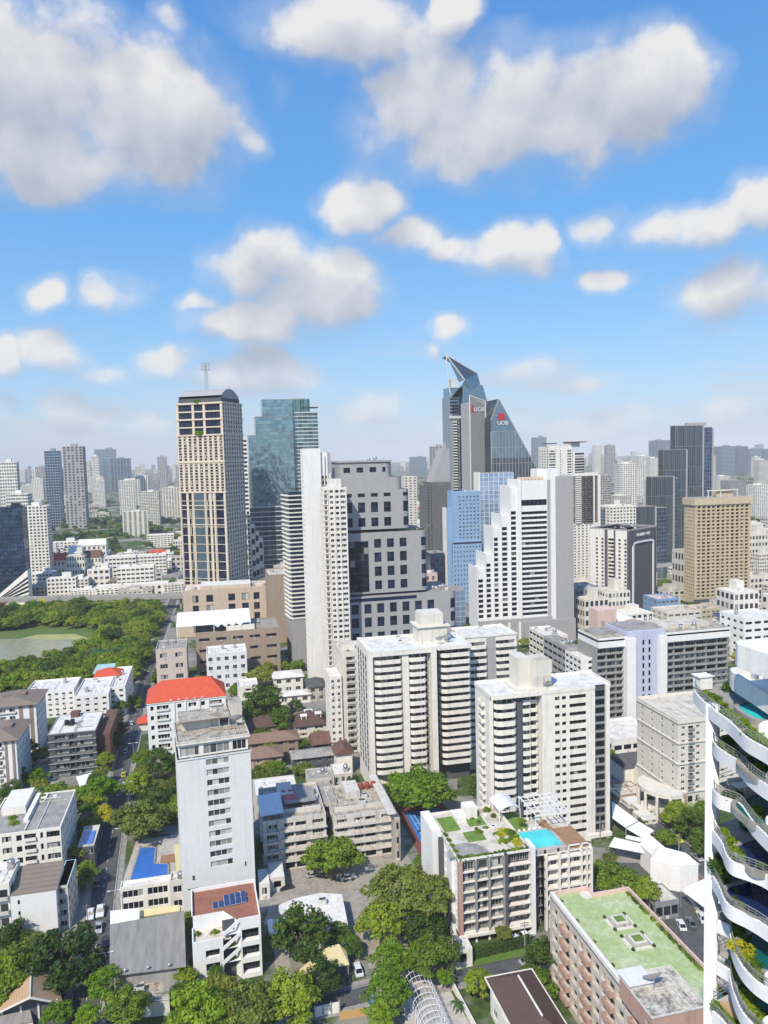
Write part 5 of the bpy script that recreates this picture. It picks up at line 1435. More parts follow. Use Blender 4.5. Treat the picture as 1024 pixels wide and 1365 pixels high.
    for i in range(6): x = q0 + (q1 - q0) * i / 5; r.box(x - .14, x + .14, 11.5, 24, pz, pz + .28)
    for i in range(6): y = 11.6 + 12.2 * i / 5; r.box(q0 - .4, q1 + .4, y - .1, y + .1, pz - .22, pz - .003)
    for x in (q0, q1): 
        for y in (12, 18, 23.6): r.box(x - .12, x + .12, y - .12, y + .12, h - 1.8, pz - .22)
    T.part('pergola', r, [m_white_steel])
    r = MB(); nn = 8; y0, y1 = 17.5, 26
    prof = [(X(698) + (X(728) - X(698)) * i / nn, h + 3.0 + 1.3 * math.sin(math.pi * i / nn)) for i in range(nn + 1)]
    for (xa, za), (xb, zb) in zip(prof[:-1], prof[1:]): r.quad((xa, y0, za), (xb, y0, zb), (xb, y1, zb), (xa, y1, za)); r.quad((xa, y0, za - .2), (xb, y0, zb - .2), (xb, y1, zb - .2), (xa, y1, za - .2))
    for i in (0, nn):
        for y in (y0 + .3, y1 - .3): r.tube((prof[i][0], y, h - 1.8), (prof[i][0], y, prof[i][1]), .12, .12, 5)
    T.part('shade_roof', r, [m_sheet_white])
    r = MB(); r.quad((X(700), 14, h - 1.75), (X(735), 14, h - 1.75), (X(735), 25, h - 1.75), (X(700), 25, h - 1.75)); T.part('roof_lawn', r, [m_turf])
    for i in range(16):
        t = i / 15; T.rept('roof_planting', RNG.choice(('bushy', 'bushy_bright', 'bushy_dark')), Matrix.Translation((X(615) + (X(703) - X(615)) * t, 1.0 + RNG.uniform(0, .5), h + .2)) @ Matrix.Diagonal((RNG.uniform(.6, 1.1),) * 3 + (1,)))
    for i in range(12): T.rept('roof_planting', RNG.choice(('bushy', 'bushy_bright', 'bushy_yellow', 'bushy_bright')), Matrix.Translation((X(RNG.uniform(680, 704)), RNG.uniform(4, 12), h + .2)) @ Matrix.Diagonal((RNG.uniform(.9, 1.6),) * 3 + (1,)))
    for i in range(14): T.rept('roof_planting', RNG.choice(('bushy', 'bushy_bright', 'bushy_dark')), Matrix.Translation((X(RNG.uniform(650, 740)), RNG.uniform(13, 26), h + .1)) @ Matrix.Diagonal((RNG.uniform(.6, 1.3),) * 3 + (1,)))
    for i in range(5): T.rept('roof_planting', 'bushy', Matrix.Translation((.8, 2 + i * 3, h + .2)) @ Matrix.Scale(.9, 4))
    for i in range(5): T.rept('sun_lounger', 'lounger', Matrix.Translation((X(718 + 7 * i), py1 + 1.8, h - 1.75)))
    T.done()
    b = MB(); p, q = P(632, 1280, 0), P(708, 1262, 0); b.prism([(p.x, p.y), (q.x, q.y), (q.x, q.y + 1.2), (p.x, p.y + 1.2)], .1, 2.6, 0)
    T = Thing('hedge', 'clipped dark hedge along the front of the rooftop-pool condominium', 'hedge', p)
    hb = MB()
    for i in range(2600):
        v = p.lerp(q, RNG.random()) - p; sd = RNG.random()
        hb.leaf((v.x, v.y + (RNG.uniform(0, 1.3) if sd < .5 else -.05), 2.65 if sd < .5 else RNG.uniform(.2, 2.6)), .22, sph() + Vector((0, -.5, .6)))
    T.part('foliage', hb, [m_leaf_dark]); T.done()
    s = px(606, 630, 1293, 1268, 5); apt('pump_house', 'small white pump house at the corner of the rooftop-pool condominium', s, 1, 1, 1, m_white, None, .4, ncl=2, par=.2)
b = MB(); b.box(-.35, .35, -1, 1, .25, .33); b.box(-.3, -.25, -.9, -.8, 0, .25); b.box(.25, .3, -.9, -.8, 0, .25); b.box(-.3, .3, .75, 1.0, .33, .7); unit('lounger', b, [m_membrane])
pool_condo()

# ------------------------------------------------------------------ block with the mint green roof
m_rosewall = wall('rose_cream_render', (.60, .53, .46), var=.08, streak=.25)
def green_roof():
    z = 22.0
    A = P(733, 1194, z); Bk = P(836, 1186, z)            # back left, back right of the roof
    x0, x1 = A.x, Bk.x + .2; y1 = A.y; y0 = P(862, 1352, z + 4.2).y
    o = Vector((x0, y0, 0)); w, d = x1 - x0, y1 - y0
    T = Thing('green_roof_block', 'long residential block with a mint green flat roof, pink parapets and salmon balconies, lower right', 'apartments', o)
    mb = MB(); n = 6; rows = floors(1.0, z - 1.0, n, .18, .84)
    cols = []; kinds = []
    y = 1.0
    pat = [('green', 3.2), ('bal', 3.4), ('win', 2.6), ('green', 3.2), ('bal', 3.4), ('win', 2.2)]
    i = 0
    while y + 3.6 < d:
        kd, ww = pat[i % len(pat)]; cols.append((y + .35, y + ww)); kinds.append(kd); y += ww + .3; i += 1
    facade(T, mb, 'L', 0, 0, d, 0, z, cols, rows, lambda c, r: {'green': 'greenscreen', 'bal': 'win4d', 'win': 'winc3'}[kinds[c]], .9, 0)
    mb.quad((0, 0, 0), (w, 0, 0), (w, 0, z), (0, 0, z), 1); mb.quad((w, 0, 0), (w, d, 0), (w, d, z), (w, 0, z), 1)
    mb.quad((0, d, 0), (w * .5, d, 0), (w * .5, d, z), (0, d, z), 1); mb.quad((w * .5, d - 3, 0), (w, d - 3, 0), (w, d - 3, z), (w * .5, d - 3, z), 1); mb.quad((w * .5, d - 3, 0), (w * .5, d, 0), (w * .5, d, z), (w * .5, d - 3, z), 1)
    T.part('wall', mb, [m_rosewall, m_pink])
    for ci, kd in enumerate(kinds):
        if kd == 'bal':
            for (a, b_) in rows:
                T.rept('balcony', 'bal_salmon', Matrix.Translation((-.003, (cols[ci][0] + cols[ci][1]) / 2, a)) @ Matrix.Rotation(-math.pi / 2, 4, 'Z') @ Matrix.Diagonal((cols[ci][1] - cols[ci][0] + .5, 1, 1, 1)))
    r = MB(); pz = z + 1.0
    r.ngon([(.9, .4, z), (w - .4, .4, z), (w - .4, d - 3.3, z), (w * .5 - .2, d - 3.3, z), (w * .5 - .2, d - .4, z), (.9, d - .4, z)], 1)
    for (a, b_, c, e) in ((0, .9, 0, d), (.9, w * .5 + .2, d - .4, d), (w * .5 - .2, w * .5 + .2, d - 3.4, d - .4), (w * .5 + .2, w, d - 3.4, d - 3), (w - .4, w, 0, d - 3.4), (.9, w - .4, 0, .4)):
        r.box(a, b_, c, e, z - .3, pz, 2 if a == 0 else 0, bottom=False)
    r.box(.9, 1.2, .4, d - .4, z, z + .8, 3)
    T.part('roof', r, [m_pink, m_roof_green, m_white, m_salmon])
    # two roof skylight planters
    for (X, Y) in ((826, 1230), (850, 1256)):
        c = P(X, Y, z) - o; r = MB()
        for s_, zz, mm in ((2.9, .25, 0), (2.1, .7, 1), (1.5, .95, 0), (1.1, 1.05, 2)): r.box(c.x - s_, c.x + s_, c.y - s_ * .9, c.y + s_ * .9, z + .01, z + zz, mm)
        T.part('roof_planter', r, [m_cream, m_old, m_turf])
        for sx in (-1, 1):
            for sy in (-1, 1): T.rept('roof_shrub', 'bushy_dark', Matrix.Translation((c.x + sx * 2.5, c.y + sy * 2.3, z + .3)) @ Matrix.Scale(.5, 4))
    for i in range(26):
        T.rept('roof_shrub', RNG.choice(('bushy', 'bushy_dark', 'bushy')), Matrix.Translation((w - .9, 2 + (d - 7) * i / 25 + RNG.uniform(-.5, .5), z + .1)) @ Matrix.Diagonal((.6, RNG.uniform(.6, 1.1), .6, 1)))
    for i in range(6): T.rept('roof_shrub', RNG.choice(('bushy', 'bushy_dark')), Matrix.Translation((1.6, 3 + (d - 6) * i / 5, z + .1)) @ Matrix.Scale(.55, 4))
    r = MB()
    r.tube((P(782, 1193, z) - o), (P(782, 1193, z) - o) + Vector((0, 0, .1)), 1.6, 1.6, 16); T.part('roof_vent', r, [m_cream]);
    T.done()
    # penthouse at the near end
    hz = z + 4.2
    q = [P(826, 1302, hz), P(876, 1356, hz), P(944, 1346, hz), P(903, 1284, hz)]
    xa, xb = q[1].x - 1.0, q[2].x + .2; ya, yb = q[1].y, q[0].y
    oo = Vector((xa, ya, z + .02)); ww, dd = xb - xa, yb - ya
    T = Thing('roof_penthouse', 'salmon-brown penthouse with a stained cream roof on the near end of the mint green roof', 'penthouse', oo)
    b = MB(); hh = hz - z
    facade(T, b, 'F', 0, 0, ww, 0, hh, [], [], None); facade(T, b, 'L', 0, 0, dd, 0, hh, [(1.2, 2.4)], [(.6, 2.6)], 'win2', .25)
    b.quad((ww, 0, 0), (ww, dd, 0), (ww, dd, hh), (ww, 0, hh)); b.quad((0, dd, 0), (ww, dd, 0), (ww, dd, hh), (0, dd, hh))
    # walls carry on down to the ground at the near end
    b.quad((-2, -.01, -z), (ww + 1, -.01, -z), (ww + 1, -.01, 0), (-2, -.01, 0), 0)
    T.part('wall', b, [m_salmon])
    r = MB(); flatroof(r, -.2, ww + .2, -.2, dd + .2, hh, .25, .25, 0, 1)
    r.box(-.4, ww * .45, dd * .62, dd + .5, hh + .9, hh + 1.1, 2); r.box(.2, ww * .42, dd * .66, dd + .1, hh, hh + .9, 0)
    r.box(ww * .35, ww * .5, dd * .2, dd * .32, hh + .01, hh + .3, 1); r.box(ww * .55, ww * .68, dd * .12, dd * .22, hh + .01, hh + .25, 1)
    T.part('roof', r, [m_offwhite, m_roof_stain2, m_sheet_white])
    T.rept('satellite_dish', 'dish', Matrix.Translation((ww * .38, dd * .55, hh)) @ Matrix.Scale(1.5, 4)); T.done()
m_roof_stain2 = roofm('stained_cream_roof', (0.62, 0.58, 0.50), (0.10, 0.08, 0.06), 0.85, 0.35)
b = MB()
for i in range(5): b.quad((-.5, -.05 - .05 * (i % 2), -.5 + i * .2), (.5, -.05 - .05 * (i % 2), -.5 + i * .2), (.5, -.25, -.5 + i * .2 + .17), (-.5, -.25, -.5 + i * .2 + .17), 0)
b.quad((-.5, 0, -.5), (.5, 0, -.5), (.5, 0, .5), (-.5, 0, .5), 1); unit('greenscreen', b, [m_green_panel, m_win_dark])
green_roof()

# ------------------------------------------------------------------ balcony tower close by on the right
m_terrace = wall('terrace_white', (0.82, 0.80, 0.79), var=0.04, streak=0.0)
def balcony_tower():
    pil = Pd(953.5, 605, 58.0); pil.z = 0
    T = Thing('terrace_tower', 'white residential tower of wavy terraces with private pools, close by at the right edge', 'tower', pil)
    o = pil
    b = MB(); b.tube((0, 0, 0), (0, 0, 109.6), .52, .52, 28)
    T.part('pillar', b, [m_white_clean], True)
    # per level: underside height and the outer edge of the slab, followed from the pillar towards the viewer (photograph points on the lower edge)
    lv = [(108.55, [(927, 934), (936, 946), (950, 959), (975, 978), (989, 992), (1000, 1002), (1024, 1016), (1060, 1040)], 'terrace'),
          (105.9, [(952, 1002), (959, 1012), (973, 1022), (987, 1031), (1003, 1048), (1024, 1064), (1060, 1086)], 'green'),
          (102.4, [(952, 1066), (959, 1075), (975, 1081), (989, 1088), (1000, 1103), (1007, 1113), (1024, 1131), (1050, 1155)], 'teal'),
          (99.1, [(952, 1122), (959, 1131), (966, 1142), (971, 1156), (979, 1165), (999, 1172), (1024, 1183), (1060, 1210)], 'dark'),
          (95.4, [(952, 1182), (959, 1194), (964, 1205), (968, 1216), (977, 1225), (999, 1236), (1024, 1252), (1060, 1280)], 'navy'),
          (91.9, [(957, 1241), (974, 1249), (976, 1262), (980, 1280), (990, 1302), (1005, 1320), (1024, 1334), (1060, 1356)], 'teal'),
          (88.3, [(957, 1297), (974, 1308), (976, 1320), (981, 1340), (992, 1366), (1010, 1386), (1040, 1410)], 'green'),
          (84.9, [(951, 1362), (962, 1372), (972, 1384), (990, 1400), (1030, 1430)], 'wood')]
    FZ = .62                                                   # slab and fascia height
    for li, (zb, pix, kind) in enumerate(lv):
        e = smooth([P(x, y, zb) - o for x, y in pix], 5)
        e = [Vector((v.x, v.y, 0)) for v in e]
        f0 = e[0]; far = [Vector((e[-1].x + 14, e[-1].y - 2, 0)), Vector((f0.x + 30, f0.y + 4.6, 0)), Vector((f0.x + 14, f0.y + 3.4, 0)), Vector((f0.x + 4, f0.y + 2.0, 0)), Vector((f0.x + .9, f0.y + 1.2, 0))]
        zt = zb + FZ
        pts = [(v.x, v.y) for v in e + far]
        b = MB(); b.prism(pts, zb, zt - .05, 0, top=1, bottom=True); sl_ = T.part('slab', b, [m_white_clean, m_pave if kind in ('terrace', 'navy') else m_paving])
        # solid white fascia standing a little above the deck
        b = MB(); wallstrip(b, e, 0.0, zb - .08, zt + .34, .18); T.part('parapet', b, [m_terrace], parent=sl_)
        # railing on the parapet
        b = MB(); a = offs(e, .09); z1 = zt + .34
        for hh in (.25, .45, .65): b.path([(v.x, v.y, z1 + hh) for v in a], .022 if hh < .6 else .04, 4)
        acc = 0
        for p, q in zip(a[:-1], a[1:]):
            L = (q - p).length; acc += L
            if acc > .35: b.tube((q.x, q.y, z1), (q.x, q.y, z1 + .65), .022, .022, 4); acc = 0
        for v in (far[-1], far[-2], far[-3]): b.tube((v.x, v.y, zt), (v.x, v.y, zt + 1.0), .03, .03, 4)
        back = [e[0]] + [far[-1], far[-2], far[-3], far[-4]]
        for hh in (.35, .65, 1.0): b.path([(v.x, v.y, zt + hh) for v in back], .025, 4)
        T.part('railing', b, [m_rail], parent=sl_)
        # pool: raised rim and water
        if kind in ('terrace', 'teal', 'dark', 'navy', 'green'):
            c = {0: (1024, 950), 1: (1030, 1025), 2: (1022, 1082), 3: (1022, 1142), 4: (1018, 1203), 5: (1026, 1268), 6: (1024, 1328)}[li]
            cc = P(c[0], c[1], zt) - o
            rx, ry = (2.9, 1.7) if li != 4 else (2.6, 2.2)
            th = rad(30)
            def ell(k, q=0.0):
                out = []
                for i in range(40):
                    t = 2 * math.pi * i / 40; x, y = (rx + q) * math.cos(t) * (1 + .12 * math.sin(2 * t)), (ry + q) * math.sin(t) * (1 + .15 * math.cos(3 * t))
                    out.append((cc.x + x * math.cos(th) - y * math.sin(th), cc.y + x * math.sin(th) + y * math.cos(th)))
                return out
            b = MB(); A, Bq = ell(0), ell(0, .32)
            for i in range(40):
                j = (i + 1) % 40
                b.quad((*A[i], zt + .42), (*A[j], zt + .42), (*Bq[j], zt + .42), (*Bq[i], zt + .42)); b.quad((*Bq[i], zt - .05), (*Bq[j], zt - .05), (*Bq[j], zt + .42), (*Bq[i], zt + .42)); b.quad((*A[i], zt + .2), (*A[j], zt + .2), (*A[j], zt + .42), (*A[i], zt + .42))
            pr_ = T.part('pool_rim', b, [m_pave])
            b = MB(); b.ngon([(x, y, zt + .30) for x, y in A]); T.part('pool_water', b, [{'terrace': m_pool, 'teal': m_pool_deep, 'green': m_pool_deep, 'dark': m_pool_navy, 'navy': m_pool_navy}[kind]], parent=pr_)
        # planting along the edge and at the back
        nb = {'terrace': 16, 'green': 15, 'teal': 3, 'dark': 2, 'navy': 0, 'wood': 2}[kind] + (22 if li in (5, 6) else 5)
        inn = offs(e, -.55)
        for i in range(nb):
            v = inn[min(int((len(inn) - 1) * (.08 + .8 * i / max(nb - 1, 1))), len(inn) - 1)] + Vector((RNG.uniform(0, .5), RNG.uniform(-.3, .5), 0))
            s_ = RNG.uniform(.35, .62); T.rept('planting', RNG.choice(('bushy_bright', 'bushy', 'bushy_bright') if li == 0 else ('bushy', 'bushy_dark', 'bushy_bright' if li < 5 else 'bushy')), Matrix.Translation((v.x, v.y, zt + .1)) @ Matrix.Diagonal((s_, s_, s_ * 1.1, 1)))
        for i in range({'terrace': 8, 'green': 12, 'teal': 6, 'dark': 6, 'navy': 3, 'wood': 0}[kind]):
            v = f0.lerp(far[1], RNG.uniform(.06, .5)) + Vector((0, RNG.uniform(-.9, -.1), 0)); s_ = RNG.uniform(.4, .9)
            T.rept('planting', RNG.choice(('bushy', 'bushy_dark', 'bushy_bright')), Matrix.Translation((v.x, v.y, zt + .1)) @ Matrix.Diagonal((s_, s_, s_ * 1.2, 1)))
        # set-back glazed front of the flats, well behind the terrace
        b = MB(); g0, g1 = f0 + Vector((6.5, 3.2, 0)), Vector((e[-1].x + 6.5, e[-1].y - 1, 0))
        if li > 0:
            b.quad((g0.x, g0.y, zt), (g1.x, g1.y, zt), (g1.x, g1.y, zt + 3.0), (g0.x, g0.y, zt + 3.0), 0); T.part('glazed_front', b, [m_win_curt])
    # furniture on the terraces
    for (x, y, li) in ((1003, 925, 0), (1012, 1114, 3), (990, 1058, 2), (995, 1176, 4), (1006, 1178, 4)):
        v = P(x, y, lv[li][0] + FZ) - o; T.rept('terrace_table', 'table', Matrix.Translation(v))
    for i in range(3): v = P(972 + i * 5, 1352 + i, 84.9 + FZ) - o; T.rept('sun_deck', 'plank', Matrix.Translation(v))
    # two upper floors: white wrap-round parapets and round column
    for (pix, zb, hh) in (([(986, 882), (988, 886), (1024, 899), (1080, 921)], 113.7, 1.55), ([(978, 912), (981, 917), (1024, 945), (1080, 982)], 110.4, 1.3)):
        e = [Vector(((P(x, y, zb) - o).x, (P(x, y, zb) - o).y, 0)) for x, y in pix]
        far = [e[-1] + Vector((12, 2, 0)), e[0] + Vector((20, .6, 0))]
        b = MB(); b.prism([(v.x, v.y) for v in e + far], zb, zb + .35, 0, bottom=True); T.part('slab', b, [m_white_clean]); b = MB(); wallstrip(b, e, 0, zb - .2, zb + hh, .3); wallstrip(b, [far[1], e[0]], 0, zb - .2, zb + hh, .3); T.part('parapet', b, [m_white_clean])
        if hh > 1.4: b = MB(); b.prism([(v.x, v.y) for v in [p + Vector((1.2, .2, 0)) for p in e] + far], zb + .36, zb + .9, 0); T.part('roof_terrace', b, [m_white_clean])
    v = P(1006, 905, 110.7) - o; b = MB(); b.tube((v.x, v.y, 110.75), (v.x, v.y, 113.7), .34, .34, 18); T.part('column', b, [m_white_clean], True)
    b = MB(); v = P(1018, 905, 110.7) - o; b.quad((v.x, v.y, 110.75), (v.x + 14, v.y + 3, 110.75), (v.x + 14, v.y + 3, 113.7), (v.x, v.y, 113.7)); T.part('glazed_front', b, [m_win_dark])
    # white planter house at the far tip of the top terrace
    b = MB(); v = P(938, 921, 109.2) - o; b.box(v.x - .1, v.x + 1.1, v.y + .3, v.y + 1.3, 109.2, 110.25); b.box(v.x - .25, v.x + 1.2, v.y + .2, v.y + 1.4, 110.25, 110.33); T.part('store', b, [m_white_clean])
    # link beams between pillar and slabs low down
    for z, p_ in ((92.2, (976, 1249)), (88.6, (976, 1310))):
        q = P(p_[0], p_[1], z) - o; b = MB(); b.prism([(0, -.4), (q.x + 1, q.y - .4), (q.x + 1, q.y + .7), (0, .5)], z - .3, z + .45); T.part('link_beam', b, [m_white_clean])
    # white arched screens between neighbouring terraces
    for (x, y, z) in ((1012, 985, 109.2), (1022, 1050, 106.5), (1022, 1108, 103.0), (1020, 1318, 92.5), (1018, 1378, 88.9)):
        v = P(x, y, z) - o; b = MB(); n = 8
        pr = [(0, 0), (0, .75)] + [(.8 - .8 * math.cos(t), .75 + .55 * math.sin(t)) for t in [math.pi / 2 * k / n for k in range(1, n + 1)]] + [(3.2, 1.3), (3.2, 0)]
        b.ngon([(v.x + a * .95, v.y - a * .3, z + c) for a, c in pr]); b.ngon([(v.x + a * .95 + .05, v.y - a * .3 + .2, z + c) for a, c in pr])
        for (a, c), (a2, c2) in zip(pr[:-1], pr[1:]): b.quad((v.x + a * .95, v.y - a * .3, z + c), (v.x + a2 * .95, v.y - a2 * .3, z + c2), (v.x + a2 * .95 + .05, v.y - a2 * .3 + .2, z + c2), (v.x + a * .95 + .05, v.y - a * .3 + .2, z + c))
        T.part('screen_wall', b, [m_white_clean])
    v = P(989, 1266, 92.9) - o; T.rept('planting', 'bushy_yellow', Matrix.Translation((v.x, v.y, 92.9)) @ Matrix.Diagonal((.95, .95, .8, 1)))
    v = P(968, 1168, 96.2) - o
    for k in range(4): T.rept('planting', 'bushy_dark', Matrix.Translation((v.x + RNG.uniform(-.8, .9), v.y + RNG.uniform(-.5, .9), 96.2 + RNG.uniform(.2, 1.3))) @ Matrix.Scale(1.05, 4))
    T.done()
b = MB(); b.box(-.7, .7, -.45, .45, .68, .74); b.box(-.6, -.5, -.4, -.3, 0, .68); b.box(.5, .6, .3, .4, 0, .68); b.box(-.6, .6, .75, 1.05, .4, .46, 0); b.box(-.6, .6, 1.0, 1.05, .46, .85, 0); unit('table', b, [m_white_steel])
b = MB()
for i in range(5): b.box(-.28, .28, -1.0 + i * .4, -.64 + i * .4, .3, .36)
unit('plank', b, [plain('pale_timber', (.50, .33, .18), .6)])
balcony_tower()

# ------------------------------------------------------------------ towers
def glassbox(T, name, x0, x1, y0, y1, z0, z1, gm, fm, bay=3.0, fl=4.0, faces='FLR', roof=True, fin=0.0, gap=0.0, part='curtain_wall', mw=.06):
    """curtain wall: panes one by one (each slightly different), mullions and floor lines standing proud"""
    g = MB(); f = MB()
    nz = max(1, round((z1 - z0) / fl)); hz = (z1 - z0) / nz
    for fc in faces:
        a, b_, pl = (x0, x1, y0) if fc == 'F' else (y0, y1, x0 if fc == 'L' else x1)
        n = max(1, round((b_ - a) / bay)); wz = (b_ - a) / n
        for i in range(n):
            for j in range(nz):
                g.quad(*[fpt(fc, pl, u, z) for u, z in ((a + i * wz, z0 + j * hz), (a + (i + 1) * wz, z0 + j * hz), (a + (i + 1) * wz, z0 + (j + 1) * hz), (a + i * wz, z0 + (j + 1) * hz))], 0)
        if fin >= 0:
            for i in range(n + 1):
                u = a + i * wz; u = min(max(u, a + mw), b_ - mw); p, q = fpt(fc, pl, u - mw, z0, -.12 - fin), fpt(fc, pl, u + mw, z1, -.003)
                f.box(min(p[0], q[0]), max(p[0], q[0]), min(p[1], q[1]), max(p[1], q[1]), z0, z1, 0)
        for j in range(nz + 1):
            z = z0 + j * hz; p, q = fpt(fc, pl, a, z, -.09), fpt(fc, pl, b_, z, -.004)
            f.box(min(p[0], q[0]), max(p[0], q[0]), min(p[1], q[1]), max(p[1], q[1]), z - .14 - gap, z + .14, 0)
    g.quad((x0, y1, z0), (x1, y1, z0), (x1, y1, z1), (x0, y1, z1), 0)
    if 'L' not in faces: g.quad((x0, y0, z0), (x0, y1, z0), (x0, y1, z1), (x0, y0, z1), 0)
    if 'R' not in faces: g.quad((x1, y0, z0), (x1, y1, z0), (x1, y1, z1), (x1, y0, z1), 0)
    if roof: f.box(x0 - .15, x1 + .15, y0 - .15, y1 + .15, z1 + .15, z1 + .5, 1)
    T.part(part, g, [gm]); T.part(name, f, [fm, m_roof_grey])
win_unit('strip', 2, 2, m_win_navy, m_frame_dark, .02); win_unit('stripb', 4, 2, m_glass_grey, m_frame_dark, .02)
def tan_tower():
    s = px(241, 302, 830, 538, 32, rot=-30); T = Thing('office_tower', 'tall beige stone tower with vertical dark glass strips, curved grey roof vault and lattice mast', 'skyscraper', s.p, s.rot)
    w, d, h = s.w, s.d, s.h; mb = MB(); z1, z2, z3, z4 = h * .18, h * .60, h * .735, h * .855
    lower = [(w * .03, w * .14, 'strip'), (w * .19, w * .26, 'win2d'), (w * .31, w * .54, 'stripb'), (w * .58, w * .64, 'win2d'), (w * .69, w * .73, 'win2d'), (w * .78, w * .95, 'strip')]
    cs = [(a, b_) for a, b_, _ in lower]
    facade(T, mb, 'F', 0, 0, w, 0, z2, cs, floors(2, z2, 15, .03, .97), lambda c, r: lower[c][2], .5)
    facade(T, mb, 'F', 0, 0, w, z2, z4, even(0, w, 9, .55), floors(z2, z4, 20, .1, .85), 'win2d', .5)
    facade(T, mb, 'F', 0, 0, w, z4, h, [(w * .05, w * .34), (w * .39, w * .58), (w * .63, w * .95)], floors(z4, h - 1, 4, .08, .92), 'navy4', 1.2)
    sc = even(0, d, 8, .45)
    facade(T, mb, 'R', w, 0, d, 0, h, sc, floors(2, h, 50, .15, .8), 'win1d', .4)
    mb.quad((0, 0, 0), (0, d, 0), (0, d, h), (0, 0, h)); mb.quad((0, d, 0), (w, d, 0), (w, d, h), (0, d, h))
    for z in (z2, z3, z4, h - .8, h * .925): mb.box(-.5, w + .5, -.5, d + .2, z - .6, z + .6)
    for t in (.1, .18, .42, .5): mb.box(w * .02, w * .98, -.2, -.003, z2 * (t * 1.8) - .35, z2 * (t * 1.8) + .35)
    for i in range(9):
        if i in (0, 2, 4, 6, 8): x = w * (.01, .16, .28, .42, .55, .66, .755, .9, .985)[i]; mb.box(x - .45, x + .45, -.35, -.003, 0, z2)
    T.part('wall', mb, [m_tan])
    r = MB(); r.box(w * .04, w * .96, 1.5, d - 1, h, h + 3.2, 0); n = 12; y0, y1 = 2, d - 2
    pf = [(y0 + (y1 - y0) * i / n, h + 3.2 + 7.5 * math.sin(math.pi * (.08 + .84 * i / n))) for i in range(n + 1)]
    for (a, za), (b_, zb) in zip(pf[:-1], pf[1:]): r.quad((w * .04, a, za), (w * .96, a, za), (w * .96, b_, zb), (w * .04, b_, zb), 1)
    for x in (w * .04, w * .96): r.ngon([(x, y0, h + 3.2)] + [(x, a, z) for a, z in pf] + [(x, y1, h + 3.2)], 1)
    T.part('roof_vault', r, [m_darkgrey, m_greypanel])
    r = MB(); cx, cy = w * .5, d * .4; z0 = h + 9; zt = h + 31
    for sx in (-1, 1):
        for sy in (-1, 1): r.tube((cx + sx, cy + sy, z0), (cx + sx * .6, cy + sy * .6, zt), .14, .14, 4)
    for i in range(8): z = z0 + (zt - z0) * i / 8; k = 1 - .4 * i / 8; z2_ = z0 + (zt - z0) * (i + 1) / 8; r.tube((cx - k, cy - k, z), (cx + k, cy - k, z2_), .1, .1, 4); r.tube((cx + k, cy + k, z), (cx - k, cy + k, z2_), .1, .1, 4)
    for z in (zt - 5, zt - 2.4, zt): r.box(cx - 3.4, cx + 3.4, cy - .4, cy + .4, z - .3, z + .3)
    for i in range(4): x = cx - 3.2 + i * 2.1; r.box(x - .4, x + .4, cy - .8, cy - .4, zt - 5, zt + .5)
    T.part('mast', r, [m_steel])
    for x, z, k in ((.46, h + .3, 3.2), (.48, z4 + .6, 4.2), (.52, z4 + .6, 3.4)): T.rept('roof_tree', 'bushy_bright', Matrix.Translation((w * x, .2, z)) @ Matrix.Diagonal((k, k * .6, k, 1)))
    T.done()
tan_tower()
def teal_tower():
    s = px(331, 392, 0, 581, 46, d=830); o = s.p; T = Thing('glass_tower', 'stepped teal glass tower with rippled reflections behind the slim white tower', 'skyscraper', o); X = lambda x: (lambda r: r.x * o.y / r.y - o.x)(ray(x, 605)); Z = lambda y: zat(o, y)
    for a, b_, y0, y1, zb, yt, gm, fm, bay, fl, fin in ((332, 392, 0, 34, 676, 581, m_glass_teal, m_glass_grey, 4.2, 4, -1), (342, 392, 1, 34, 581, 556, m_glass_teal, m_glass_grey, 4.2, 4, -1), (352, 392, 2, 32, 556, 533, m_glass_teal, m_glass_grey, 4.2, 4, -1), (392, 426, 5, 34, 676, 550, m_glass_green, m_frame, 6, 4.2, 0), (392, 416, 6, 32, 550, 532, m_glass_green, m_frame, 3, 12, 0), (326, 420, -5, 40, 800, 676, m_glass_dark, m_frame, 8, 5.5, 0)): glassbox(T, 'mullion', X(a), X(b_), y0, y1, max(0, Z(zb)), Z(yt), gm, fm, bay, fl, fin=fin, gap=.7 if fin == 0 and fl < 9 else 0)
    b = MB(); b.box(X(405), X(427), 4, 20, Z(544), Z(543)); T.part('roof_canopy', b, [m_frame_dark]); T.done()
    s = px(317, 333, 775, 585, 20); apt('slim_block', 'slim white banded block glimpsed between the beige tower and the teal glass tower', s, 34, 2, 1, m_white, 'win4d', .8, .2, .7, ncl=0, par=.5)
    for i in range(5):
        s = px(320, 331 + i * 5, 776 - i * 2, 682 + i * 9, 8); s.p.y -= i * 2.5
        apt('stepped_terrace', 'white stepped terraces at the foot of the slim banded block', s, max(2, 7 - i), 2, 1, m_white, 'win4d', .85, .2, .7, ncl=0, par=.5, group='white stepped terraces')
teal_tower()
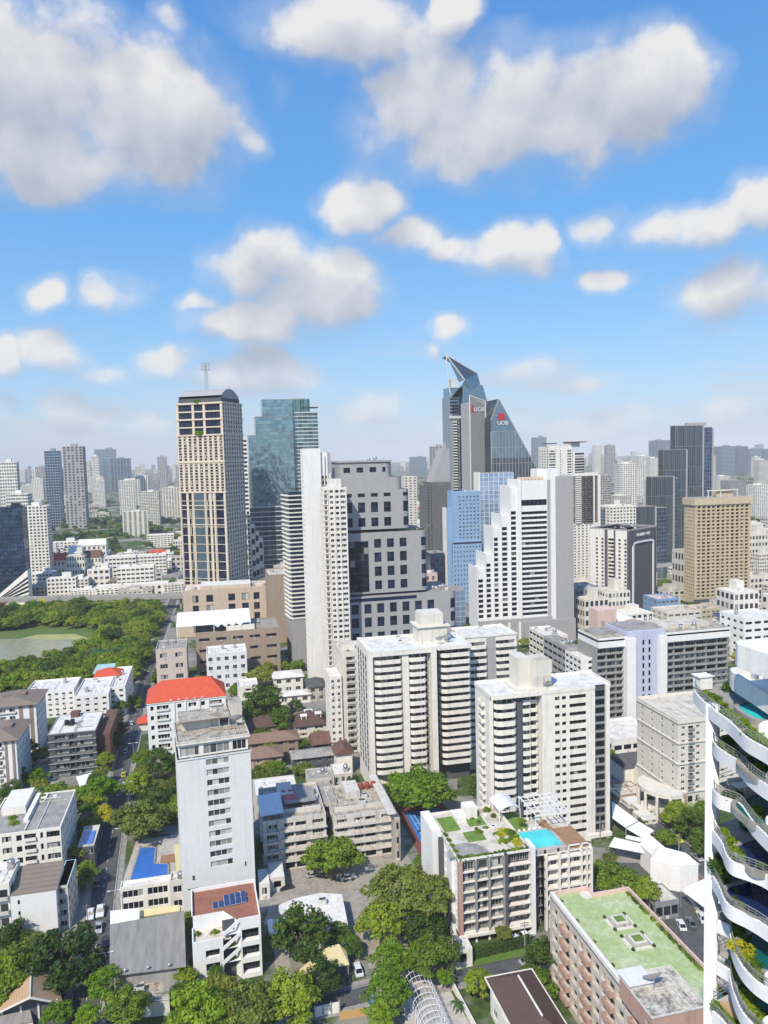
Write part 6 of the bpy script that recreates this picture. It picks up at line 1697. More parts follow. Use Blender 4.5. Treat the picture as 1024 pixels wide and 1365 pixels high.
def white_slim():
    s = px(409, 432, 915, 600, 10, rot=2); T = Thing('slim_tower', 'slim white windowless slab tower with a strip of small balconies on its right edge', 'tower', s.p, s.rot); w, d, h = s.w, s.d, s.h; mb = MB()
    mb.quad((0, 0, 0), (w, 0, 0), (w, 0, h), (0, 0, h)); rows = floors(4, h - 14, 38, .2, .8)
    facade(T, mb, 'L', 0, 0, d, 0, h, even(0, d, 3, .6), rows, 'win2', .7); w2 = w * 1.42
    facade(T, mb, 'F', 1.6, w, w2, 0, h - 2, [(w * 1.06, w * 1.2), (w * 1.24, w * 1.36)], rows, 'win2d', .8); mb.box(w * 1.2, w * 1.24, .6, 1.59, 0, h - 3)
    mb.quad((w2, 1.6, 0), (w2, d, 0), (w2, d, h - 2), (w2, 1.6, h - 2)); mb.quad((0, d, 0), (w2, d, 0), (w2, d, h - 2), (0, d, h - 2)); mb.quad((w, 0, 0), (w, 1.6, 0), (w, 1.6, h), (w, 0, h))
    mb.box(0, w, 0.004, d, h, h + .8); mb.box(w, w2, 1.6, d, h - 2, h - 1.5); T.part('wall', mb, [m_white_clean])
    for a, b_ in rows: T.rept('balcony', 'bal_rail', Matrix.Translation((w * 1.13, 1.6, a)) @ Matrix.Diagonal((w * .15, .6, 1, 1)))
    T.done()
    s = px(388, 412, 890, 656, 18, rot=8); T = Thing('balcony_tower', 'dark glazed tower ringed with thin curved balcony slabs, left of the slim white tower', 'tower', s.p, s.rot); w, h = s.w, s.h; mb = MB()
    for i in range(30):
        z = h * (.28 + .72 * i / 30); mb.prism([(-1.2, 2), (0, -1.2), (w * .9, -1.6), (w, 0), (w, 16), (-1, 16)], z, z + .7, 0, bottom=True)
    T.part('balcony_slab', mb, [m_white]); mb = MB(); mb.box(.5, w, .5, 16.5, h * .28, h, 0); T.part('glazed_core', mb, [m_glass_navy]); mb = MB()
    mb.box(0, w, -1, 16, 0, h * .28 - .003, 0); T.part('podium', mb, [m_greypanel]); T.done()
    s = px(435, 466, 932, 652, 10); T = Thing('apartment_tower', 'narrow white apartment tower with red-trimmed left column before the grey office tower', 'tower', s.p); w, d, h = s.w, s.d, s.h; mb = MB(); rows = floors(3, h, 38, .25, .75)
    facade(T, mb, 'F', 0, 0, w, 0, h, [(w * .05, w * .16), (w * .28, w * .42), (w * .52, w * .66), (w * .74, w * .95)], rows, lambda c, r: ('win2', 'win2', 'win2d', 'win3')[c], .4)
    facade(T, mb, 'L', 0, 0, d, 0, h, even(0, d, 3, .5), rows, 'win2', .4); mb.quad((w, 0, 0), (w, d, 0), (w, d, h), (w, 0, h)); mb.quad((0, d, 0), (w, d, 0), (w, d, h), (0, d, h))
    for x in (.19, .47, .70): mb.box(w * x - .2, w * x + .2, -.35, -.003, 0, h)
    T.part('wall', mb, [m_white]); mb = MB()
    for a, b_ in rows: mb.box(w * .02, w * .17, -.4, -.005, a - .9, a - .3, 0)
    T.part('red_trim', mb, [m_salmon]); mb = MB(); flatroof(mb, 0, w, 0, d, h, .8); mb.box(w * .3, w * .8, 2, 9, h, h + 5, 0, top=1); T.part('roof', mb, [m_white, m_roof_white]); T.done()
white_slim()
def grey_tower():
    s = px(459, 527, 920, 617, 40); T = Thing('office_tower', 'stepped light grey office tower with square navy windows and rounded right corner', 'skyscraper', s.p); k = s.w / 68.0; X = lambda p_: (p_ - 459) * k; Z = lambda y: zat(s.p, y); d = 34; mb = MB()
    def block(x1, z0, z1, rows, cols, y0, wide, blank=None, cor=4):
        c1 = x1 - cor
        facade(T, mb, 'F', y0, 0, c1, z0, z1, cols, rows, 'navy', .7)
        # rounded corner with strip windows
        n = 6; arc = [(c1 + cor * math.sin(t), y0 + cor * (1 - math.cos(t))) for t in [math.pi / 2 * i / n for i in range(n + 1)]]
        zz = z0
        for (a, b_) in rows + [(z1, z1)]:
            for (p, q) in zip(arc[:-1], arc[1:]): mb.quad((*p, zz), (*q, zz), (*q, a), (*p, a), 0)
            if wide and b_ > a:
                for (p, q) in zip(arc[:-1], arc[1:]): mb.quad((*p, a), (*q, a), (*q, b_), (*p, b_), 2)
            elif b_ > a:
                for (p, q) in zip(arc[:-1], arc[1:]): mb.quad((*p, a), (*q, a), (*q, b_), (*p, b_), 0)
            zz = b_
        mb.quad((x1, y0 + cor, z0), (x1, d, z0), (x1, d, z1), (x1, y0 + cor, z1)); mb.quad((0, y0, z0), (0, d, z0), (0, d, z1), (0, y0, z1)); mb.quad((0, d, z0), (x1, d, z0), (x1, d, z1), (0, d, z1))
        mb.ngon([(0, y0, z1), (c1, y0, z1)] + [(*p, z1) for p in arc[1:]] + [(x1, d, z1), (0, d, z1)], 1)
    def cols(a, step, n, wd): return [(X(a + i * step), X(a + i * step + wd)) for i in range(n)]
    rw = lambda ys: [(Z(b_), Z(a)) for a, b_ in ys][::-1]
    block(X(611), 0, Z(797), rw([(807, 820), (825, 838), (845, 857), (864, 876), (883, 895)]), cols(467, 17.1, 7, 9.5), -1.0, True)
    block(X(573), Z(797) + 1.4, Z(712), rw([(721, 733), (739, 752), (758, 771), (777, 789)]), cols(500, 17.2, 3, 9.5), 0.5, True)
    block(X(550), Z(708), Z(655), rw([(659, 664), (671, 685), (692, 704)]), cols(463, 17.2, 4, 9.5), 1.0, True)
    block(X(541), Z(655), Z(638), [], [], 2.0, False); block(X(528), Z(638), Z(617), rw([(624, 631)]), cols(463, 17.2, 4, 9), 2.4, False)
    mb.box(0, X(567), 1.6, d, Z(797), Z(797) + 1.4, 2); mb.box(X(462), X(492), .38, .497, Z(791), Z(723), 2); mb.box(X(462), X(555), -1.06, -1.003, Z(803.5), Z(799), 2)
    mb.box(X(457.5), X(528), 1.6, d, Z(617), Z(617) + .8, 0)
    T.part('wall', mb, [m_greypanel, m_roof_grey, m_win_navy])
    for i in range(2): T.rept('large_window', 'navybig', Matrix.Translation(((X(462) + X(492)) / 2, .375, (Z(791) + Z(723)) / 2)) @ Matrix.Diagonal((X(492) - X(462), 1, Z(723) - Z(791), 1))) if i == 0 else None
    clutter(T, X(500), X(524), 10, 25, Z(617), 6, RNG, ('roof_chiller', 'ac_unit', 'water_tank')); clutter(T, X(570), X(600), 4, 15, Z(797), 6, RNG, ('roof_chiller', 'water_tank'))
    for i in range(6): T.rept('roof_plant', 'bushy_dark', Matrix.Translation((X(548 + RNG.uniform(0, 22)), 3, Z(712))) @ Matrix.Scale(1.3, 4))
    T.done()
grey_tower()
def ziggurat():
    s = px(637, 763, 862, 760, 30); T = Thing('stepped_tower', 'white stepped tower with black window columns climbing to the right and a grey slab end', 'skyscraper', s.p); k = s.w / 126.0; X = lambda p_: (p_ - 637) * k; Z = lambda y: zat(s.p, y); mb = MB(); d = 17
    z0 = Z(826); fl = (Z(676) - z0) / 22.0
    # front in vertical bays: white pier, dark window column
    bays = [(637, 647.5, 759, (638, 644.5)), (647.5, 658, 741, (649, 654.5)), (658, 668.5, 706, (659, 664.5)), (668.5, 680.5, 690, (669, 676.5)), (680.5, 694, 652, (681.5, 688.5))]
    for i, (a, b_, yt, wn_) in enumerate(bays):
        zt = Z(yt); x0, x1 = X(a), X(b_); n = int((zt - z0 - 4) / fl); rows = [(z0 + fl * (j + .22), z0 + fl * (j + .88)) for j in range(n)] if wn_ else []
        if i == 4: rows = [r for r in rows if r[1] < Z(681)]
        facade(T, mb, 'F', 0, x0, x1, 0, zt, [(X(wn_[0]), X(wn_[1]))] if wn_ else [], rows, 'win1d', .6)
        mb.quad((x0, 0, zt), (x1, 0, zt), (x1, d, zt), (x0, d, zt), 1); mb.quad((x0, 0, 0), (x0, d, 0), (x0, d, zt), (x0, 0, zt), 0)
        mb.box(x0 - .25, x0 + .45, -.5, d, max(0, z0 - 6), zt + 1.6, 0)
    zt = Z(643); rows = [(z0 + fl * (j + .15), z0 + fl * (j + .72)) for j in range(21)]
    facade(T, mb, 'F', -.6, X(694), X(730), 0, zt, [(X(695), X(729))], rows + [(Z(677), Z(669))], 'win6d', .5)
    mb.box(X(690), X(694.5), -1.4, d, z0 - 8, zt + 1, 0); mb.box(X(729.5), X(733), -1.4, d, 0, zt, 2); mb.quad((X(694), -.6, zt), (X(730), -.6, zt), (X(730), d, zt), (X(694), d, zt), 1)
    mb.box(X(733), X(739), -2.2, d, 0, Z(628), 0); mb.box(X(722), X(750), 6, d, zt, Z(628), 0); mb.box(X(739), X(763), -2.6, d + 3, 0, Z(639), 2); mb.box(X(637), X(733), d - 1, d - .01, 0, Z(770), 0)
    mb.box(X(637), X(733), -3, -.503, 0, z0 - 1, 2); mb.box(X(694), X(763), -5, -3.003, 0, Z(832), 2)
    for x in (652, 662, 674, 688): mb.box(X(x), X(x) + 1.6, -3.6, -3.003, 0, z0 - 3, 0)
    for x in (700, 712): mb.box(X(x), X(x + 9), -5.1, -5.003, Z(850), Z(844), 3)
    T.part('wall', mb, [m_white_clean, m_roof_white, m_greypanel, m_win_dark])
    r = MB()
    for i in range(7): r.lathe([(1.3, 0), (1.6, .6), (1.3, 2.2)], (X(697 + i * 4.8), 5, zt), 10, 0); r.box(X(697 + i * 4.8) - .8, X(697 + i * 4.8) + .8, 8, 10, zt, zt + 2, 1)
    T.part('cooling_tower', r, [m_beige, m_tile_brown]); T.done()
ziggurat()
def letters(T, txt, M, size, m, depth=.3, name='sign_letters'):
    """the word as real letters standing on the wall"""
    c = bpy.data.curves.new('sign_text', 'FONT'); c.body = txt; c.size = size; c.extrude = depth / 2; c.align_x = 'CENTER'
    o = bpy.data.objects.new('sign_text', c); COL.objects.link(o); bpy.context.view_layer.update()
    me = bpy.data.meshes.new_from_object(o.evaluated_get(bpy.context.evaluated_depsgraph_get())); bpy.data.objects.remove(o)
    me.materials.clear(); me.materials.append(m); return link(name, me, T.o, M=M)
STAND = Matrix.Rotation(math.pi / 2, 4, 'X')
def bank_towers():
    dist = 900.0
    # pyramid
    s = px(655, 719, 0, 532, 0, d=dist); o = s.p; T = Thing('pyramid_tower', 'grey glass pyramid tower with a red logo above white UOB letters', 'skyscraper', o)
    Lx = lambda x: (lambda r: r.x * o.y / r.y - o.x)(ray(x, 605)); Z = lambda y: zat(o, y)
    # left edge is near vertical, right edge a long slope; the front is split into panes
    ap, lb, rb_ = Lx(666), Lx(655), Lx(723); za = Z(532); g = MB(); f = MB(); nz = 30
    lx = lambda z: lb + (ap - lb) * max(0, (z - Z(560)) / (za - Z(560))) * .85 if z > Z(575) else lb
    rx = lambda z: ap + (rb_ + (rb_ - ap) * (Z(640) / (za - Z(640))) - ap) * (1 - z / za)
    for j in range(nz):
        z0, z1 = za * j / nz, za * (j + 1) / nz; a0, b0, a1, b1 = lx(z0), rx(z0), lx(z1), max(rx(z1), lx(z1) + .1); n = 14
        for i in range(n):
            t0, t1 = i / n, (i + 1) / n
            g.quad((a0 + (b0 - a0) * t0, 0, z0), (a0 + (b0 - a0) * t1, 0, z0), (a1 + (b1 - a1) * t1, 0, z1), (a1 + (b1 - a1) * t0, 0, z1), 0 if z0 > Z(612) else 1)
        g.quad((b0, 0, z0), (b0, 40, z0), (b1, 40, z1), (b1, 0, z1), 0); g.quad((a0, 0, z0), (a0, 40, z0), (a1, 40, z1), (a1, 0, z1), 1); f.box(a0, b0, -.2, -.02, z0 - .2, z0 + .2, 0) if j % 3 == 0 else None
    for i in range(17):
        x = lb + (rb_ - lb) * (i + .5) / 16
        zt = min(za * .8, za * (1 - (x - ap) / (rx(0) - ap))) if x > ap else za * .8
        f.box(x - .25, x + .25, -.35, -.02, 0, zt, 0)
    f.tube((ap, 0, za), (rx(0), 0, 0), .6, .6, 4); f.tube((lx(Z(560)), 0, Z(560)), (ap, 0, za), .6, .6, 4); f.tube((lb, 0, 0), (lb, 0, Z(575)), .6, .6, 4)
    T.part('curtain_wall', g, [m_glass_grey, m_glass_dark]); T.part('mullion', f, [m_greypanel])
    cx, cz = (Lx(664) + Lx(674)) / 2, Z(555.5); q = MB()
    for i in range(4):
        for j in range(4):
            if (i + j) % 2 == 0 or i == j: q.box(cx - 4.2 + i * 2.1, cx - 2.3 + i * 2.1, -1.0, -.4, cz - 4.2 + j * 2.1, cz - 2.3 + j * 2.1)
    q.box(cx - 3.6, cx + 3.6, -.9, -.42, cz - 3.6, cz + 3.6); T.part('logo', q, [m_red])
    letters(T, 'UOB', Matrix.Translation((cx + 1.5, -.7, Z(566.5))) @ STAND, 6.6, m_sign_white); T.done()
    # slab with grey flutes beside it
    s = px(628, 648.5, 0, 527, 26, d=915, rot=6); T = Thing('fluted_slab', 'grey fluted slab tower outlined in white with a red mark and white UOB letters near its top', 'skyscraper', s.p, s.rot); w, h = s.w, s.h; mb = MB()
    for i in range(14): x = .8 + (w - 1.6) * i / 14; mb.box(x, x + .55 * w / 14, -.5, 0, 0, h - 1.5 - x * .5, 1)
    mb.prism([(0, 0), (w, 0), (w, 26), (0, 26)], 0, h - 8, 2); mb.ngon([(0, 0, h - 8), (w, 0, h - 8), (w, 0, h - 7.5), (0, 0, h)], 2); mb.box(-.6, .2, -.8, .5, 0, h, 0); mb.box(w - .2, w + .6, -.8, .5, 0, h - 7, 0); mb.tube((0, -.4, h), (w, -.4, h - 7), .6, .6, 4, 0)
    T.part('wall', mb, [m_white, m_midgrey, m_greypanel]); q = MB(); zz = zat(s.p, 549); q.box(1.6, 4.6, -1.2, -.6, zz, zz + 8); T.part('logo', q, [m_red]); letters(T, 'UOB', Matrix.Translation((w * .58, -1.0, zz + .6)) @ STAND, 7.0, m_sign_white); T.done()
    s = px(649, 658, 0, 545, 20, d=930); T = Thing('atrium_block', 'narrow dark glazed block with white floor lines between fluted slab and glass pyramid', 'skyscraper', s.p); glassbox(T, 'floor_line', 0, s.w, 0, 20, 0, s.h, m_glass_dark, m_frame, 9, 9, 'FL'); T.done()
    # spire tower
    s = px(602, 634, 0, 556, 34, d=960, rot=0); o = s.p; T = Thing('spire_tower', 'tall blue-grey tower with an open slanting spire crown and balcony columns', 'skyscraper', o); w, h = s.w, s.h; Z = lambda y: zat(o, y); Lx = lambda x: (lambda r: r.x * o.y / r.y - o.x)(ray(x, 605)); mb = MB()
    mb.box(.5, w, 0.1, 34, 0, Z(529), 0); rows = floors(0, Z(560), 48, .2, .8)
    facade(T, mb, 'F', -.6, Lx(603.5), Lx(613), 0, Z(556), [(Lx(604), Lx(609.5)), (Lx(610), Lx(612.5))], rows, 'win2d', .5, 1); facade(T, mb, 'F', -.6, Lx(617), Lx(627), 0, Z(556), [(Lx(618), Lx(626.5))], rows, 'win3', .5, 1)
    mb.box(Lx(613), Lx(617), -.5, -.003, 0, Z(528), 2); mb.box(-1, Lx(628), -1.6, 0, Z(558), Z(554.5), 3)
    for z in floors(Z(552), Z(530), 5): mb.box(0, Lx(612), -.5, -.003, z[0], z[1], 2)
    T.part('wall', mb, [m_bluegrey, m_bluegrey, m_win_dark, m_frame])
    for a, b_ in rows: T.rept('balcony', 'bal_white', Matrix.Translation((Lx(606.8), -.6, a)) @ Matrix.Diagonal((Lx(609.5) - Lx(604), 1.2, 1.2, 1))); T.rept('balcony', 'bal_white', Matrix.Translation((Lx(622), -.6, a)) @ Matrix.Diagonal((Lx(626.5) - Lx(618), 1.2, 1.2, 1)))
    c = MB(); tip = (Lx(598), 2, Z(473)); R0 = (Lx(640), 6, Z(497)); E = (Lx(652), 10, Z(545)); V0 = (Lx(621), -1, Z(506)); Bq = (Lx(629), 0, Z(520)); TB = (Lx(641), 2, Z(513)); LB = (Lx(600), 0, Z(516))
    fr = [(Lx(x), 0, Z(y)) for x, y in ((604, 700), (604, 529), (612, 519), (618, 512), (629, 520), (641, 513), (645, 514), (654, 548), (654, 700))]; c.ngon(fr, 0); c.ngon([(x, 30, z) for x, y, z in fr], 0); c.quad(fr[6], fr[7], (fr[7][0], 30, fr[7][2]), (fr[6][0], 30, fr[6][2]), 0); c.quad(fr[7], fr[8], (fr[8][0], 30, fr[8][2]), (fr[7][0], 30, fr[7][2]), 0); c.ngon([tip, R0, V0], 1); c.ngon([tip, V0, (Lx(617), 0, Z(508)), (Lx(614), 0, Z(510))], 0); c.ngon([V0, R0, (Lx(643), 4, Z(511)), Bq], 0); c.ngon([V0, Bq, (Lx(618), 0, Z(512))], 0); c.ngon([R0, E, (Lx(652), 26, Z(545)), (Lx(640), 26, Z(497))], 0); c.ngon([R0, E, (Lx(634), 2, Z(545)), (Lx(634), 2, Z(515))], 0)
    c.ngon([tip, R0, (Lx(640), 26, Z(497)), (Lx(600), 26, Z(474))], 1)
    c.prism([(Lx(602), 0), (Lx(618), 0), (Lx(618), 30), (Lx(602), 30)], Z(530), Z(516), 0)
    T.part('crown', c, [m_glass_grey, m_glass_dark]); c = MB(); c.tube(tip, LB, .9, .9, 5); c.tube(tip, (Lx(621), -1.2, Z(507)), .9, .9, 5); c.tube(tip, R0, .9, .9, 5); c.tube(LB, (Lx(603), 0, Z(527)), 1.2, .8, 5); c.box(Lx(599.5), Lx(614), -1, 2, Z(517), Z(515.5)); c.box(Lx(604), Lx(613), 3, 12, Z(515), Z(505), 0); T.part('crown_frame', c, [m_frame]); T.done()
m_bluegrey = wall('blue_grey_cladding', (.26, .31, .36), var=.05, streak=.08)
bank_towers()
def mid_towers():
    # dark twin with slanted top, left of the spire
    s = px(570, 602, 0, 643, 30, d=780); T = Thing('slant_top_tower', 'dark grey apartment tower with a sloping stone-coloured top, left of the spire tower', 'tower', s.p); w, h = s.w, s.h; mb = MB()
    facade(T, mb, 'F', 0, 0, w, 0, h - 4, even(0, w, 8, .45), floors(0, h - 4, 34, .15, .85), 'win1d', .8); mb.box(w * .2, w, .5, 30, 0, h); mb.quad((0, 0, 0), (0, 30, 0), (0, 30, h - 4), (0, 0, h - 4)); mb.quad((w, 0, 0), (w, 30, 0), (w, 30, h), (w, 0, h)); T.part('wall', mb, [wall('dark_grey_cladding', (.16, .16, .155))]); zt = zat(s.p, 598); r = MB()
    a, b_, c, e = (w * .22, .4, h), (w * .98, .4, h), (w * .98, .4, zt), (w * .74, .4, zt); bk = lambda p: (p[0], 22, p[2]); r.ngon([a, b_, c, e]); r.ngon([bk(v) for v in (a, b_, c, e)]); r.quad(a, e, bk(e), bk(a)); r.quad(e, c, bk(c), bk(e)); r.quad(b_, c, bk(c), bk(b_)); r.box(w * .8, w * .88, 5, 8, zt, zt + 6); T.part('roof', r, [m_greypanel]); T.done()
    # blue building
    s = px(603, 641, 0, 656, 12, d=640); T = Thing('blue_building', 'light blue panelled hotel block with small square windows and a lower left wing', 'hotel', s.p); w, h = s.w, s.h; mb = MB(); z1 = zat(s.p, 722)
    facade(T, mb, 'F', 0, 0, w, z1, h, even(w * .22, w * .98, 6, .5), floors(z1 + 1, h - 3, 12, .25, .75), 'win2', .3); facade(T, mb, 'F', -1.6, -w * .02, w, 0, z1, even(0, w * .98, 9, .32), floors(3, z1 - 3, 12, .3, .65), 'win1d', .3, 0)
    mb.quad((0, 0, z1), (0, 12, z1), (0, 12, h), (0, 0, h)); mb.quad((-w * .02, -1.6, z1), (w, -1.6, z1), (w, 0, z1), (-w * .02, 0, z1)); mb.quad((0, 0, h), (w, 0, h), (w, 12, h), (0, 12, h)); zl = zat(s.p, 678)
    mb.box(-w * .2, 0, 1, 9, 0, zl, 1); mb.box(-w * .22, -w * .19, .6, 9.4, 0, zl + 1, 2); mb.box(-.2, .9, -.3, 12, z1, h + 1, 0); mb.quad((w, 0, 0), (w, 12, 0), (w, 12, h), (w, 0, h)); mb.box(w * .0, w, -1.75, -1.603, z1 - 2.2, z1 - .8, 3); T.part('wall', mb, [m_bluep, m_bluep, m_white, m_win_navy]); clutter(T, 3, w - 3, 3, 10, h, 5, RNG); T.done()
    s = px(639, 685, 0, 631, 26, d=700); T = Thing('blue_glass_tower', 'pale blue glass tower with white vertical fins below the glass pyramid', 'tower', s.p); glassbox(T, 'fin', 0, s.w, 0, 12, 0, s.h, m_glass_blue, m_white_clean, 5.2, 4, 'FL', fin=.5, mw=.16); b = MB(); b.box(-.4, 1.2, -1, 12, 0, s.h + 1); T.part('corner_pier', b, [m_white]); T.done()
    s = px(617, 640, 862, 830, 20); T = Thing('glass_podium', 'low blue-green glass podium between grey office tower and stepped white tower', 'building', Vector((s.p.x, s.p.y + 40, 0))); glassbox(T, 'mullion', 0, 16, 0, 20, 0, 30, m_glass_blue, m_frame, 4, 4, 'FL'); T.done()
    s = px(540, 557, 0, 636, 16, d=1050); apt('slab_block', 'cream slab block peeping over the right shoulder of the grey office tower', s, 26, 3, 2, m_cream, 'win2', .55, ncl=1)
    s = px(565, 583, 840, 766, 16, d=560); apt('small_hotel', 'small orange and white block tucked right of the grey office tower', s, 6, 2, 2, m_pink, 'win2', .5, ncl=2)
    s = px(574, 592, 0, 738, 16, d=640); T = Thing('dark_glass_block', 'dark glass block topped with roof planting, left of the blue hotel', 'building', s.p); glassbox(T, 'mullion', 0, s.w, 0, 16, 0, s.h, m_glass_navy, m_frame_dark, 4, 4, 'FL'); T.rept('roof_plant', 'bushy', Matrix.Translation((s.w * .4, 3, s.h)) @ Matrix.Scale(2, 4)); T.done()
m_bluep = wall('light_blue_panel', (0.27, 0.40, 0.58), var=.05, streak=.06)
mid_towers()

def right_towers():
    # white and grey apartment tower
    s = px(732, 763, 0, 596, 24, d=760); T = Thing('apartment_tower', 'white apartment tower with a glazed left corner and dark flat canopies on its roof', 'tower', s.p); w, h = s.w, s.h; mb = MB(); rows = floors(4, h - 3, 46, .2, .8)
    facade(T, mb, 'F', 0, 0, w, 0, h, [(w * .02, w * .3), (w * .5, w * .54), (w * .8, w * .98)], rows, lambda c, r: ('winc3', 'win1d', 'win2')[c], .6); facade(T, mb, 'L', 0, 0, 24, 0, h, even(0, 24, 4, .6), rows, 'win2', .6); mb.box(w, w * 1.55, 3, 22, 0, zat(s.p, 604), 0); mb.quad((w, 0, 0), (w, 3, 0), (w, 3, h), (w, 0, h)); mb.quad((0, 24, 0), (w, 24, 0), (w, 24, h), (0, 24, h))
    for z in floors(h * .5, zat(s.p, 604), 22, .2, .8): mb.box(w * 1.18, w * 1.58, 2.7, 2.997, z[0], z[1], 1)
    T.part('wall', mb, [m_white, m_win_dark]); r = MB(); flatroof(r, 0, w, 0, 24, h, .8); r.box(-1.5, w * .32, -1.5, 12, h + 3, h + 4, 2); r.box(w * .95, w * 1.62, -1, 18, h + 4, h + 5, 2); r.box(w * .98, w * 1.4, 3, 16, h - .5, h + 4, 0); T.part('roof', r, [m_white, m_roof_grey, m_tile_dark]); T.done()
    s = px(764, 797, 0, 632, 22, d=690); T = Thing('balcony_block', 'white block with dark brown balcony bays before the canopied apartment tower', 'tower', s.p); w, h = s.w, s.h; mb = MB(); zm = zat(s.p, 698); fl = lambda a, b_, n: floors(a, b_, n, .2, .75)
    facade(T, mb, 'F', 0, 0, w, zm, h, [(w * .0 + .2, w * .2), (w * .28, w * .5), (w * .55, w * .8), (w * .88, w * .97)], fl(zm, h - 2, 22), lambda c, r: ('win2', 'win3', 'win3', 'win1d')[c], 1.0, 1); facade(T, mb, 'F', 0, 0, w, 0, zm, even(0, w * .95, 6, .45), fl(3, zm - 1, 22), 'win2', .4, 0); mb.box(w * .82, w * .87, -.6, -.003, 0, h, 0); mb.box(w * .97, w * 1.12, 0.3, 22, 0, h - 1, 0); mb.box(0, w, -.3, 0, h - 2, h + 1, 0)
    for p in ((0, 0), (w, 0)): mb.quad((p[0], .01, 0), (p[0], 22, 0), (p[0], 22, h), (p[0], .01, h), 0)
    mb.quad((0, 0, h), (w, 0, h), (w, 22, h), (0, 22, h)); T.part('wall', mb, [m_white, m_brownwall])
    for a, b_ in fl(zm, h - 2, 22): T.rept('balcony', 'bal_white', Matrix.Translation((w * .2, 0, a)) @ Matrix.Diagonal((w * .24, 1, 1, 1))); T.rept('balcony', 'bal_rail_dark', Matrix.Translation((w * .6, 0, a)) @ Matrix.Diagonal((w * .38, 1, 1, 1)))
    T.done()
    # stepped dark glass tower: four slabs
    for i, (xl, xr, yt, dd, x2) in enumerate(((900, 936, 568, 800, 950), (884, 914, 600, 785, 915), (868, 897, 636, 772, 905), (849, 873, 676, 760, 890))):
        s = px(xl, xr, 0, yt, 26, d=dd)
        T = Thing('stepped_glass_slab', ('tallest dark glass slab of the stepped glass group, with a pale right edge', 'second tallest dark slab of the stepped glass group', 'third slab of the stepped glass group, dark with a blue right part', 'lowest dark slab of the stepped glass group, planted roof, beside the white hotel sign')[i], 'skyscraper', s.p, 0, 'stepped dark glass slabs')
        w, h = s.w, s.h; r_ = ray(x2, 605); w2 = s.p.y * r_.x / r_.y - s.p.x
        glassbox(T, 'mullion', 0, w, 0, 9, 0, h, m_glass_dark, m_midgrey, 2.2, 22, 'FL', mw=.1); glassbox(T, 'mullion', w + 1.8, w2, 1.5, 9, 0, h - 2, m_glass_navy, m_midgrey, 3, 4, 'F', part='side_curtain_wall'); b = MB(); b.box(w, w + 1.8, -.4, 9, 0, h + .3); 
        if i == 0: b.box(w2, w2 + 1.2, 0, 9, 0, h - 3); b.box(w * .5, w * 1.2, 3, 8, h, h + 3.5)
        T.part('pier', b, [m_greypanel]); T.done()
    s = px(874, 912, 0, 757, 26, d=745); T = Thing('glass_podium', 'plain blue-grey podium of the stepped glass group beside the tan apartment tower', 'building', s.p); glassbox(T, 'mullion', 0, s.w, 0, 24, 0, s.h, m_glass_grey, m_midgrey, 6, 10, 'FL'); b = MB()
    for x in (.66, .78, .9):
        for z in (.35, .55): b.box(s.w * x, s.w * x + 2, -.4, -.2, s.h * z, s.h * z + 5)
    T.part('window', b, [m_win_dark]); T.done()
    # corner hotel with sign, turned 45 degrees
    s = px(839, 875, 824, 708, 34, rot=28); T = Thing('corner_hotel', 'white and charcoal corner hotel with an arched white outline and DOUBLETREE sign', 'hotel', s.p, s.rot); w, d, h = s.w, s.d, s.h; mb = MB(); rows = floors(3, h - 6, 20, .2, .8)
    mb.box(0, w, 0, d, 0, h, 1); facade(T, mb, 'L', -.6, 0, d, 0, h, [(2, 4), (7, 9), (13, 18), (22, 24), (27, 29)], rows, 'win2d', .55, 0)
    mb.box(-.7, -.603, 11.5, 13, 0, h, 1); mb.box(-.7, -.603, 18.3, 21, 0, h, 1); mb.box(-.7, -.603, 0, 1.6, 0, h, 1)
    x0, x1, zt = w * .1, w * .88, h - 9
    for a, b_ in ((x0, x0 + 1.8), (x1 - 1.3, x1)): mb.box(a, b_, -.8, -.003, 0, zt - 3, 2)
    n = 10; cx, rr = (x0 + x1) / 2, (x1 - x0) / 2
    for i in range(n):
        t0, t1 = math.pi * i / n, math.pi * (i + 1) / n; f = lambda t, k: (cx + rr * k * math.copysign(abs(math.cos(t)) ** .45, math.cos(t)), zt - 3 + 3.5 * (1 if k == 1 else .55) * abs(math.sin(t)) ** .45)
        a, b_, c, e = f(t0, 1), f(t1, 1), f(t1, .86), f(t0, .86); mb.quad((a[0], -.8, a[1]), (b_[0], -.8, b_[1]), (c[0], -.8, c[1]), (e[0], -.8, e[1]), 2)
    T.part('wall', mb, [m_white, m_darkgrey, m_white_clean]); letters(T, 'DOUBLETREE', Matrix.Translation((w * .5, -.3, h - 5)) @ STAND, 3.3, m_sign_white); r = MB(); flatroof(r, -.2, w + .2, -.2, d + .2, h, 1.0, .3); T.part('roof', r, [m_greypanel, m_roof_white]); clutter(T, 4, w - 4, 4, 28, h, 8, RNG); T.done()
    s = px(813, 848, 0, 676, 20, d=720); apt('gridded_block', 'white block with a regular grid of windows left of the lowest glass slab', s, 24, 8, 3, m_white, 'win2d', .6, .25, .75, ncl=3)
    # tan tower
    s = px(926, 1000, 818, 672, 14, rot=-2); T = Thing('apartment_tower', 'ochre apartment tower with stacked glazed bays and rooftop frames, right of the glass group', 'tower', s.p, s.rot); w, d, h = s.w, s.d, s.h; mb = MB(); zb = h * .14; rows = floors(zb, h - 1.5, 26, .18, .82)
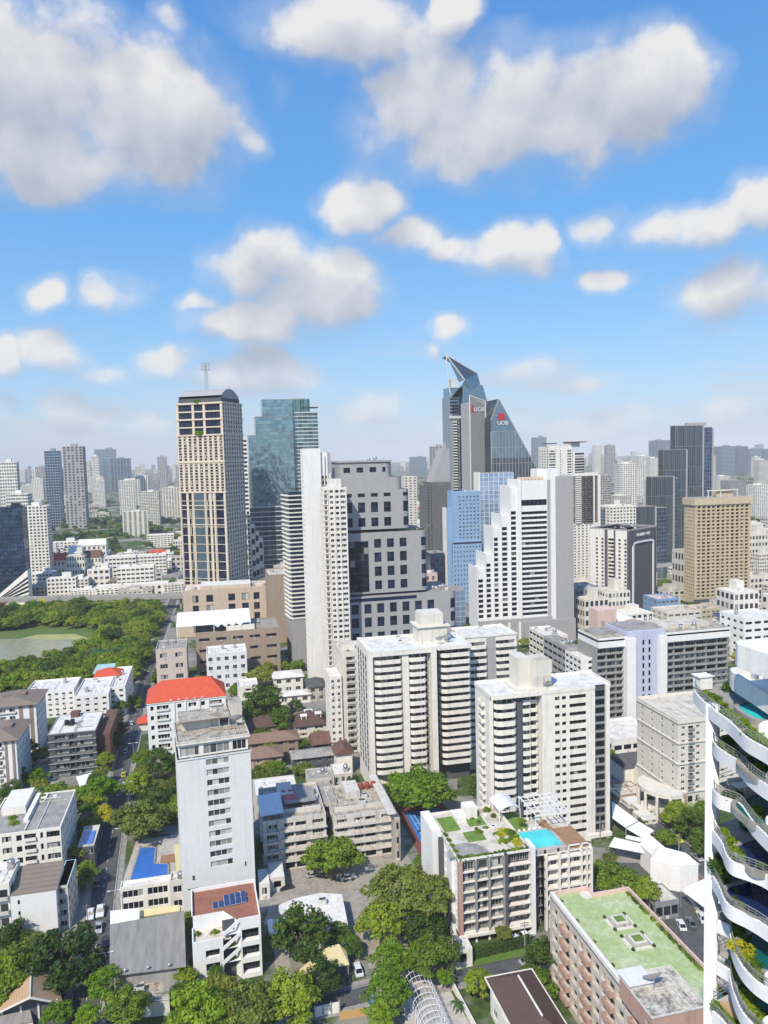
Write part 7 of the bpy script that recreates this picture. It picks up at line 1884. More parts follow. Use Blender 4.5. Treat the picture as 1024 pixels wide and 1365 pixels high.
    cs = even(w * .03, w * .97, 11, .74); facade(T, mb, 'F', 0, 0, w, 0, h, cs, rows, lambda c, r: ('win2', 'win2d', 'win2d')[c % 3], .9); facade(T, mb, 'L', 0, 0, d, 0, h, even(0, d, 5, .5), rows, 'win2', .6); mb.quad((w, 0, 0), (w, d, 0), (w, d, h), (w, 0, h)); mb.quad((0, d, 0), (w, d, 0), (w, d, h), (0, d, h))
    for i in range(12): x = w * .03 + (w * .94) * i / 11; mb.box(x - .35, x + .35, -.6, -.003, zb, h - 1)
    mb.box(-1, w + 1, -1.2, d + 1, h - 1, h + 4.5, 0); mb.box(-.6, w * .45, -.8, -.003, 0, zb - 1, 1)
    for z in (.2, .45, .7): mb.box(w * .47, w, -1.0, -.003, zb * z, zb * (z + .1), 2)
    T.part('wall', mb, [m_yellowtan, m_darkgrey, m_pink]); r = MB(); r.quad((0, 0, h + 4.52), (w, 0, h + 4.52), (w, d, h + 4.52), (0, d, h + 4.52), 1); r.box(w * .45, w * .75, 5, 11, h + 4.5, h + 9, 2)
    for x in (.28, .5, .8): r.box(w * x - .3, w * x + .3, 3, 3.6, h + 4.5, h + 9.5, 0)
    r.box(w * .26, w * .82, 3, 4, h + 9.5, h + 10.2, 0); T.part('roof', r, [m_cream, m_roof_grey, m_yellowtan]); T.done()
right_towers()
def slab_flats():
    s = px(757, 973, 985, 858, 20, w=None); k = s.w / 216.0; X = lambda p_: (p_ - 757) * k; Z = lambda y: zat(s.p, y); h = s.h + 1
    T = Thing('slab_flats', 'long grey slab of open-gallery flats with a tall lilac stair tower', 'apartments', s.p); mb = MB(); rows = floors(3, h - 5, 12, .12, .8); d = 20
    for a, b_ in ((797, 834), (884, 973)): facade(T, mb, 'F', 2, X(a), X(b_), 0, h - 4.6, even(X(a), X(b_), 3 if a < 800 else 6, .9), rows, lambda c, r: ('winc4', 'win4', 'win4d')[(c * 3 + r * 5) % 3], 1.6, 0); mb.box(X(a), X(b_) + .3, .2, d, h - 4.6, h - 2.0, 1); mb.box(X(a), X(b_), 1.0, d, h - 2, h - 1.0, 2); mb.box(X(a), X(b_) + .3, .3, d, h - 1.0, h, 1, top=3)
    mb.box(X(834), X(884), 0, d, 0, Z(850), 4); mb.box(X(831), X(843), -1.6, 3, 0, Z(858), 1); mb.box(X(874), X(884), -1.6, 3, 0, Z(858), 1)
    for j in range(11):
        z = Z(862 + j * 10.6); 
        for x in (853.5, 861.5): mb.box(X(x), X(x + 2.4), -.06, -.003, z - 2.2, z, 5)
    mb.quad((X(973), 2, 0), (X(973), d, 0), (X(973), d, h - 4.6), (X(973), 2, h - 4.6), 0); mb.quad((X(797), 2, 0), (X(797), d, 0), (X(797), d, h - 4.6), (X(797), 2, h - 4.6), 0)
    T.part('wall', mb, [m_concrete, m_white_clean, m_black, m_roof_stain, m_lilac, m_win_dark])
    for (a, b_) in rows:
        for c, e in ((797, 834), (884, 973)): T.rept('gallery_parapet', 'gallery', Matrix.Translation(((X(c) + X(e)) / 2, 1.99, a - .4)) @ Matrix.Diagonal((X(e) - X(c), 1, 1, 1)))
    r = MB(); r.box(X(836), X(882), 2, d, Z(850), Z(849), 0); r.box(X(890), X(955), 6, d - 2, h + .05, h + 1.6, 1); r.box(X(800), X(830), 6, d - 4, h + .05, h + .9, 0); T.part('roof', r, [m_roof_grey, m_roof_cream]); clutter(T, X(890), X(968), 2, 6, h, 7, RNG); T.done()
    s = px(775, 803, 975, 880, 16); T = apt('side_block', 'white blank-ended block with a planted terrace left of the long grey slab', s, 12, 1, 4, m_white_clean, None, .3, ncl=0, wins=60, keyS='win4d', fracS=.75)
    s = px(756, 775, 960, 866, 26); apt('banded_block', 'grey banded block with long window strips behind the planted white block', s, 10, 2, 5, m_greypanel, 'win4d', .85, .3, .75, keyS='win4d', fracS=.9, ncl=5, roofmat=m_roof_grey)
    s = px(729, 757, 930, 850, 22); apt('banded_block', 'pale green-white banded block with roof garden, right behind the stepped white tower podium', s, 9, 2, 5, m_white, 'win4d', .85, .25, .7, keyS='win4d', fracS=.9, ncl=6, bands=.3)
    # cream building
    s = px(904, 985, 1088, 963, 26); T = Thing('cream_apartments', 'cream neoclassical apartment block with cornice lines and small paired windows, behind the near terraces', 'apartments', s.p); w, d, h = s.w, s.d, s.h; mb = MB(); rows = floors(8.5, h - 1, 10, .3, .72)
    cs = [(w * .05, w * .11), (w * .16, w * .24), (w * .29, w * .35), (w * .44, w * .50), (w * .56, w * .64), (w * .70, w * .76), (w * .86, w * .92)]; ky = lambda c, r: 'win2d' if c in (1, 4) else 'win2'
    facade(T, mb, 'F', 0, 0, w, 0, h, cs, [(1, 3), (4.5, 6.8)] + rows, ky, .3, 0); facade(T, mb, 'L', 0, 0, d, 0, h, even(0, d, 4, .22), rows, 'win2', .3); mb.box(0.4, 3.0, -.9, -.003, 0, 8.2, 1); mb.quad((w, 0, 0), (w, d, 0), (w, d, h), (w, 0, h)); mb.quad((0, d, 0), (w, d, 0), (w, d, h), (0, d, h))
    for z in (8.2, h * .55, h * .77, h - .5): mb.box(-.4, w + .4, -.45, d, z, z + .5, 2)
    T.part('wall', mb, [m_cream, m_salmon, m_cream])
    for a, b_ in rows:
        for c in (1, 4): T.rept('balcony', 'bal_rail_dark', Matrix.Translation(((cs[c][0] + cs[c][1]) / 2, 0, a - .1)) @ Matrix.Diagonal((cs[c][1] - cs[c][0] + .3, .7, .9, 1)))
    r = MB(); flatroof(r, -.3, w + .3, -.3, d + .3, h + .02, .9, .4); T.part('roof', r, [m_cream, m_roof_cream]); r = MB()
    pts = [(-1 + 9.5 * math.cos(t), 6 + 9.5 * math.sin(t)) for t in [math.pi * (.62 + .9 * i / 12) for i in range(13)]]
    for i in range(0, 13, 2): x, y = pts[i]; r.tube((x, y, 0), (x, y, 8), .6, .5, 8)
    r.prism(pts + [(0, 0)], 8, 9.4, 0, bottom=True); T.part('colonnade', r, [m_cream]); T.done()
    s = px(833, 872, 1046, 1024, 11); T = Thing('gabled_hall', 'white hall with a dark grey pitched roof and small central gable beside the cream apartments', 'house', s.p); b = MB(); b.box(0, s.w, 0, 11, 0, s.h); b.ngon([(s.w * .4, -.8, s.h + 2.6), (s.w * .3, -.8, s.h), (s.w * .5, -.8, s.h)]); b.box(s.w * .3, s.w * .5, -.8, 0, 0, s.h); T.part('wall', b, [m_white]); b = MB(); hip(b, 0, s.w, 0, 11, s.h + .23, 3.4, .6, 1.0); T.part('roof', b, [m_tile_grey]); T.done()
    s = px(818, 880, 1014, 988, 22); apt('flat_roof_annex', 'low white annex with long strip windows at the foot of the lilac stair tower', s, 1, 5, 3, m_white_clean, 'win4d', .8, .5, .75, ncl=3, clk=('ac_unit', 'black_tank'))
    s = px(822, 860, 1070, 1062, 10); apt('low_terrace', 'row of low brown terrace roofs below the dark-roofed hall', s, 1, 5, 2, m_brownwall, 'win2', .6, ncl=0, par=.3, roofmat=m_roof_cream)
    for i, (x, y) in enumerate(((838, 1072), (855, 1082), (872, 1080), (858, 1094))): s = px(x, x + 19, y + 6, y, 7); apt('shop_roof', 'small flat pinkish shop roof beside the right street', s, 1, 2, 1, m_cream, 'win2', .5, ncl=0, par=.2, roofmat=m_roof_white, group='small shop roofs beside the right street')
    # pink vaulted hall
    s = px(822, 862, 890, 826, 26); T = Thing('vaulted_hall', 'pink hall with a white curved roof and tall pink tower end', 'hall', s.p); w, d, h = s.w, 26, s.h; b = MB(); b.box(0, w, 0, d, 0, h - 5, 0); b.box(-w * .62, 0, 0, 10, 0, zat(s.p, 812), 0); b.box(-w * .5, -w * .4, -.2, -.003, 4, h, 1)
    T.part('wall', b, [m_pink, m_win_dark]); b = MB(); n = 10; pf = [(w * i / n, h - 5 + 7 * math.sin(math.pi * (.1 + .8 * i / n)) - 2) for i in range(n + 1)]
    for (a, za), (c, zc) in zip(pf[:-1], pf[1:]): b.quad((a, 0, za), (c, 0, zc), (c, d, zc), (a, d, za), 0)
    b.ngon([(0, 0, h - 5)] + [(a, 0, z) for a, z in pf] + [(w, 0, h - 5)], 1); b.ngon([(0, d, h - 5)] + [(a, d, z) for a, z in pf] + [(w, d, h - 5)], 1); T.part('roof', b, [m_white_clean, m_pink]); T.done()
    for args in (('office_block', 'low blue-sided block with a salmon roof below the stepped glass group', 876, 905, 838, 800, 18, m_blue, m_pink), ('arcade_block', 'low orange-trimmed shop block with a cluttered roof behind the pink hall', 890, 935, 850, 818, 20, m_cream, m_roof_cream), ('yellow_block', 'pale yellow low block in front of the ochre apartment tower', 930, 960, 846, 814, 16, m_yellowtan, m_roof_cream), ('grey_block', 'dark low block behind the near white roof parapet', 958, 985, 880, 838, 16, m_midgrey, m_roof_white), ('parking_block', 'blue-grey open-deck block with slim white balconies left of the corner hotel', 765, 800, 836, 786, 22, m_bluegrey, m_roof_grey), ('white_block', 'small white block right of the vaulted pink hall', 862, 886, 870, 832, 14, m_white, m_roof_white)):
        s = px(*args[2:6], args[6]); apt(args[0], args[1], s, 5, 5, 3, args[7], 'win4', .75, .3, .75, roofmat=args[8], ncl=5)
    s = px(992, 1040, 886, 826, 22); T = apt('white_stepped_flats', 'white flats with stepped balconies at the right edge under the solar roofs', s, 6, 4, 4, m_white_clean, 'win4d', .7, .3, .65, ncl=2)
    b = MB(); b.box(-.5, .5, -.5, .5, 0, .1); unit('solar_big', b, [m_solar])
    for i in range(6):
        q = P(962 + i * 11, 822 + (1 if i < 3 else -1), 16); T = Thing('solar_roof', 'blue-black solar panel bank on low white roofs near the right edge', 'solar panel', Vector((q.x, q.y, 0)), 0, 'solar panel banks near the right edge'); T.rept('panel', 'solar_big', Matrix.Translation((0, 0, 16)) @ Matrix.Rotation(rad(14), 4, 'X') @ Matrix.Diagonal((5.5, 14, 1, 1))); b = MB(); b.box(-3, 3, -6, 6, 0, 14); T.part('base', b, [m_white]); T.done()
b = MB(); b.box(-.5, .5, -.45, -.3, -.1, .95, 0); b.box(-.5, .5, -.3, 0, -.1, .05, 0); unit('gallery', b, [m_concrete])
slab_flats()
def left_mid():
    # beige complex below the beige tower
    s = px(245, 358, 850, 789, 26, rot=-2); T = Thing('beige_podium', 'beige block with lattice window columns at the foot of the beige tower', 'building', s.p, s.rot); w, d, h = s.w, s.d, s.h; mb = MB(); fl = floors(2, h - 2, 4, .12, .82); cs = [(w * .11, w * .18), (w * .27, w * .35), (w * .53, w * .61), (w * .69, w * .77), (w * .83, w * .90)]
    facade(T, mb, 'F', 0, 0, w, 0, h, cs, fl, lambda c, r: 'navy' if (c + r) % 3 else 'winc2', .5); facade(T, mb, 'R', w, 0, d, 0, h, even(0, d, 3, .3), fl, 'win2', .5); mb.quad((0, 0, 0), (0, d, 0), (0, d, h), (0, 0, h)); mb.quad((0, d, 0), (w, d, 0), (w, d, h), (0, d, h)); mb.box(-6, 0, 2, 12, 0, h * .45); T.part('wall', mb, [m_beige]); r = MB(); flatroof(r, 0, w, 0, d, h, 1.0); r.box(w * .2, w * .8, 4, d - 2, h, h + 2.6, 0, top=1)
    for x in (.1, .93): r.lathe([(3.4, 0), (3.4, 1.6), (2.6, 2.2)], (w * x, 8, h), 16, 0)
    T.part('roof', r, [m_beige, m_roof_white]); clutter(T, w * .82, w * .97, 3, 20, h, 4, RNG); T.done()
    s = px(359, 393, 858, 768, 30); apt('blank_block', 'windowless block painted in shaded beige between the beige podium and the ringed dark tower', s, 3, 0, 0, m_beige2, None, roofmat=m_roof_cream, ncl=3)  # beige darkened to brown: the shade on this face is in the colour
    s = px(262, 374, 905, 846, 30); T = apt('parking_podium', 'brown parking podium with rows of dark slots carrying a white tent roof', s, 4, 5, 0, m_beige2, 'win4d', .62, .35, .6, ncl=6, finish=False, roofmat=m_roof_grey); w, h = s.w, s.h
    r = MB(); x0, x1 = -w * .22, w * .66; n = 10
    for i in range(n): a, c = x0 + (x1 - x0) * i / n, x0 + (x1 - x0) * (i + 1) / n; r.quad((a, 1, h + 5), (c, 1, h + 5), (c, 24, h + 9), (a, 24, h + 9), 0); r.ngon([(a, .9, h + 5), (c, .9, h + 5), ((a + c) / 2, .8, h + 3.2)], 0) if 4 < i < 9 else None
    for x in (x0 + .5, (x0 + x1) / 2, x1 - .5):
        for y in (1.5, 23): r.tube((x, y, 0 if x < 0 else h), (x, y, h + 5 + (y > 9) * 3.6), .25, .25, 6, 1)
    r.box(x1 * .55, x1 + 2, 0.5, 3, h, h + 3.4, 2); r.box(0, x1 * .5, 6, 22, h, h + 4, 3); T.part('tent_roof', r, [m_membrane, m_white_steel, m_white, m_darkgrey]); T.done()
    for args in (('small_block', 'small pinkish block with a white sheet roof left of the pale blue clinic', 209, 250, 925, 868, 22, m_pinkish, m_roof_grey, 2), ('clinic', 'pale blue-white clinic block with a mint roof terrace behind the orange hipped roof', 276, 330, 922, 874, 18, m_paleblue, m_roof_white, 5)):
        s = px(*args[2:6], args[6]); apt(args[0], args[1], s, 4, args[9], 2, args[7], 'win3', .5, .3, .72, roofmat=args[8], ncl=5)
    # orange roof apartments
    s = px(198, 303, 1022, 939, 19, rot=2); T = Thing('orange_roof_flats', 'white flats under a large bright orange hipped roof beside the left road', 'apartments', s.p, s.rot); w, d, h = s.w, s.d, s.h; mb = MB(); rows = floors(2, h, 6, .25, .72); cs = [(w * .04, w * .08), (w * .12, w * .27), (w * .38, w * .43), (w * .52, w * .62), (w * .68, w * .73), (w * .80, w * .95)]
    facade(T, mb, 'F', 0, 0, w, 0, h, cs, rows, lambda c, r: ('win1d', 'win4', 'win2d', 'win3', 'win1d', 'winc4')[c], .8); facade(T, mb, 'R', w, 0, d, 0, h, even(0, d, 3, .4), rows, 'win2', .4); mb.quad((0, 0, 0), (0, d, 0), (0, d, h), (0, 0, h)); mb.quad((0, d, 0), (w, d, 0), (w, d, h), (0, d, h))
    for x in (.33, .475, .65, .77): mb.box(w * x, w * x + .5, -.4, -.003, 0, h)
    T.part('wall', mb, [m_white_clean])
    for a, b_ in rows:
        for c in (1, 5): T.rept('balcony', 'bal_white', Matrix.Translation(((cs[c][0] + cs[c][1]) / 2, 0, a - .2)) @ Matrix.Diagonal((cs[c][1] - cs[c][0] + .4, .5, .8, 1)))
    r = MB(); hip(r, .8, w - .8, .8, d - .8, h + .5, 6.4, 1.2, 6.5, 0, 'x'); T.part('roof', r, [m_tile_orange]); r = MB(); r.box(-.3, w + .3, -.3, 0, h - .2, h + .5); r.box(-.3, 0, 0, d, h - .2, h + .5); T.part('parapet', r, [m_white_clean])
    for i in range(5): T.rept('air_conditioner', 'ac_unit', Matrix.Translation((w * (.3 + .1 * i), -.1, h + .5)))
    T.done()
    b = MB(); q = P(190, 960, 4); hip(b, q.x - 2, q.x + 5, q.y - 4, q.y + 4, 4, 2.4); b.box(q.x - 1.5, q.x + 4.5, q.y - 3.5, q.y + 3.5, 0, 3.7, 1); tag(obj('orange_cottage', b, [m_tile_orange, m_white]), 'tiny orange-roofed cottage between the left road and the orange-roofed flats', 'house')
    s = px(318, 345, 950, 918, 14); apt('white_annex', 'plain white annex right of the orange-roofed flats, behind the hotel tower', s, 6, 1, 1, m_white, 'win1d', .3, ncl=1)
    # brick and glass block
    s = px(66, 129, 1038, 980, 24); T = Thing('brick_flats', 'dark brick apartment block with glazed balcony rows and a white flat roof carrying black tanks', 'apartments', s.p); w, d, h = s.w, s.d, s.h; mb = MB(); rows = floors(0, h, 6, .2, .78)
    facade(T, mb, 'F', 0, 0, w, 0, h, [(w * .13, w * .42), (w * .44, w * .54), (w * .56, w * .93)], rows, lambda c, r: ('winc4', 'win2d', 'winc4')[c], .9); facade(T, mb, 'R', w, 0, d, 0, h, even(0, d, 5, .5), rows, 'win3', .6); mb.quad((0, 0, 0), (0, d, 0), (0, d, h), (0, 0, h)); mb.quad((0, d, 0), (w, d, 0), (w, d, h), (0, d, h)); mb.box(w + .01, w + 5, 4, d + 12, 0, h - 3.2, 1)
    for a, b_ in rows: mb.box(-.3, w + .3, -.5, -.003, a - .75, a - .5, 2)
    T.part('wall', mb, [m_darkgrey, m_brick, m_greypanel])
    for a, b_ in rows: T.rept('balcony', 'bal_rail_dark', Matrix.Translation((w * .27, 0, a - .1)) @ Matrix.Diagonal((w * .3, .45, .9, 1))); T.rept('balcony', 'bal_rail_dark', Matrix.Translation((w * .745, 0, a - .1)) @ Matrix.Diagonal((w * .38, .45, .9, 1)))
    r = MB(); flatroof(r, -.2, w + .2, -.2, d, h, .35); r.box(w * .3, w * .48, d * .8, d * .95, h, h + 2.2, 2); T.part('roof', r, [m_greypanel, m_roof_white, m_brick])
    for x, y in ((.3, .42), (.42, .45), (.4, .38)): T.rept('water_tank', 'black_tank', Matrix.Translation((w * x, d * y, h)))
    T.done()
    for args in (('school_hall', 'broad white school block with a curved white roof in front of the park trees', 34, 100, 960, 926, 22, 5, 7), ('school_wing', 'white school wing with a roof terrace behind the dark brick flats', 100, 146, 968, 930, 30, 5, 4), ('school_block', 'white block with an orange roof patch beside the left road', 146, 168, 955, 918, 38, 5, 2)):
        s = px(*args[2:6], args[6]); T = apt(args[0], args[1], s, args[7], args[8], 5, m_white_clean, 'win2d', .45, .35, .72, ncl=4, side='R', finish=False)
        r = MB()
        if args[0] == 'school_block': q = P(138, 914, s.h) - s.p; hip(r, -10, 3, 22, 34, s.h + .6, 3.0); T.part('orange_roof', r, [m_tile_orange]); r = MB(); r.box(-12, -2, 30, 48, s.h + .05, s.h + .5); T.part('mint_court', r, [m_sheet_teal])
        T.done()
    for args in (('brown_roof_flats', 'white flats with a brown hipped roof and dark stairwell bands, left edge behind', -14, 50, 1010, 944, 20), ('brown_roof_flats', 'white flats with a brown hipped roof at the left edge, nearest the palm court', -20, 24, 1062, 990, 22)):
        s = px(*args[2:6], args[6]); T = Thing(args[0], args[1], 'apartments', s.p); w, d, h = s.w, s.d, s.h; mb = MB(); rows = floors(0, h, 6, .2, .75); facade(T, mb, 'F', 0, 0, w, 0, h, even(0, w * .6, 3, .6), rows, 'winc3', .9); facade(T, mb, 'R', w, 0, d, 0, h, even(0, d, 5, .35), rows, 'win2', .4); mb.quad((0, d, 0), (w, d, 0), (w, d, h), (0, d, h)); mb.quad((0, 0, 0), (0, d, 0), (0, d, h), (0, 0, h))
        for x in (.64, .86): mb.box(w * x, w * (x + .08), -.2, -.003, 0, h, 1)
        T.part('wall', mb, [m_white_clean, m_brownwall])
        for a, b_ in rows: T.rept('balcony', 'bal_white', Matrix.Translation((w * .3, 0, a - .1)) @ Matrix.Diagonal((w * .56, .6, .7, 1)))
        r = MB(); hip(r, 0, w, 0, d, h + .23, 2.6, 1.4, 6); r.box(w * .2, w * .7, d * .4, d * .6, h + 1.6, h + 2.9); T.part('roof', r, [m_tile_mushroom]); T.done()
    s = px(108, 140, 1062, 1046, 8); T = Thing('white_canopy', 'white slanted canopy roof beside the dark brick flats', 'canopy', s.p, rad(18)); r = MB(); r.quad((0, 0, 3), (9, 0, 3.4), (9, 11, 4.4), (0, 11, 4)); r.quad((0, 0, 2.85), (9, 0, 3.25), (9, 11, 4.25), (0, 11, 3.85)); T.part('sheet', r, [m_membrane]); r = MB()
    for x in (.3, 8.7):
        for y in (.3, 10.7): r.tube((x, y, 0), (x, y, 3.6), .1, .1, 5)
    T.part('post', r, [m_steel]); T.done()
m_beige2 = wall('brown_stone_and_shaded_beige', (0.36, 0.28, 0.21), var=.06); m_pinkish = wall('pinkish_paint', (.60, .50, .43), var=.08, streak=.25)
left_mid()
def right_street_sheds():
    def tent(lab, px4, z, m=m_membrane, name='market_roof', cat='canopy'):
        q = [P(x, y, zz) for x, y, zz in px4]; o = Vector((q[0].x, q[0].y, 0)); T = Thing(name, lab, cat, o); b = MB(); l = [v - o for v in q]; b.ngon(l); b.ngon([v - Vector((0, 0, .18)) for v in l]); T.part('sheet', b, [m]); b = MB()
        for v in l: b.tube((v.x, v.y, 0), (v.x, v.y, v.z - .1), .1, .1, 6)
        T.part('post', b, [m_steel]); T.done()
    tent('long white flat canopy along the right street beside the right condominium', [(816, 1090, 4), (834, 1103, 4), (851, 1094, 4.5), (816, 1068, 4.5)], 4)
    tent('white flat canopy continuing along the right street towards the round street tree', [(835, 1104, 4), (858, 1118, 4), (872, 1107, 4.5), (852, 1095, 4.5)], 4)
    tent('long white sloping shed roof crossing behind the dark spreading trees', [(812, 1128, 5), (868, 1139, 5), (880, 1131, 6), (819, 1116, 6)], 5)
    tent('narrow white shed roof behind the long sloping shed', [(834, 1117, 5), (874, 1126, 5), (877, 1122, 5.6), (836, 1113, 5.6)], 5)
    tent('large white tent roof beside the near white pillar', [(908, 1186, 5), (944, 1213, 5), (980, 1190, 7), (938, 1172, 7)], 5)
    o = P(866, 1180, 0); T = Thing('white_warehouse', 'white gabled warehouse with a projecting gable hall, centre of the right street sheds', 'warehouse', o); b = MB(); z = 8
    A = [P(867, 1147, z) - o, P(907, 1154, z) - o, P(932, 1152, z) - o, P(913, 1138, z) - o, P(872, 1130, z) - o]; rg = [P(880, 1128, z + 2.5) - o, P(914, 1137, z + 2.5) - o]
    b.ngon([A[0], A[1], rg[1], rg[0]]); b.ngon([A[1], A[2], rg[1]]); b.ngon([A[2], A[3], rg[1]]); b.ngon([A[3], A[4], rg[0], rg[1]]); b.ngon([A[4], A[0], rg[0]]); T.part('roof', b, [m_membrane]); b = MB(); b.prism([(v.x * .985, v.y * .985) for v in A], 0, z - .1); T.part('wall', b, [m_white_clean]); b = MB()
    p0, p1 = P(884, 1182, 0) - o, P(902, 1180, 0) - o; y1 = p0.y + 12; b.box(p0.x, p1.x, p0.y, y1, 0, 7, 0); xm = (p0.x + p1.x) / 2
    b.ngon([(p0.x, p0.y, 7), (p1.x, p0.y, 7), (xm, p0.y, 10.5)]); b.quad((p0.x - .3, p0.y - .4, 6.8), (xm, p0.y - .4, 10.6), (xm, y1, 10.6), (p0.x - .3, y1, 6.8)); b.quad((p1.x + .3, p0.y - .4, 6.8), (xm, p0.y - .4, 10.6), (xm, y1, 10.6), (p1.x + .3, y1, 6.8)); b.box(p0.x + .3, p1.x - .3, p0.y - .1, p0.y - .003, .5, 6.6, 1); T.part('gable_hall', b, [m_white_clean, m_glass_blue]); b = MB()
    for x in (p0.x, p1.x): b.box(x - .15, x + .15, p0.y - .3, p0.y - .11, 0, 7)
    T.part('red_post', b, [m_tile_brown]); T.done()
    s = px(874, 905, 1228, 1205, 8); apt('kiosk_block', 'small grey workshop with dark open front below the white gable hall', s, 1, 3, 2, m_midgrey, 'win4d', .85, .2, .75, ncl=3, roofmat=m_roof_cream, par=.3)
    b = MB(); pts = ROADS['right']; wallstrip(b, pts, 5.0, 0, 1.8, .25); tag(obj('street_wall', b, m_beige2), 'brown boundary wall along the far side of the right street', 'wall')
    b = MB(); p, q = P(905, 1180, 0), P(965, 1265, 0); wallstrip(b, [p, q], 0, 0, 1.5, .2); tag(obj('low_wall', b, m_offwhite), 'low pale wall around the right car park', 'wall')
right_street_sheds()

# ------------------------------------------------------------------ where things already stand
bpy.context.view_layer.update()
BOXES = []
def occupied():
    for o in COL.objects:
        if o.type != 'MESH' or o.get('kind') in ('structure', 'stuff') : continue
        bb = [o.matrix_world @ Vector(c) for c in o.bound_box]
        xs = [v.x for v in bb]; ys = [v.y for v in bb]
        if max(xs) - min(xs) > 3 or max(ys) - min(ys) > 3: BOXES.append((min(xs), max(xs), min(ys), max(ys)))
occupied()
BOXES = list({tuple(round(v) for v in b) for b in BOXES})
SPOTS = []
def free(x, y, r, rs=None):
    for a, b_, c, d in BOXES:
        if a - r < x < b_ + r and c - r < y < d + r: return False
    for p, q, s in SPOTS:
        if (p - x) ** 2 + (q - y) ** 2 < (r + s) ** 2: return False
    v = Vector((x, y, 0))
    for pts in ROADS.values():
        for p in pts[::2]:
            if (p - v).length_squared < (r + 6) ** 2: return False
    return True

# ------------------------------------------------------------------ far buildings: prototypes that share meshes
def block_mb(nx, ny, nz, wfrac=.6, hf=.55, roof='flat'):
    """unit block with set-back window bands on all four sides and a roof with a stair head and parapet"""
    b = MB(); e = .012
    for fc, pl in (('F', -.5), ('L', -.5), ('R', .5), ('B', .5)):
        n = nx if fc in 'FB' else ny
        f = (lambda u, z, o=0, fc=fc, pl=pl: (u, pl - o, z) if fc == 'B' else fpt(fc, pl, u, z, o))
        z = 0
        for j in range(nz):
            a, c = (j + .5 - hf / 2) / nz, (j + .5 + hf / 2) / nz
            b.quad(f(-.5, z), f(.5, z), f(.5, a), f(-.5, a), 0); u = -.5
            for i in range(n):
                p, q = -.5 + (i + .5 - wfrac / 2) / n, -.5 + (i + .5 + wfrac / 2) / n
                b.quad(f(u, a), f(p, a), f(p, c), f(u, c), 0); b.quad(f(p, a, e), f(q, a, e), f(q, c, e), f(p, c, e), 1); b.quad(f(p, c), f(q, c), f(q, c, e), f(p, c, e), 0); u = q
            b.quad(f(u, a), f(.5, a), f(.5, c), f(u, c), 0); z = c
        b.quad(f(-.5, z), f(.5, z), f(.5, 1), f(-.5, 1), 0)
    if roof == 'flat':
        b.quad((-.5, -.5, .985), (.5, -.5, .985), (.5, .5, .985), (-.5, .5, .985), 2); x = RNG.uniform(-.2, .1); b.box(x, x + .3, -.1, .3, .985, .985 + min(.25, 1.4 / nz), 0, top=2); x = RNG.uniform(-.4, .2); b.box(x, x + .12, -.4, -.25, .985, .985 + .5 / nz, 0)
    else:
        hip(b, -.5, .5, -.5, .5, 1.0 + .04, .35, .06, .3, 2, 'x')
    return b
m_far_glass = glass('far_window', (.035, .042, .05), share=.15)
def protos(name, specs, mats):
    return [block_mb(*s).mesh(name, m) for s in specs for m in mats]
TOW = protos('far_tower', [(7, 5, 26), (5, 4, 30, .5, .6), (9, 6, 22, .8, .5)], [[m_white, m_far_glass, m_roof_white], [m_greypanel, m_far_glass, m_roof_grey], [m_cream, m_far_glass, m_roof_cream]])
TBL = [block_mb(8, 6, 24, .9, .7).mesh('far_tower', [m_bluegrey, m_glass_grey, m_roof_grey]), block_mb(6, 5, 28, .85, .75).mesh('far_tower', [m_bluegrey, m_glass_navy, m_roof_grey])]
NAVY = block_mb(8, 6, 24, .97, .9).mesh('far_tower', [m_win_navy, m_glass_navy, m_roof_grey])
LOW = protos('low_building', [(5, 4, 4), (7, 5, 5, .55, .5), (4, 3, 3, .6, .45)], [[m_white, m_far_glass, m_roof_white], [m_offwhite, m_far_glass, m_roof_stain], [m_cream, m_far_glass, m_roof_cream]])
HSE = [block_mb(4, 3, 2, .4, .5, 'hip').mesh('tiled_house', [m_offwhite, m_far_glass, t]) for t in (m_tile_brown, m_tile_mushroom, m_tile_orange, m_tile_grey)]
def put(me, name, x, y, w, d, h, label, cat, group=None, rot=None):
    o = tag(link(name, me, None, (x, y, 0), RNG.uniform(-.06, .06) if rot is None else rot), label, cat, group); o.scale = (w, d, h); SPOTS.append((x, y, max(w, d) * .55)); return o
def far_px(me, xl, xr, yt, dist, label, depth=None, name='distant_tower', cat='tower', group=None):
    dist *= 1.6 if dist > 1700 else 1
    p = Pd((xl + xr) / 2, 605, dist); w = (xr - xl) * dist / FOC * .97; h = zat(p, yt); put(me, name, p.x, p.y, w, depth or w * .8, h, label, cat, group)
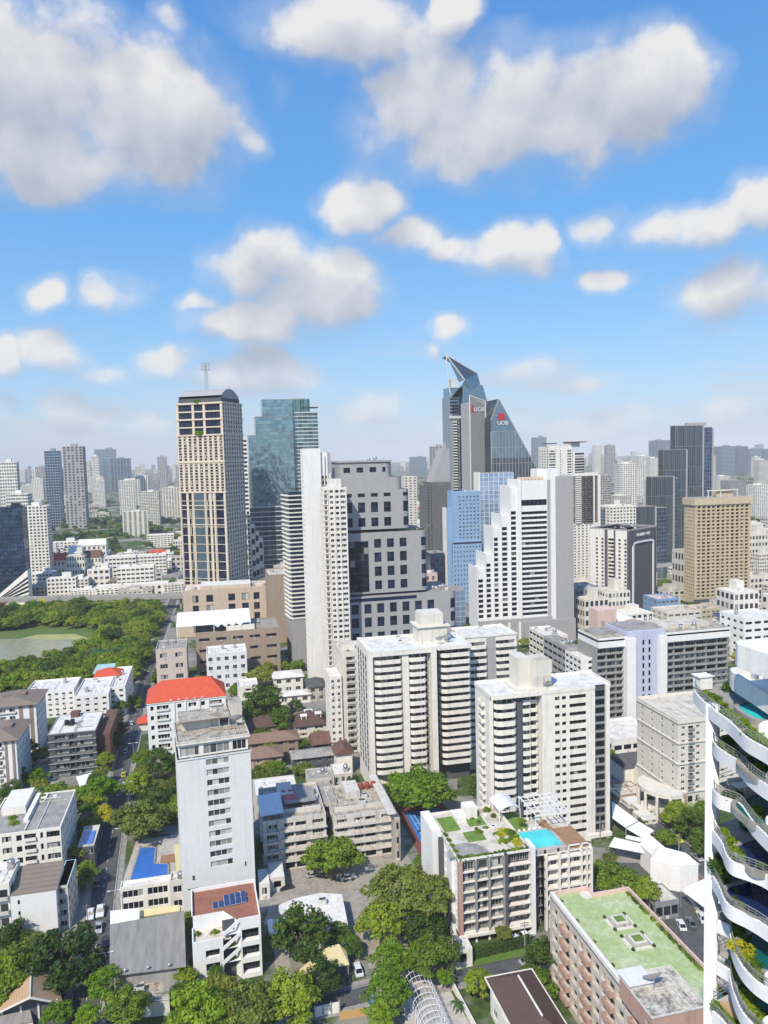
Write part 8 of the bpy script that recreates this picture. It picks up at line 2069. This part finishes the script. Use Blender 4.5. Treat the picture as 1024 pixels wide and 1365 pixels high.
for me, xl, xr, yt, dist, lab in (
    (NAVY, -8, 27, 676, 700, 'dark blue glass office block at the left edge with a sloping white podium'), (TOW[0], 27, 60, 674, 780, 'white apartment slab right behind the dark blue glass block'), (TOW[0], 0, 22, 616, 1150, 'tall white tower at the far left edge, taller than the white slab'), (TOW[6], 8, 36, 658, 950, 'mid-height white block between the left edge tower and the white slab'),
    (TBL[1], 61, 80, 601, 1500, 'slim blue-grey tower, left one of the twin towers'), (TOW[4], 86, 112, 595, 1480, 'wider grey gridded tower with a stepped top, right one of the twins'), (TBL[0], 128, 153, 599, 2300, 'flat-topped blue slab tower right of the twin towers'), (TBL[1], 148, 173, 611, 1950, 'blue-grey tower overlapping the flat-topped blue slab'),
    (TOW[0], 157, 178, 640, 1700, 'white block below the overlapping blue towers'), (TOW[3], 180, 196, 634, 2000, 'pale peaked block behind the white slabs left of the beige tower'), (TOW[8], 184, 210, 655, 1500, 'white slab with vertical strips left of the beige tower'), (TOW[2], 212, 238, 650, 1600, 'white slab touching the beige tower on its left'), (TOW[5], 160, 193, 681, 1280, 'low brown-grey slab in the trees left of the beige tower'),
    (TBL[0], 547, 567, 609, 2400, 'pale blue tower between the grey office tower and the slant-topped tower'), (TBL[0], 710, 727, 583, 2100, 'hazy blue tower right behind the glass pyramid'), (TBL[0], 955, 976, 595, 1900, 'hazy blue tower with a pale right edge, right of the tallest glass slab'), (TBL[1], 978, 994, 595, 2050, 'blue-grey tower next to the hazy blue tower at the right'), (TBL[0], 996, 1012, 598, 2300, 'square blue tower at the far right, left of its taller neighbour'), (TBL[1], 1010, 1030, 599, 2450, 'blue tower cut by the right picture edge'),
    (TBL[1], 868, 890, 587, 2600, 'faint blue tower left of the tallest dark glass slab'), (TOW[0], 822, 846, 618, 1500, 'white rounded tower cluster left of the glass slabs'), (TOW[6], 846, 866, 608, 1900, 'pale tower behind the white rounded cluster'), (TOW[2], 862, 882, 640, 1150, 'white block with an orange roof box left of the glass slabs'), (TOW[1], 795, 812, 634, 1100, 'white tower right of the brown-bay block'), (TOW[8], 812, 838, 660, 1300, 'grey-white block above the gridded white block'),
    (TOW[0], 1000, 1022, 646, 1300, 'white block at the right edge behind the ochre tower'), (TOW[7], 965, 990, 640, 1700, 'small pale block right of the ochre tower top')):
    far_px(me, xl, xr, yt, dist, lab)
b = MB(); p = Pd(-12, 605, 690); q = Pd(32, 605, 680); b.ngon([(p.x, p.y - 14, 0), (q.x, q.y - 14, 0), (q.x, q.y - 14, 34), (p.x, p.y - 14, 8)]); b.ngon([(p.x, p.y - 14, 8), (q.x, q.y - 14, 34), (q.x, q.y, 34), (p.x, p.y, 8)]); b.quad((q.x, q.y - 14, 0), (q.x, q.y, 0), (q.x, q.y, 34), (q.x, q.y - 14, 34))
for i in range(5): z = 4 + i * 4; b.ngon([(p.x, p.y - 14.2, z * .2), (q.x, q.y - 14.2, z + 6), (q.x, q.y - 14.2, z + 8), (p.x, p.y - 14.2, z * .2 + 1)], 1)
tag(obj('sloping_podium', b, [m_white, m_win_dark]), 'white building with a diagonal roofline in front of the dark blue glass block', 'building')
def hall(lab, xl, xr, yb, yt, dep, tile, group=None):
    s = px(xl, xr, yb, yt, dep); T = Thing('red_roof_hall', lab, 'building', s.p); mb = MB(); facade(T, mb, 'F', 0, 0, s.w, 0, s.h, even(0, s.w, 6, .5), floors(0, s.h, 3), 'win2', .3)
    for x in (0, s.w): mb.quad((x, 0, 0), (x, dep, 0), (x, dep, s.h), (x, 0, s.h))
    mb.quad((0, dep, 0), (s.w, dep, 0), (s.w, dep, s.h), (0, dep, s.h)); T.part('wall', mb, [m_white]); r = MB(); hip(r, 0, s.w, 0, dep, s.h + .23, 7, .6, 1.5, 0, 'x'); T.part('roof', r, [tile]); T.done(); SPOTS.append((s.p.x + s.w / 2, s.p.y + dep / 2, s.w * .6))
hall('hall with a red roof and white gable front, left of the white arched hall', 62, 92, 778, 748, 18, m_tile_orange); hall('hall with a dark red roof right of the white arched hall', 108, 136, 772, 744, 18, m_tile_brown); hall('white arched hall between the two red-roofed halls', 92, 109, 776, 738, 22, m_roof_white); hall('white school-like block with a curved white roof behind the red roofs', 104, 142, 752, 728, 22, m_roof_white)
for i, (xl, xr, yb, yt, lab) in enumerate(((140, 182, 776, 744, 'long white balcony block, left of three, above the elevated railway'), (156, 206, 792, 758, 'long white balcony block, nearest of three, above the elevated railway'), (182, 222, 768, 742, 'long white balcony block, right of three, above the elevated railway'), (196, 232, 730, 714, 'white flats among the trees left of the beige tower'))):
    s = px(xl, xr, yb, yt, 16); apt('balcony_flats', lab, s, 6, 8, 2, m_white, 'win4d', .75, .3, .7, ncl=3, side='R'); SPOTS.append((s.p.x + s.w / 2, s.p.y + 8, s.w * .6))
s = px(126, 225, 800, 784, 14); apt('station_roof', 'long low white roofed market just behind the elevated railway', s, 2, 12, 1, m_white, 'win2d', .5, ncl=4, side='R')
def viaduct():
    a, c = P(-60, 818, 0), P(262, 811, 0); o = a; T = Thing('elevated_railway', 'long grey elevated railway viaduct beyond the park, left of the beige podium', 'railway', o); v = c - a; n = Vector((-v.y, v.x, 0)).normalized(); b = MB(); q = lambda t, s_: ((v * t + n * s_).x, (v * t + n * s_).y)
    b.prism([q(0, -5), q(1, -5), q(1, 5), q(0, 5)], 9.5, 11.5, 0, bottom=True); b.prism([q(0, -5.2), q(1, -5.2), q(1, -4.9), q(0, -4.9)], 9.8, 13.0, 0); b.prism([q(0, 4.9), q(1, 4.9), q(1, 5.2), q(0, 5.2)], 9.8, 13.0, 0); T.part('deck', b, [m_concrete])
    for i in range(8): k = v * ((i + .5) / 8); p_ = MB(); p_.tube((k.x, k.y, 0), (k.x, k.y, 8.2), 1.1, 1.1, 8); p_.box(k.x - 3.6, k.x + 3.6, k.y - 1, k.y + 1, 8.2, 9.5); T.part('pier', p_, [m_concrete])
    T.done(); k = v * .36; b = MB(); b.box(a.x + k.x, a.x + k.x + 9, a.y + k.y - 6.5, a.y + k.y - 6, 6.5, 12.5); b.tube((a.x + k.x + 4.5, a.y + k.y - 6, 0), (a.x + k.x + 4.5, a.y + k.y - 6, 6.5), .3, .3, 6); tag(obj('billboard', b, [plain('yellow_board', (.62, .45, .03), .5)]), 'yellow billboard in front of the elevated railway', 'billboard')
    strip_pts = [P(-80, 826, 0), P(255, 818, 0)]; road('cross', None, 14, wpts=strip_pts, zz=.02)
viaduct()
n = 0; tries = 0
REG = [((-25, 245), (706, 802), .28), ((765, 1050), (700, 880), .40), ((380, 640), (700, 800), .12), ((-25, 1050), (668, 706), .20)]
while n < 285 and tries < 6000:
    tries += 1; t = RNG.random(); i = 0
    while t > REG[i][2] and i < 3: t -= REG[i][2]; i += 1
    (xa, xb), (ya, yb), _ = REG[i]; xx, yy = RNG.uniform(xa, xb), RNG.uniform(ya, yb); p = P(xx, yy, 0); w = RNG.uniform(14, 30) * (1.25 if p.length > 1100 else 1); d = RNG.uniform(12, 22); h = RNG.uniform(8, 20) if RNG.random() < .85 else RNG.uniform(22, 40)
    if (55 < xx < 240 and 692 < yy < 738) or not free(p.x, p.y, max(w, d) * .5): continue
    n += 1
    if RNG.random() < .16: put(RNG.choice(HSE), 'tiled_house', p.x, p.y, w * .8, d * .8, RNG.uniform(6, 9), 'small pale house with a tiled roof among the city blocks beyond the towers', 'house', 'tiled houses of the far district')
    else: put(RNG.choice(LOW), 'low_building', p.x, p.y, w, d, h, 'pale low-rise building among the crowded blocks beyond the park and towers', 'building', 'low buildings of the far district')
for k in range(200):
    dist = RNG.uniform(1900, 7000); xx = RNG.choice((RNG.uniform(-20, 240), RNG.uniform(760, 1045), RNG.uniform(-20, 1045))); p = Pd(xx, 605, dist); h = RNG.uniform(35, 105) * (1 if RNG.random() < .75 else 1.5); w = RNG.uniform(26, 52)
    if free(p.x, p.y, w): put(RNG.choice(TOW + TOW + TBL), 'distant_tower', p.x, p.y, w, w * .7, h, 'pale tower block fading into the haze near the horizon', 'tower', 'hazy towers near the horizon')
b = MB()
for k in range(5900):
    dist = 1500 * (6.6 ** RNG.random()); x = dist * RNG.uniform(-.66, .66)
    if k > 5400: dist = RNG.uniform(260, 1500); x = RNG.choice((-1, 1)) * (dist * RNG.uniform(.62, .95) + 75); p = Pd(512 + x / dist * 1000, 605, dist); w, d, h = RNG.uniform(14, 46), RNG.uniform(12, 30), RNG.uniform(6, 20) * (1 if RNG.random() < .93 else 2.4)
    b.box(p.x, p.x + w, p.y, p.y + d, 0, h, RNG.choice((0, 0, 0, 1, 2)), top=RNG.choice((3, 3, 4, 5)), bottom=False)
    for j in range(int(h / 4)):
        if dist < 3200: b.box(p.x + 1, p.x + w - 1, p.y - .15, p.y - .01, j * 4 + 1.5, j * 4 + 3.0, 6, bottom=False)
tag(obj('distant_city', b, [m_white, m_cream, m_greypanel, m_roof_white, m_roof_grey, m_tile_mushroom, m_far_glass]), kind='stuff')

# ------------------------------------------------------------------ trees
T_ = [('dark', 82, 1272, 40, 10, 'big dark green tree overhanging the left road below the white townhouse'), ('green', 12, 1296, 34, 9, 'broad green tree at the left edge behind the tan gabled house'), ('bright', 133, 1054, 22, 7, 'bright green drooping tree beside the left road'), ('yellow', 136, 1086, 14, 5, 'yellow flowering tree beside the left road'),
 ('olive', 186, 1090, 32, 8, 'wide olive green tree behind the blue pool'), ('green', 186, 1040, 17, 7, 'round green tree at the left of the garden lawn'), ('dark', 214, 1012, 18, 8, 'dense green tree at the top of the garden lawn'), ('green', 189, 1008, 11, 6, 'small green tree by the left road beside the orange-roofed flats'), ('dark', 225, 1060, 10, 3.5, 'low dark green tree at the lower edge of the garden lawn'), ('bright', 238, 1066, 11, 3, 'bright clump beside the hotel tower near the lawn'),
 ('dark', 352, 938, 25, 9, 'big layered dark green tree right of the orange-roofed flats'), ('dark', 376, 958, 15, 7, 'dark tree just right of the big layered tree'), ('olive', 346, 900, 18, 8, 'dull green tree in front of the brown parking podium'), ('green', 318, 918, 11, 7, 'narrow green tree between clinic and orange roof'), ('green', 395, 868, 14, 7, 'round tree at the foot of the ringed dark tower'),
 ('dark', 406, 1243, 35, 8, 'large round dark green tree in front of the broad white flat roof'), ('green', 441, 1140, 31, 8, 'green tree standing in the yard between the old flats'), ('brightspread', 559, 1052, 39, 8, 'bright flat-topped tree in front of the left condominium'), ('olive', 532, 1182, 38, 11, 'huge olive green rain tree, left crown, beside the rooftop-pool condominium'), ('olive', 576, 1192, 33, 12, 'huge olive green rain tree, right crown, touching the rooftop-pool condominium'), ('green', 507, 1222, 27, 8, 'green tree at the lower left of the rain trees along the yard'), ('dark', 566, 1236, 26, 7, 'dark tree under the right rain tree'),
 ('bright', 520, 1276, 24, 7, 'bright leafy tree at the head of the arched pergola'), ('bright', 515, 1318, 27, 7, 'bright leafy tree along the left side of the pergola'), ('green', 566, 1274, 25, 7, 'light green tree just behind the pergola hoops'), ('dark', 596, 1270, 19, 6, 'dark tree at the corner of the small white pump house'), ('bright', 505, 1350, 18, 6, 'bright tree at the bottom edge beside the guard kiosk'), ('bright', 590, 1302, 11, 3, 'small palm-like bright tree right of the pergola head'),
 ('olive', 330, 1336, 37, 8, 'yellowish tree at the bottom right of the stepped villa'), ('bright', 262, 1345, 36, 8, 'bright bushy tree at the bottom below the stepped villa'), ('green', 388, 1326, 33, 8, 'dull green round tree at the bottom left of the gate wall'), ('dark', 432, 1298, 20, 6, 'dark flowering tree beside the pale yellow carport'), ('dark', 352, 1348, 18, 6, 'dark tree between yellowish and dull green trees at the bottom'), ('bright', 140, 1308, 20, 7, 'bright tree on the right kerb of the left road'), ('green', 170, 1338, 24, 7, 'green tree in front of the roof terrace house'), ('bright', 118, 1352, 15, 5, 'bright tree at the bottom of the left road'), ('green', 250, 1300, 14, 5, 'small green tree squeezed between warehouse and villa'), ('bright', 75, 1352, 18, 5, 'bright tree beside the tan gabled house'), ('green', 452, 1238, 13, 4, 'small round tree behind the pale yellow carport'), ('green', 466, 1258, 15, 4, 'round clipped tree right of the pale yellow carport'),
 ('spread', 818, 1170, 30, 8, 'dark spreading tree behind the mint green roof'), ('spread', 852, 1182, 22, 7, 'spreading tree right of the dark one behind the mint green roof'), ('green', 886, 1116, 14, 5, 'round street tree in front of the right street'), ('green', 905, 1083, 18, 6, 'green tree below the cream apartments, left'), ('dark', 925, 1100, 20, 6, 'dark tree mass below the cream apartments'), ('dark', 938, 1122, 16, 5, 'dark tree touching the white pillar'), ('green', 940, 1080, 15, 6, 'green tree right behind the white pillar below the cream apartments'), ('dark', 852, 1098, 7, 3, 'small tree under the long white canopy'),
 ('dark', 722, 1272, 20, 6, 'dark leafy tree at the corner of the green-roofed block'), ('green', 640, 1304, 17, 5, 'green tree beside the brown hipped roof'), ('dark', 660, 1312, 9, 4, 'small tree against the wall of the brown hipped roof house'), ('dark', 152, 988, 13, 7, 'dark tree between the dark brick flats and the left road'), ('dark', 156, 972, 11, 7, 'dark tree behind the other by the dark brick flats'), ('dark', 36, 1000, 16, 6, 'dark tree in the court left of the dark brick flats'), ('dark', 22, 1032, 12, 5, 'dark tree by the palm court'), ('green', 72, 1056, 15, 4, 'green tree below the dark brick flats'), ('dark', 15, 1056, 15, 5, 'dark hedge-like tree above the big grey roof'),
 ('olive', 620, 838, 9, 8, 'tree beside the grey office tower podium'), ('bright', 425, 980, 8, 4, 'bright garden tree beside the dormered house'), ('dark', 440, 960, 9, 5, 'garden tree left of the cream condominium annex'), ('green', 405, 990, 7, 3, 'garden tree in front of the hipped house'), ('bright', 372, 1022, 10, 4, 'bright tree behind the white flat-roofed house'), ('dark', 345, 1030, 10, 5, 'dark tree right of the hotel tower'), ('dark', 470, 1045, 9, 4, 'dark tree beside the low white house'), ('green', 380, 770, 14, 8, 'tree behind the beige podium'), ('green', 345, 755, 12, 8, 'tree near the teal tower foot'), ('dark', 366, 748, 12, 8, 'tree by the white stepped terraces'), ('green', 937, 838, 12, 6, 'tree behind the long grey slab at the right'), ('bright', 985, 855, 10, 6, 'bright tree behind the near roof parapet'), ('yellow', 983, 875, 7, 5, 'yellow-green tree by the near roof parapet'), ('dark', 348, 1130, 8, 5, 'dark tree between hotel tower and old flats'), ('olive', 610, 1130, 8, 3, 'bushy tree beside the tennis court')]
for k, cx, cy, r, zc, lab in T_: 
    o = tree(k, cx, cy, r, lab, zc)
    SPOTS.append((o.location.x, o.location.y, 2.0))
for i, (x, y) in enumerate(((130, 893), (136, 892), (142, 890), (148, 889), (154, 887), (127, 889))): palm(x, y, 10, 11, 'tall slim palm in the row at the park corner', 'palm row in the park')
for i, (x, y, r, h) in enumerate(((715, 1290, 11, 5), (728, 1286, 10, 6), (55, 1068, 8, 5), (812, 1142, 8, 4), (600, 1320, 8, 3), (608, 1352, 10, 3), (918, 1070, 9, 8))): palm(x, y, r, h, ('palm left of two at the green-roofed block', 'palm right of two at the green-roofed block', 'palm in the mint court beside the dark brick flats', 'palm at the foot of the right condominium', 'small palm on the pergola terrace, farther one', 'small palm on the pergola terrace, nearer one', 'tall palm in front of the cream apartments')[i])
def inpoly(x, y, q):
    c = False
    for i in range(len(q)):
        (x1, y1), (x2, y2) = q[i], q[i - 1]
        if (y1 > y) != (y2 > y) and x < (x2 - x1) * (y - y1) / (y2 - y1) + x1: c = not c
    return c
PARK = [(-40, 818), (222, 812), (212, 842), (196, 884), (168, 925), (140, 905), (120, 912), (60, 928), (-40, 930)]
LAKE = [(-60, 850), (50, 840), (108, 842), (134, 856), (126, 874), (100, 884), (50, 894), (-60, 910)]
LAWN = [(60, 838), (80, 836), (86, 856), (56, 856)]
n = 0; tr = 0; PT = []
while n < 150 and tr < 5000:
    tr += 1; x, y = RNG.uniform(-40, 222), RNG.uniform(812, 930)
    if not inpoly(x, y, PARK) or inpoly(x, y + 4, LAKE) or inpoly(x, y, LAWN): continue
    p = P(x, y, 0)
    if any((p - q).length < 7.0 for q in PT) or not free(p.x, p.y, 3): continue
    PT.append(p); n += 1; kd = RNG.choice(('green', 'green', 'dark', 'bright', 'olive', 'spread', 'green', 'rust' if x < 50 and y < 830 else 'green'))
    R = RNG.uniform(4.5, 8.5); c = EYE + (p - EYE); f = (p - EYE).dot(_F) / FOC
    o = tree(kd, x, y - 6 / f, R / f, {'green': 'green park tree in the wood around the lake', 'dark': 'dark green park tree in the wood around the lake', 'bright': 'bright green park tree in the wood around the lake', 'olive': 'olive park tree with a flat crown around the lake', 'spread': 'flat spreading park tree around the lake', 'rust': 'rust-tinged park tree at the far left of the lake'}[kd], 6.5, 'park trees around the lake')
for i in range(26):
    t = i / 25; v = ROADS['left']; k = v[int((len(v) - 1) * (.30 + .55 * t))]; 
    for sd in (-1,):
        x, y = k.x + sd * RNG.uniform(6.5, 9), k.y
        if free(x, y, -3.5): me = RNG.choice(CROWN['green'] + CROWN['dark'] + CROWN['olive']); root = tag(link('street_tree', None, None, (x, y, 0)), 'street tree lining the park side of the left road', 'tree', 'street trees along the left road'); R = RNG.uniform(3, 4.6); c = link('crown', me, root, (0, 0, 5.5), RNG.uniform(0, 6)); c.scale = (R,) * 3; q = link('trunk', TRUNK[0], root); q.scale = (3, 3, 5)
# gardens: trees and shrubs filling the gaps between the houses
n = 0
for tr in range(3000):
    if n >= 240: break
    x, y = RNG.uniform(0, 940), RNG.uniform(875, 1360); p = P(x, y, 0); R = RNG.uniform(2.0, 4.8)
    yard = inpoly(x, y, [(352, 1232), (372, 1165), (420, 1142), (535, 1128), (560, 1165), (545, 1325), (478, 1335), (478, 1240)]) or inpoly(x, y, [(812, 1150), (900, 1170), (960, 1230), (960, 1330), (850, 1210)]) or inpoly(x, y, [(170, 1180), (182, 1128), (240, 1112), (243, 1185)]) or inpoly(x, y, [(525, 1060), (615, 1060), (615, 1160), (545, 1160)]) or inpoly(x, y, [(155, 1115), (248, 1108), (250, 1235), (155, 1235)]) or inpoly(x, y, [(540, 1365), (538, 1310), (600, 1304), (660, 1365)])
    if yard or not free(p.x, p.y, R * .45): continue
    n += 1; SPOTS.append((p.x, p.y, R * .7)); f = (p - EYE).dot(_F) / FOC; kd = RNG.choice(('green', 'dark', 'green', 'bright', 'olive')); zc = RNG.uniform(3, 5)
    tree(kd, x, y - zc / f * .9, R / f, 'small garden tree filling a gap between houses and blocks', zc, 'garden trees between the blocks')
for tr in range(700):
    x, y = RNG.uniform(-20, 1040), RNG.uniform(690, 870)
    if 238 < x < 380 and y > 770: continue
    p = P(x, y, 0)
    if tr < 90 and not (60 < x < 240 and 690 < y < 745): x = RNG.uniform(60, 240); y = RNG.uniform(694, 742); p = P(x, y, 0)
    if inpoly(x, y, PARK) or not free(p.x, p.y, 2): continue
    n += 1
    if n > 390: break
    R = RNG.uniform(5, 9); o = tag(link('city_tree', RNG.choice(CROWN['green'] + CROWN['dark'] + CROWN['spread']), None, (p.x, p.y, R * .75), RNG.uniform(0, 6)), 'dark green tree clump among the city blocks beyond the park', 'tree', 'trees of the far district'); o.scale = (R, R, R)
b = MB()
for k in range(900):
    dist = 1250 * (4.5 ** RNG.random()); p = Pd(RNG.uniform(-60, 1080), 605, dist); p.z = 0
    R = RNG.uniform(8, 18)
    for j in range(9): d = sph(); d.z = abs(d.z); c = p + Vector((d.x * R, d.y * R, d.z * R * .6)); c.z = max(c.z, 1); b.leaf(c, R * .55, d + Vector((0, 0, .8)), 0, .7)
tag(obj('distant_trees', b, m_leaf_dark), kind='stuff')

# ------------------------------------------------------------------ cars
def car_mesh():
    def loft(pr, w0, w1, m):
        b = MB(); n = len(pr)
        for s in (-1, 1): b.ngon([(x, s * (w0 if z < .85 else w1), z) for x, z in pr], m)
        for i in range(n):
            (xa, za), (xb, zb) = pr[i], pr[(i + 1) % n]; wa, wb = (w0 if za < .85 else w1), (w0 if zb < .85 else w1); b.quad((xa, -wa, za), (xb, -wb, zb), (xb, wb, zb), (xa, wa, za), m)
        return b
    body = loft([(-2.2, .35), (2.2, .35), (2.25, .62), (2.1, .78), (1.1, .84), (-1.75, .84), (-2.2, .8)], .87, .87, 0); cab = loft([(1.05, .845), (.35, 1.38), (-1.1, 1.42), (-1.75, .845)], .82, .66, 0); body.add(cab)
    gl = MB()
    for s in (-1, 1): gl.ngon([(.82, s * .835, .88), (.28, s * .73, 1.30), (-1.0, s * .73, 1.33), (-1.45, s * .835, .88)])
    gl.quad((1.08, -.72, .87), (1.08, .72, .87), (.40, .62, 1.36), (.40, -.62, 1.36)); gl.quad((-1.80, -.72, .87), (-1.80, .72, .87), (-1.18, .6, 1.39), (-1.18, -.6, 1.39))
    wh = MB(); wh.tube((0, -.11, 0), (0, .11, 0), .32, .32, 12); hl = MB(); hl.box(2.16, 2.26, -.16, .16, .58, .72)
    return body, gl.mesh('window', m_win_dark), wh.mesh('wheel', m_frame_dark), hl.mesh('headlight', m_sign_white)
CB, CG, CW, CH = car_mesh()
CPAINT = {k: CB.mesh('car_body', carpaint('paint_' + k, c)) for k, c in (('white', (.75, .75, .75)), ('black', (.015, .015, .018)), ('silver', (.42, .43, .44)), ('taxi', (.62, .60, .03)), ('red', (.30, .03, .02)), ('grey', (.12, .13, .14)))}
def car(x, y, col, hd, lab, k=1.0, group=None):
    p = P(x, y, 0); root = tag(link('car', None, None, (p.x, p.y, .03), hd), lab, 'car', group); root.scale = (k, k, k * (1.15 if k > 1 else 1)); link('body', CPAINT[col], root); link('window', CG, root)
    for sx in (-1.35, 1.35):
        for sy in (-.8, .8): link('wheel', CW, root, (sx, sy, .32))
    for sy in (-.6, .6): link('headlight', CH, root, (0, sy, 0))
def hd_of(name, x, y): 
    v = ROADS[name]; p = P(x, y, 0); i = min(range(len(v) - 1), key=lambda k: (v[k] - p).length); d = v[i + 1] - v[i]; return math.atan2(d.y, d.x)
for x, y, c, lab, k in ((130, 1180, 'black', 'black car driving down the middle of the left road', 1), (121, 1222, 'white', 'white pickup-like car at the kerb beside the left townhouse', 1.15), (134, 1218, 'white', 'white van-sized car, upper one of a close pair on the left road', 1.25), (132, 1240, 'silver', 'silver car, lower one of a close pair on the left road', 1.1), (141, 1258, 'black', 'dark car beside the grey warehouse on the left road', 1.15), (165, 1034, 'taxi', 'yellow taxi on the left road near the lawn', 1), (167, 1003, 'silver', 'silver car on the left road beside the dark brick flats', 1), (175, 965, 'white', 'white car on the left road near the orange cottage', 1), (173, 938, 'white', 'white parked car beside the school block, nearest of two', 1), (178, 926, 'white', 'white parked car beside the school block, farther of two', 1)): car(x, y, c, hd_of('left', x, y) + (math.pi if x < 136 else 0), lab, k)
for x, y, c, h, lab, k in ((464, 1172, 'white', .1, 'white estate car parked across the yard in front of the old flats', 1.1), (418, 1168, 'silver', .15, 'silver car under the edge of the yard tree', 1), (382, 1185, 'black', .2, 'dark car at the left end of the yard', 1), (520, 1168, 'black', 1.6, 'black car nosed in at the right end of the yard', 1), (366, 1240, 'white', 1.7, 'white car half under the white carport', 1), (477, 1296, 'white', 1.6, 'white car beside the pale yellow carport', 1.15), (461, 1306, 'grey', 1.6, 'grey car inside the pale yellow carport', 1), (908, 1236, 'white', 1.25, 'white car, left of three in the right car park', 1.05), (921, 1233, 'grey', 1.25, 'grey car, middle of three in the right car park', 1.05), (936, 1226, 'white', 1.25, 'white pickup-like car, right of three in the right car park', 1.15), (688, 1253, 'white', .15, 'white car under the rooftop-pool condominium, left', 1), (701, 1250, 'white', .15, 'white car under the rooftop-pool condominium, right', 1.05), (704, 1284, 'silver', .2, 'silver car on the bottom road beside the palm corner', 1.05), (880, 1262, 'grey', 1.2, 'grey car alone at the edge of the right car park', 1)): car(x, y, c, h, lab, k)
for x, y, c, lab, k in ((826, 1056, 'white', 'white van on the right street beside the condominium', 1.3), (835, 1064, 'black', 'black car behind the white van on the right street', 1), (903, 1121, 'taxi', 'yellow-green taxi on the right street near the round street tree', 1.05), (930, 1145, 'silver', 'silver car on the right street next to the white pillar', 1)): car(x, y, c, hd_of('right', x, y), lab, k)

# ------------------------------------------------------------------ street furniture
def lamp_mesh():
    b = MB(); b.tube((0, 0, 0), (0, 0, 8.4), .11, .06, 8); b.tube((-1.5, 0, 8.4), (1.5, 0, 8.4), .05, .05, 6); h = MB()
    for s in (-1, 1): h.box(s * 1.5 - .4, s * 1.5 + .4, -.14, .14, 8.32, 8.46)
    return b.mesh('pole', m_steel), h.mesh('lamp_head', m_sign_white)
LP, LH = lamp_mesh()
for i, t in enumerate((.12, .22, .31, .40, .49, .58, .67)):
    v = ROADS['left']; k = int((len(v) - 1) * t); p = offs(v, 4.4)[k]; root = tag(link('street_lamp', None, None, (p.x, p.y, .13)), 'double-armed street lamp on the right kerb of the left road', 'street lamp', 'street lamps along the left road'); link('pole', LP, root); link('lamp_head', LH, root)
b = MB(); b.tube((0, 0, 0), (0, 0, 9.5), .17, .12, 8); x = MB()
for z in (8.4, 9.0): x.box(-1.1, 1.1, -.07, .07, z, z + .12)
UP, UX = b.mesh('pole', m_concrete), x.mesh('cross_arm', m_bark)
for i, (x, y) in enumerate(((156, 1355), (112, 1300), (118, 1250), (498, 1340), (604, 1300), (700, 1275), (800, 1120), (905, 1150))): p = P(x, y, 0); root = tag(link('utility_pole', None, None, (p.x, p.y, 0)), 'grey concrete utility pole with cross arms at a road edge', 'utility pole', 'utility poles along the roads'); link('pole', UP, root); link('cross_arm', UX, root)
UPS = [o for o in COL.objects if o.name.startswith('utility_pole')][:3]
for a, c in ((0, 1), (1, 2)):
    p, q = UPS[a].location, UPS[c].location; b = MB()
    for k in (-.9, 0, .9):
        pts = [(p.lerp(q, i / 8) + Vector((k, 0, 9.1 - 3.2 * (i / 8) * (1 - i / 8)))) - p for i in range(9)]
        b.path(pts, .05, 4)
    tag(link('power_cable', b.mesh('power_cable', m_frame_dark), None, p), 'sagging black power cables between two utility poles by the left road, ' + ('nearer span' if a == 0 else 'farther span'), 'cable')
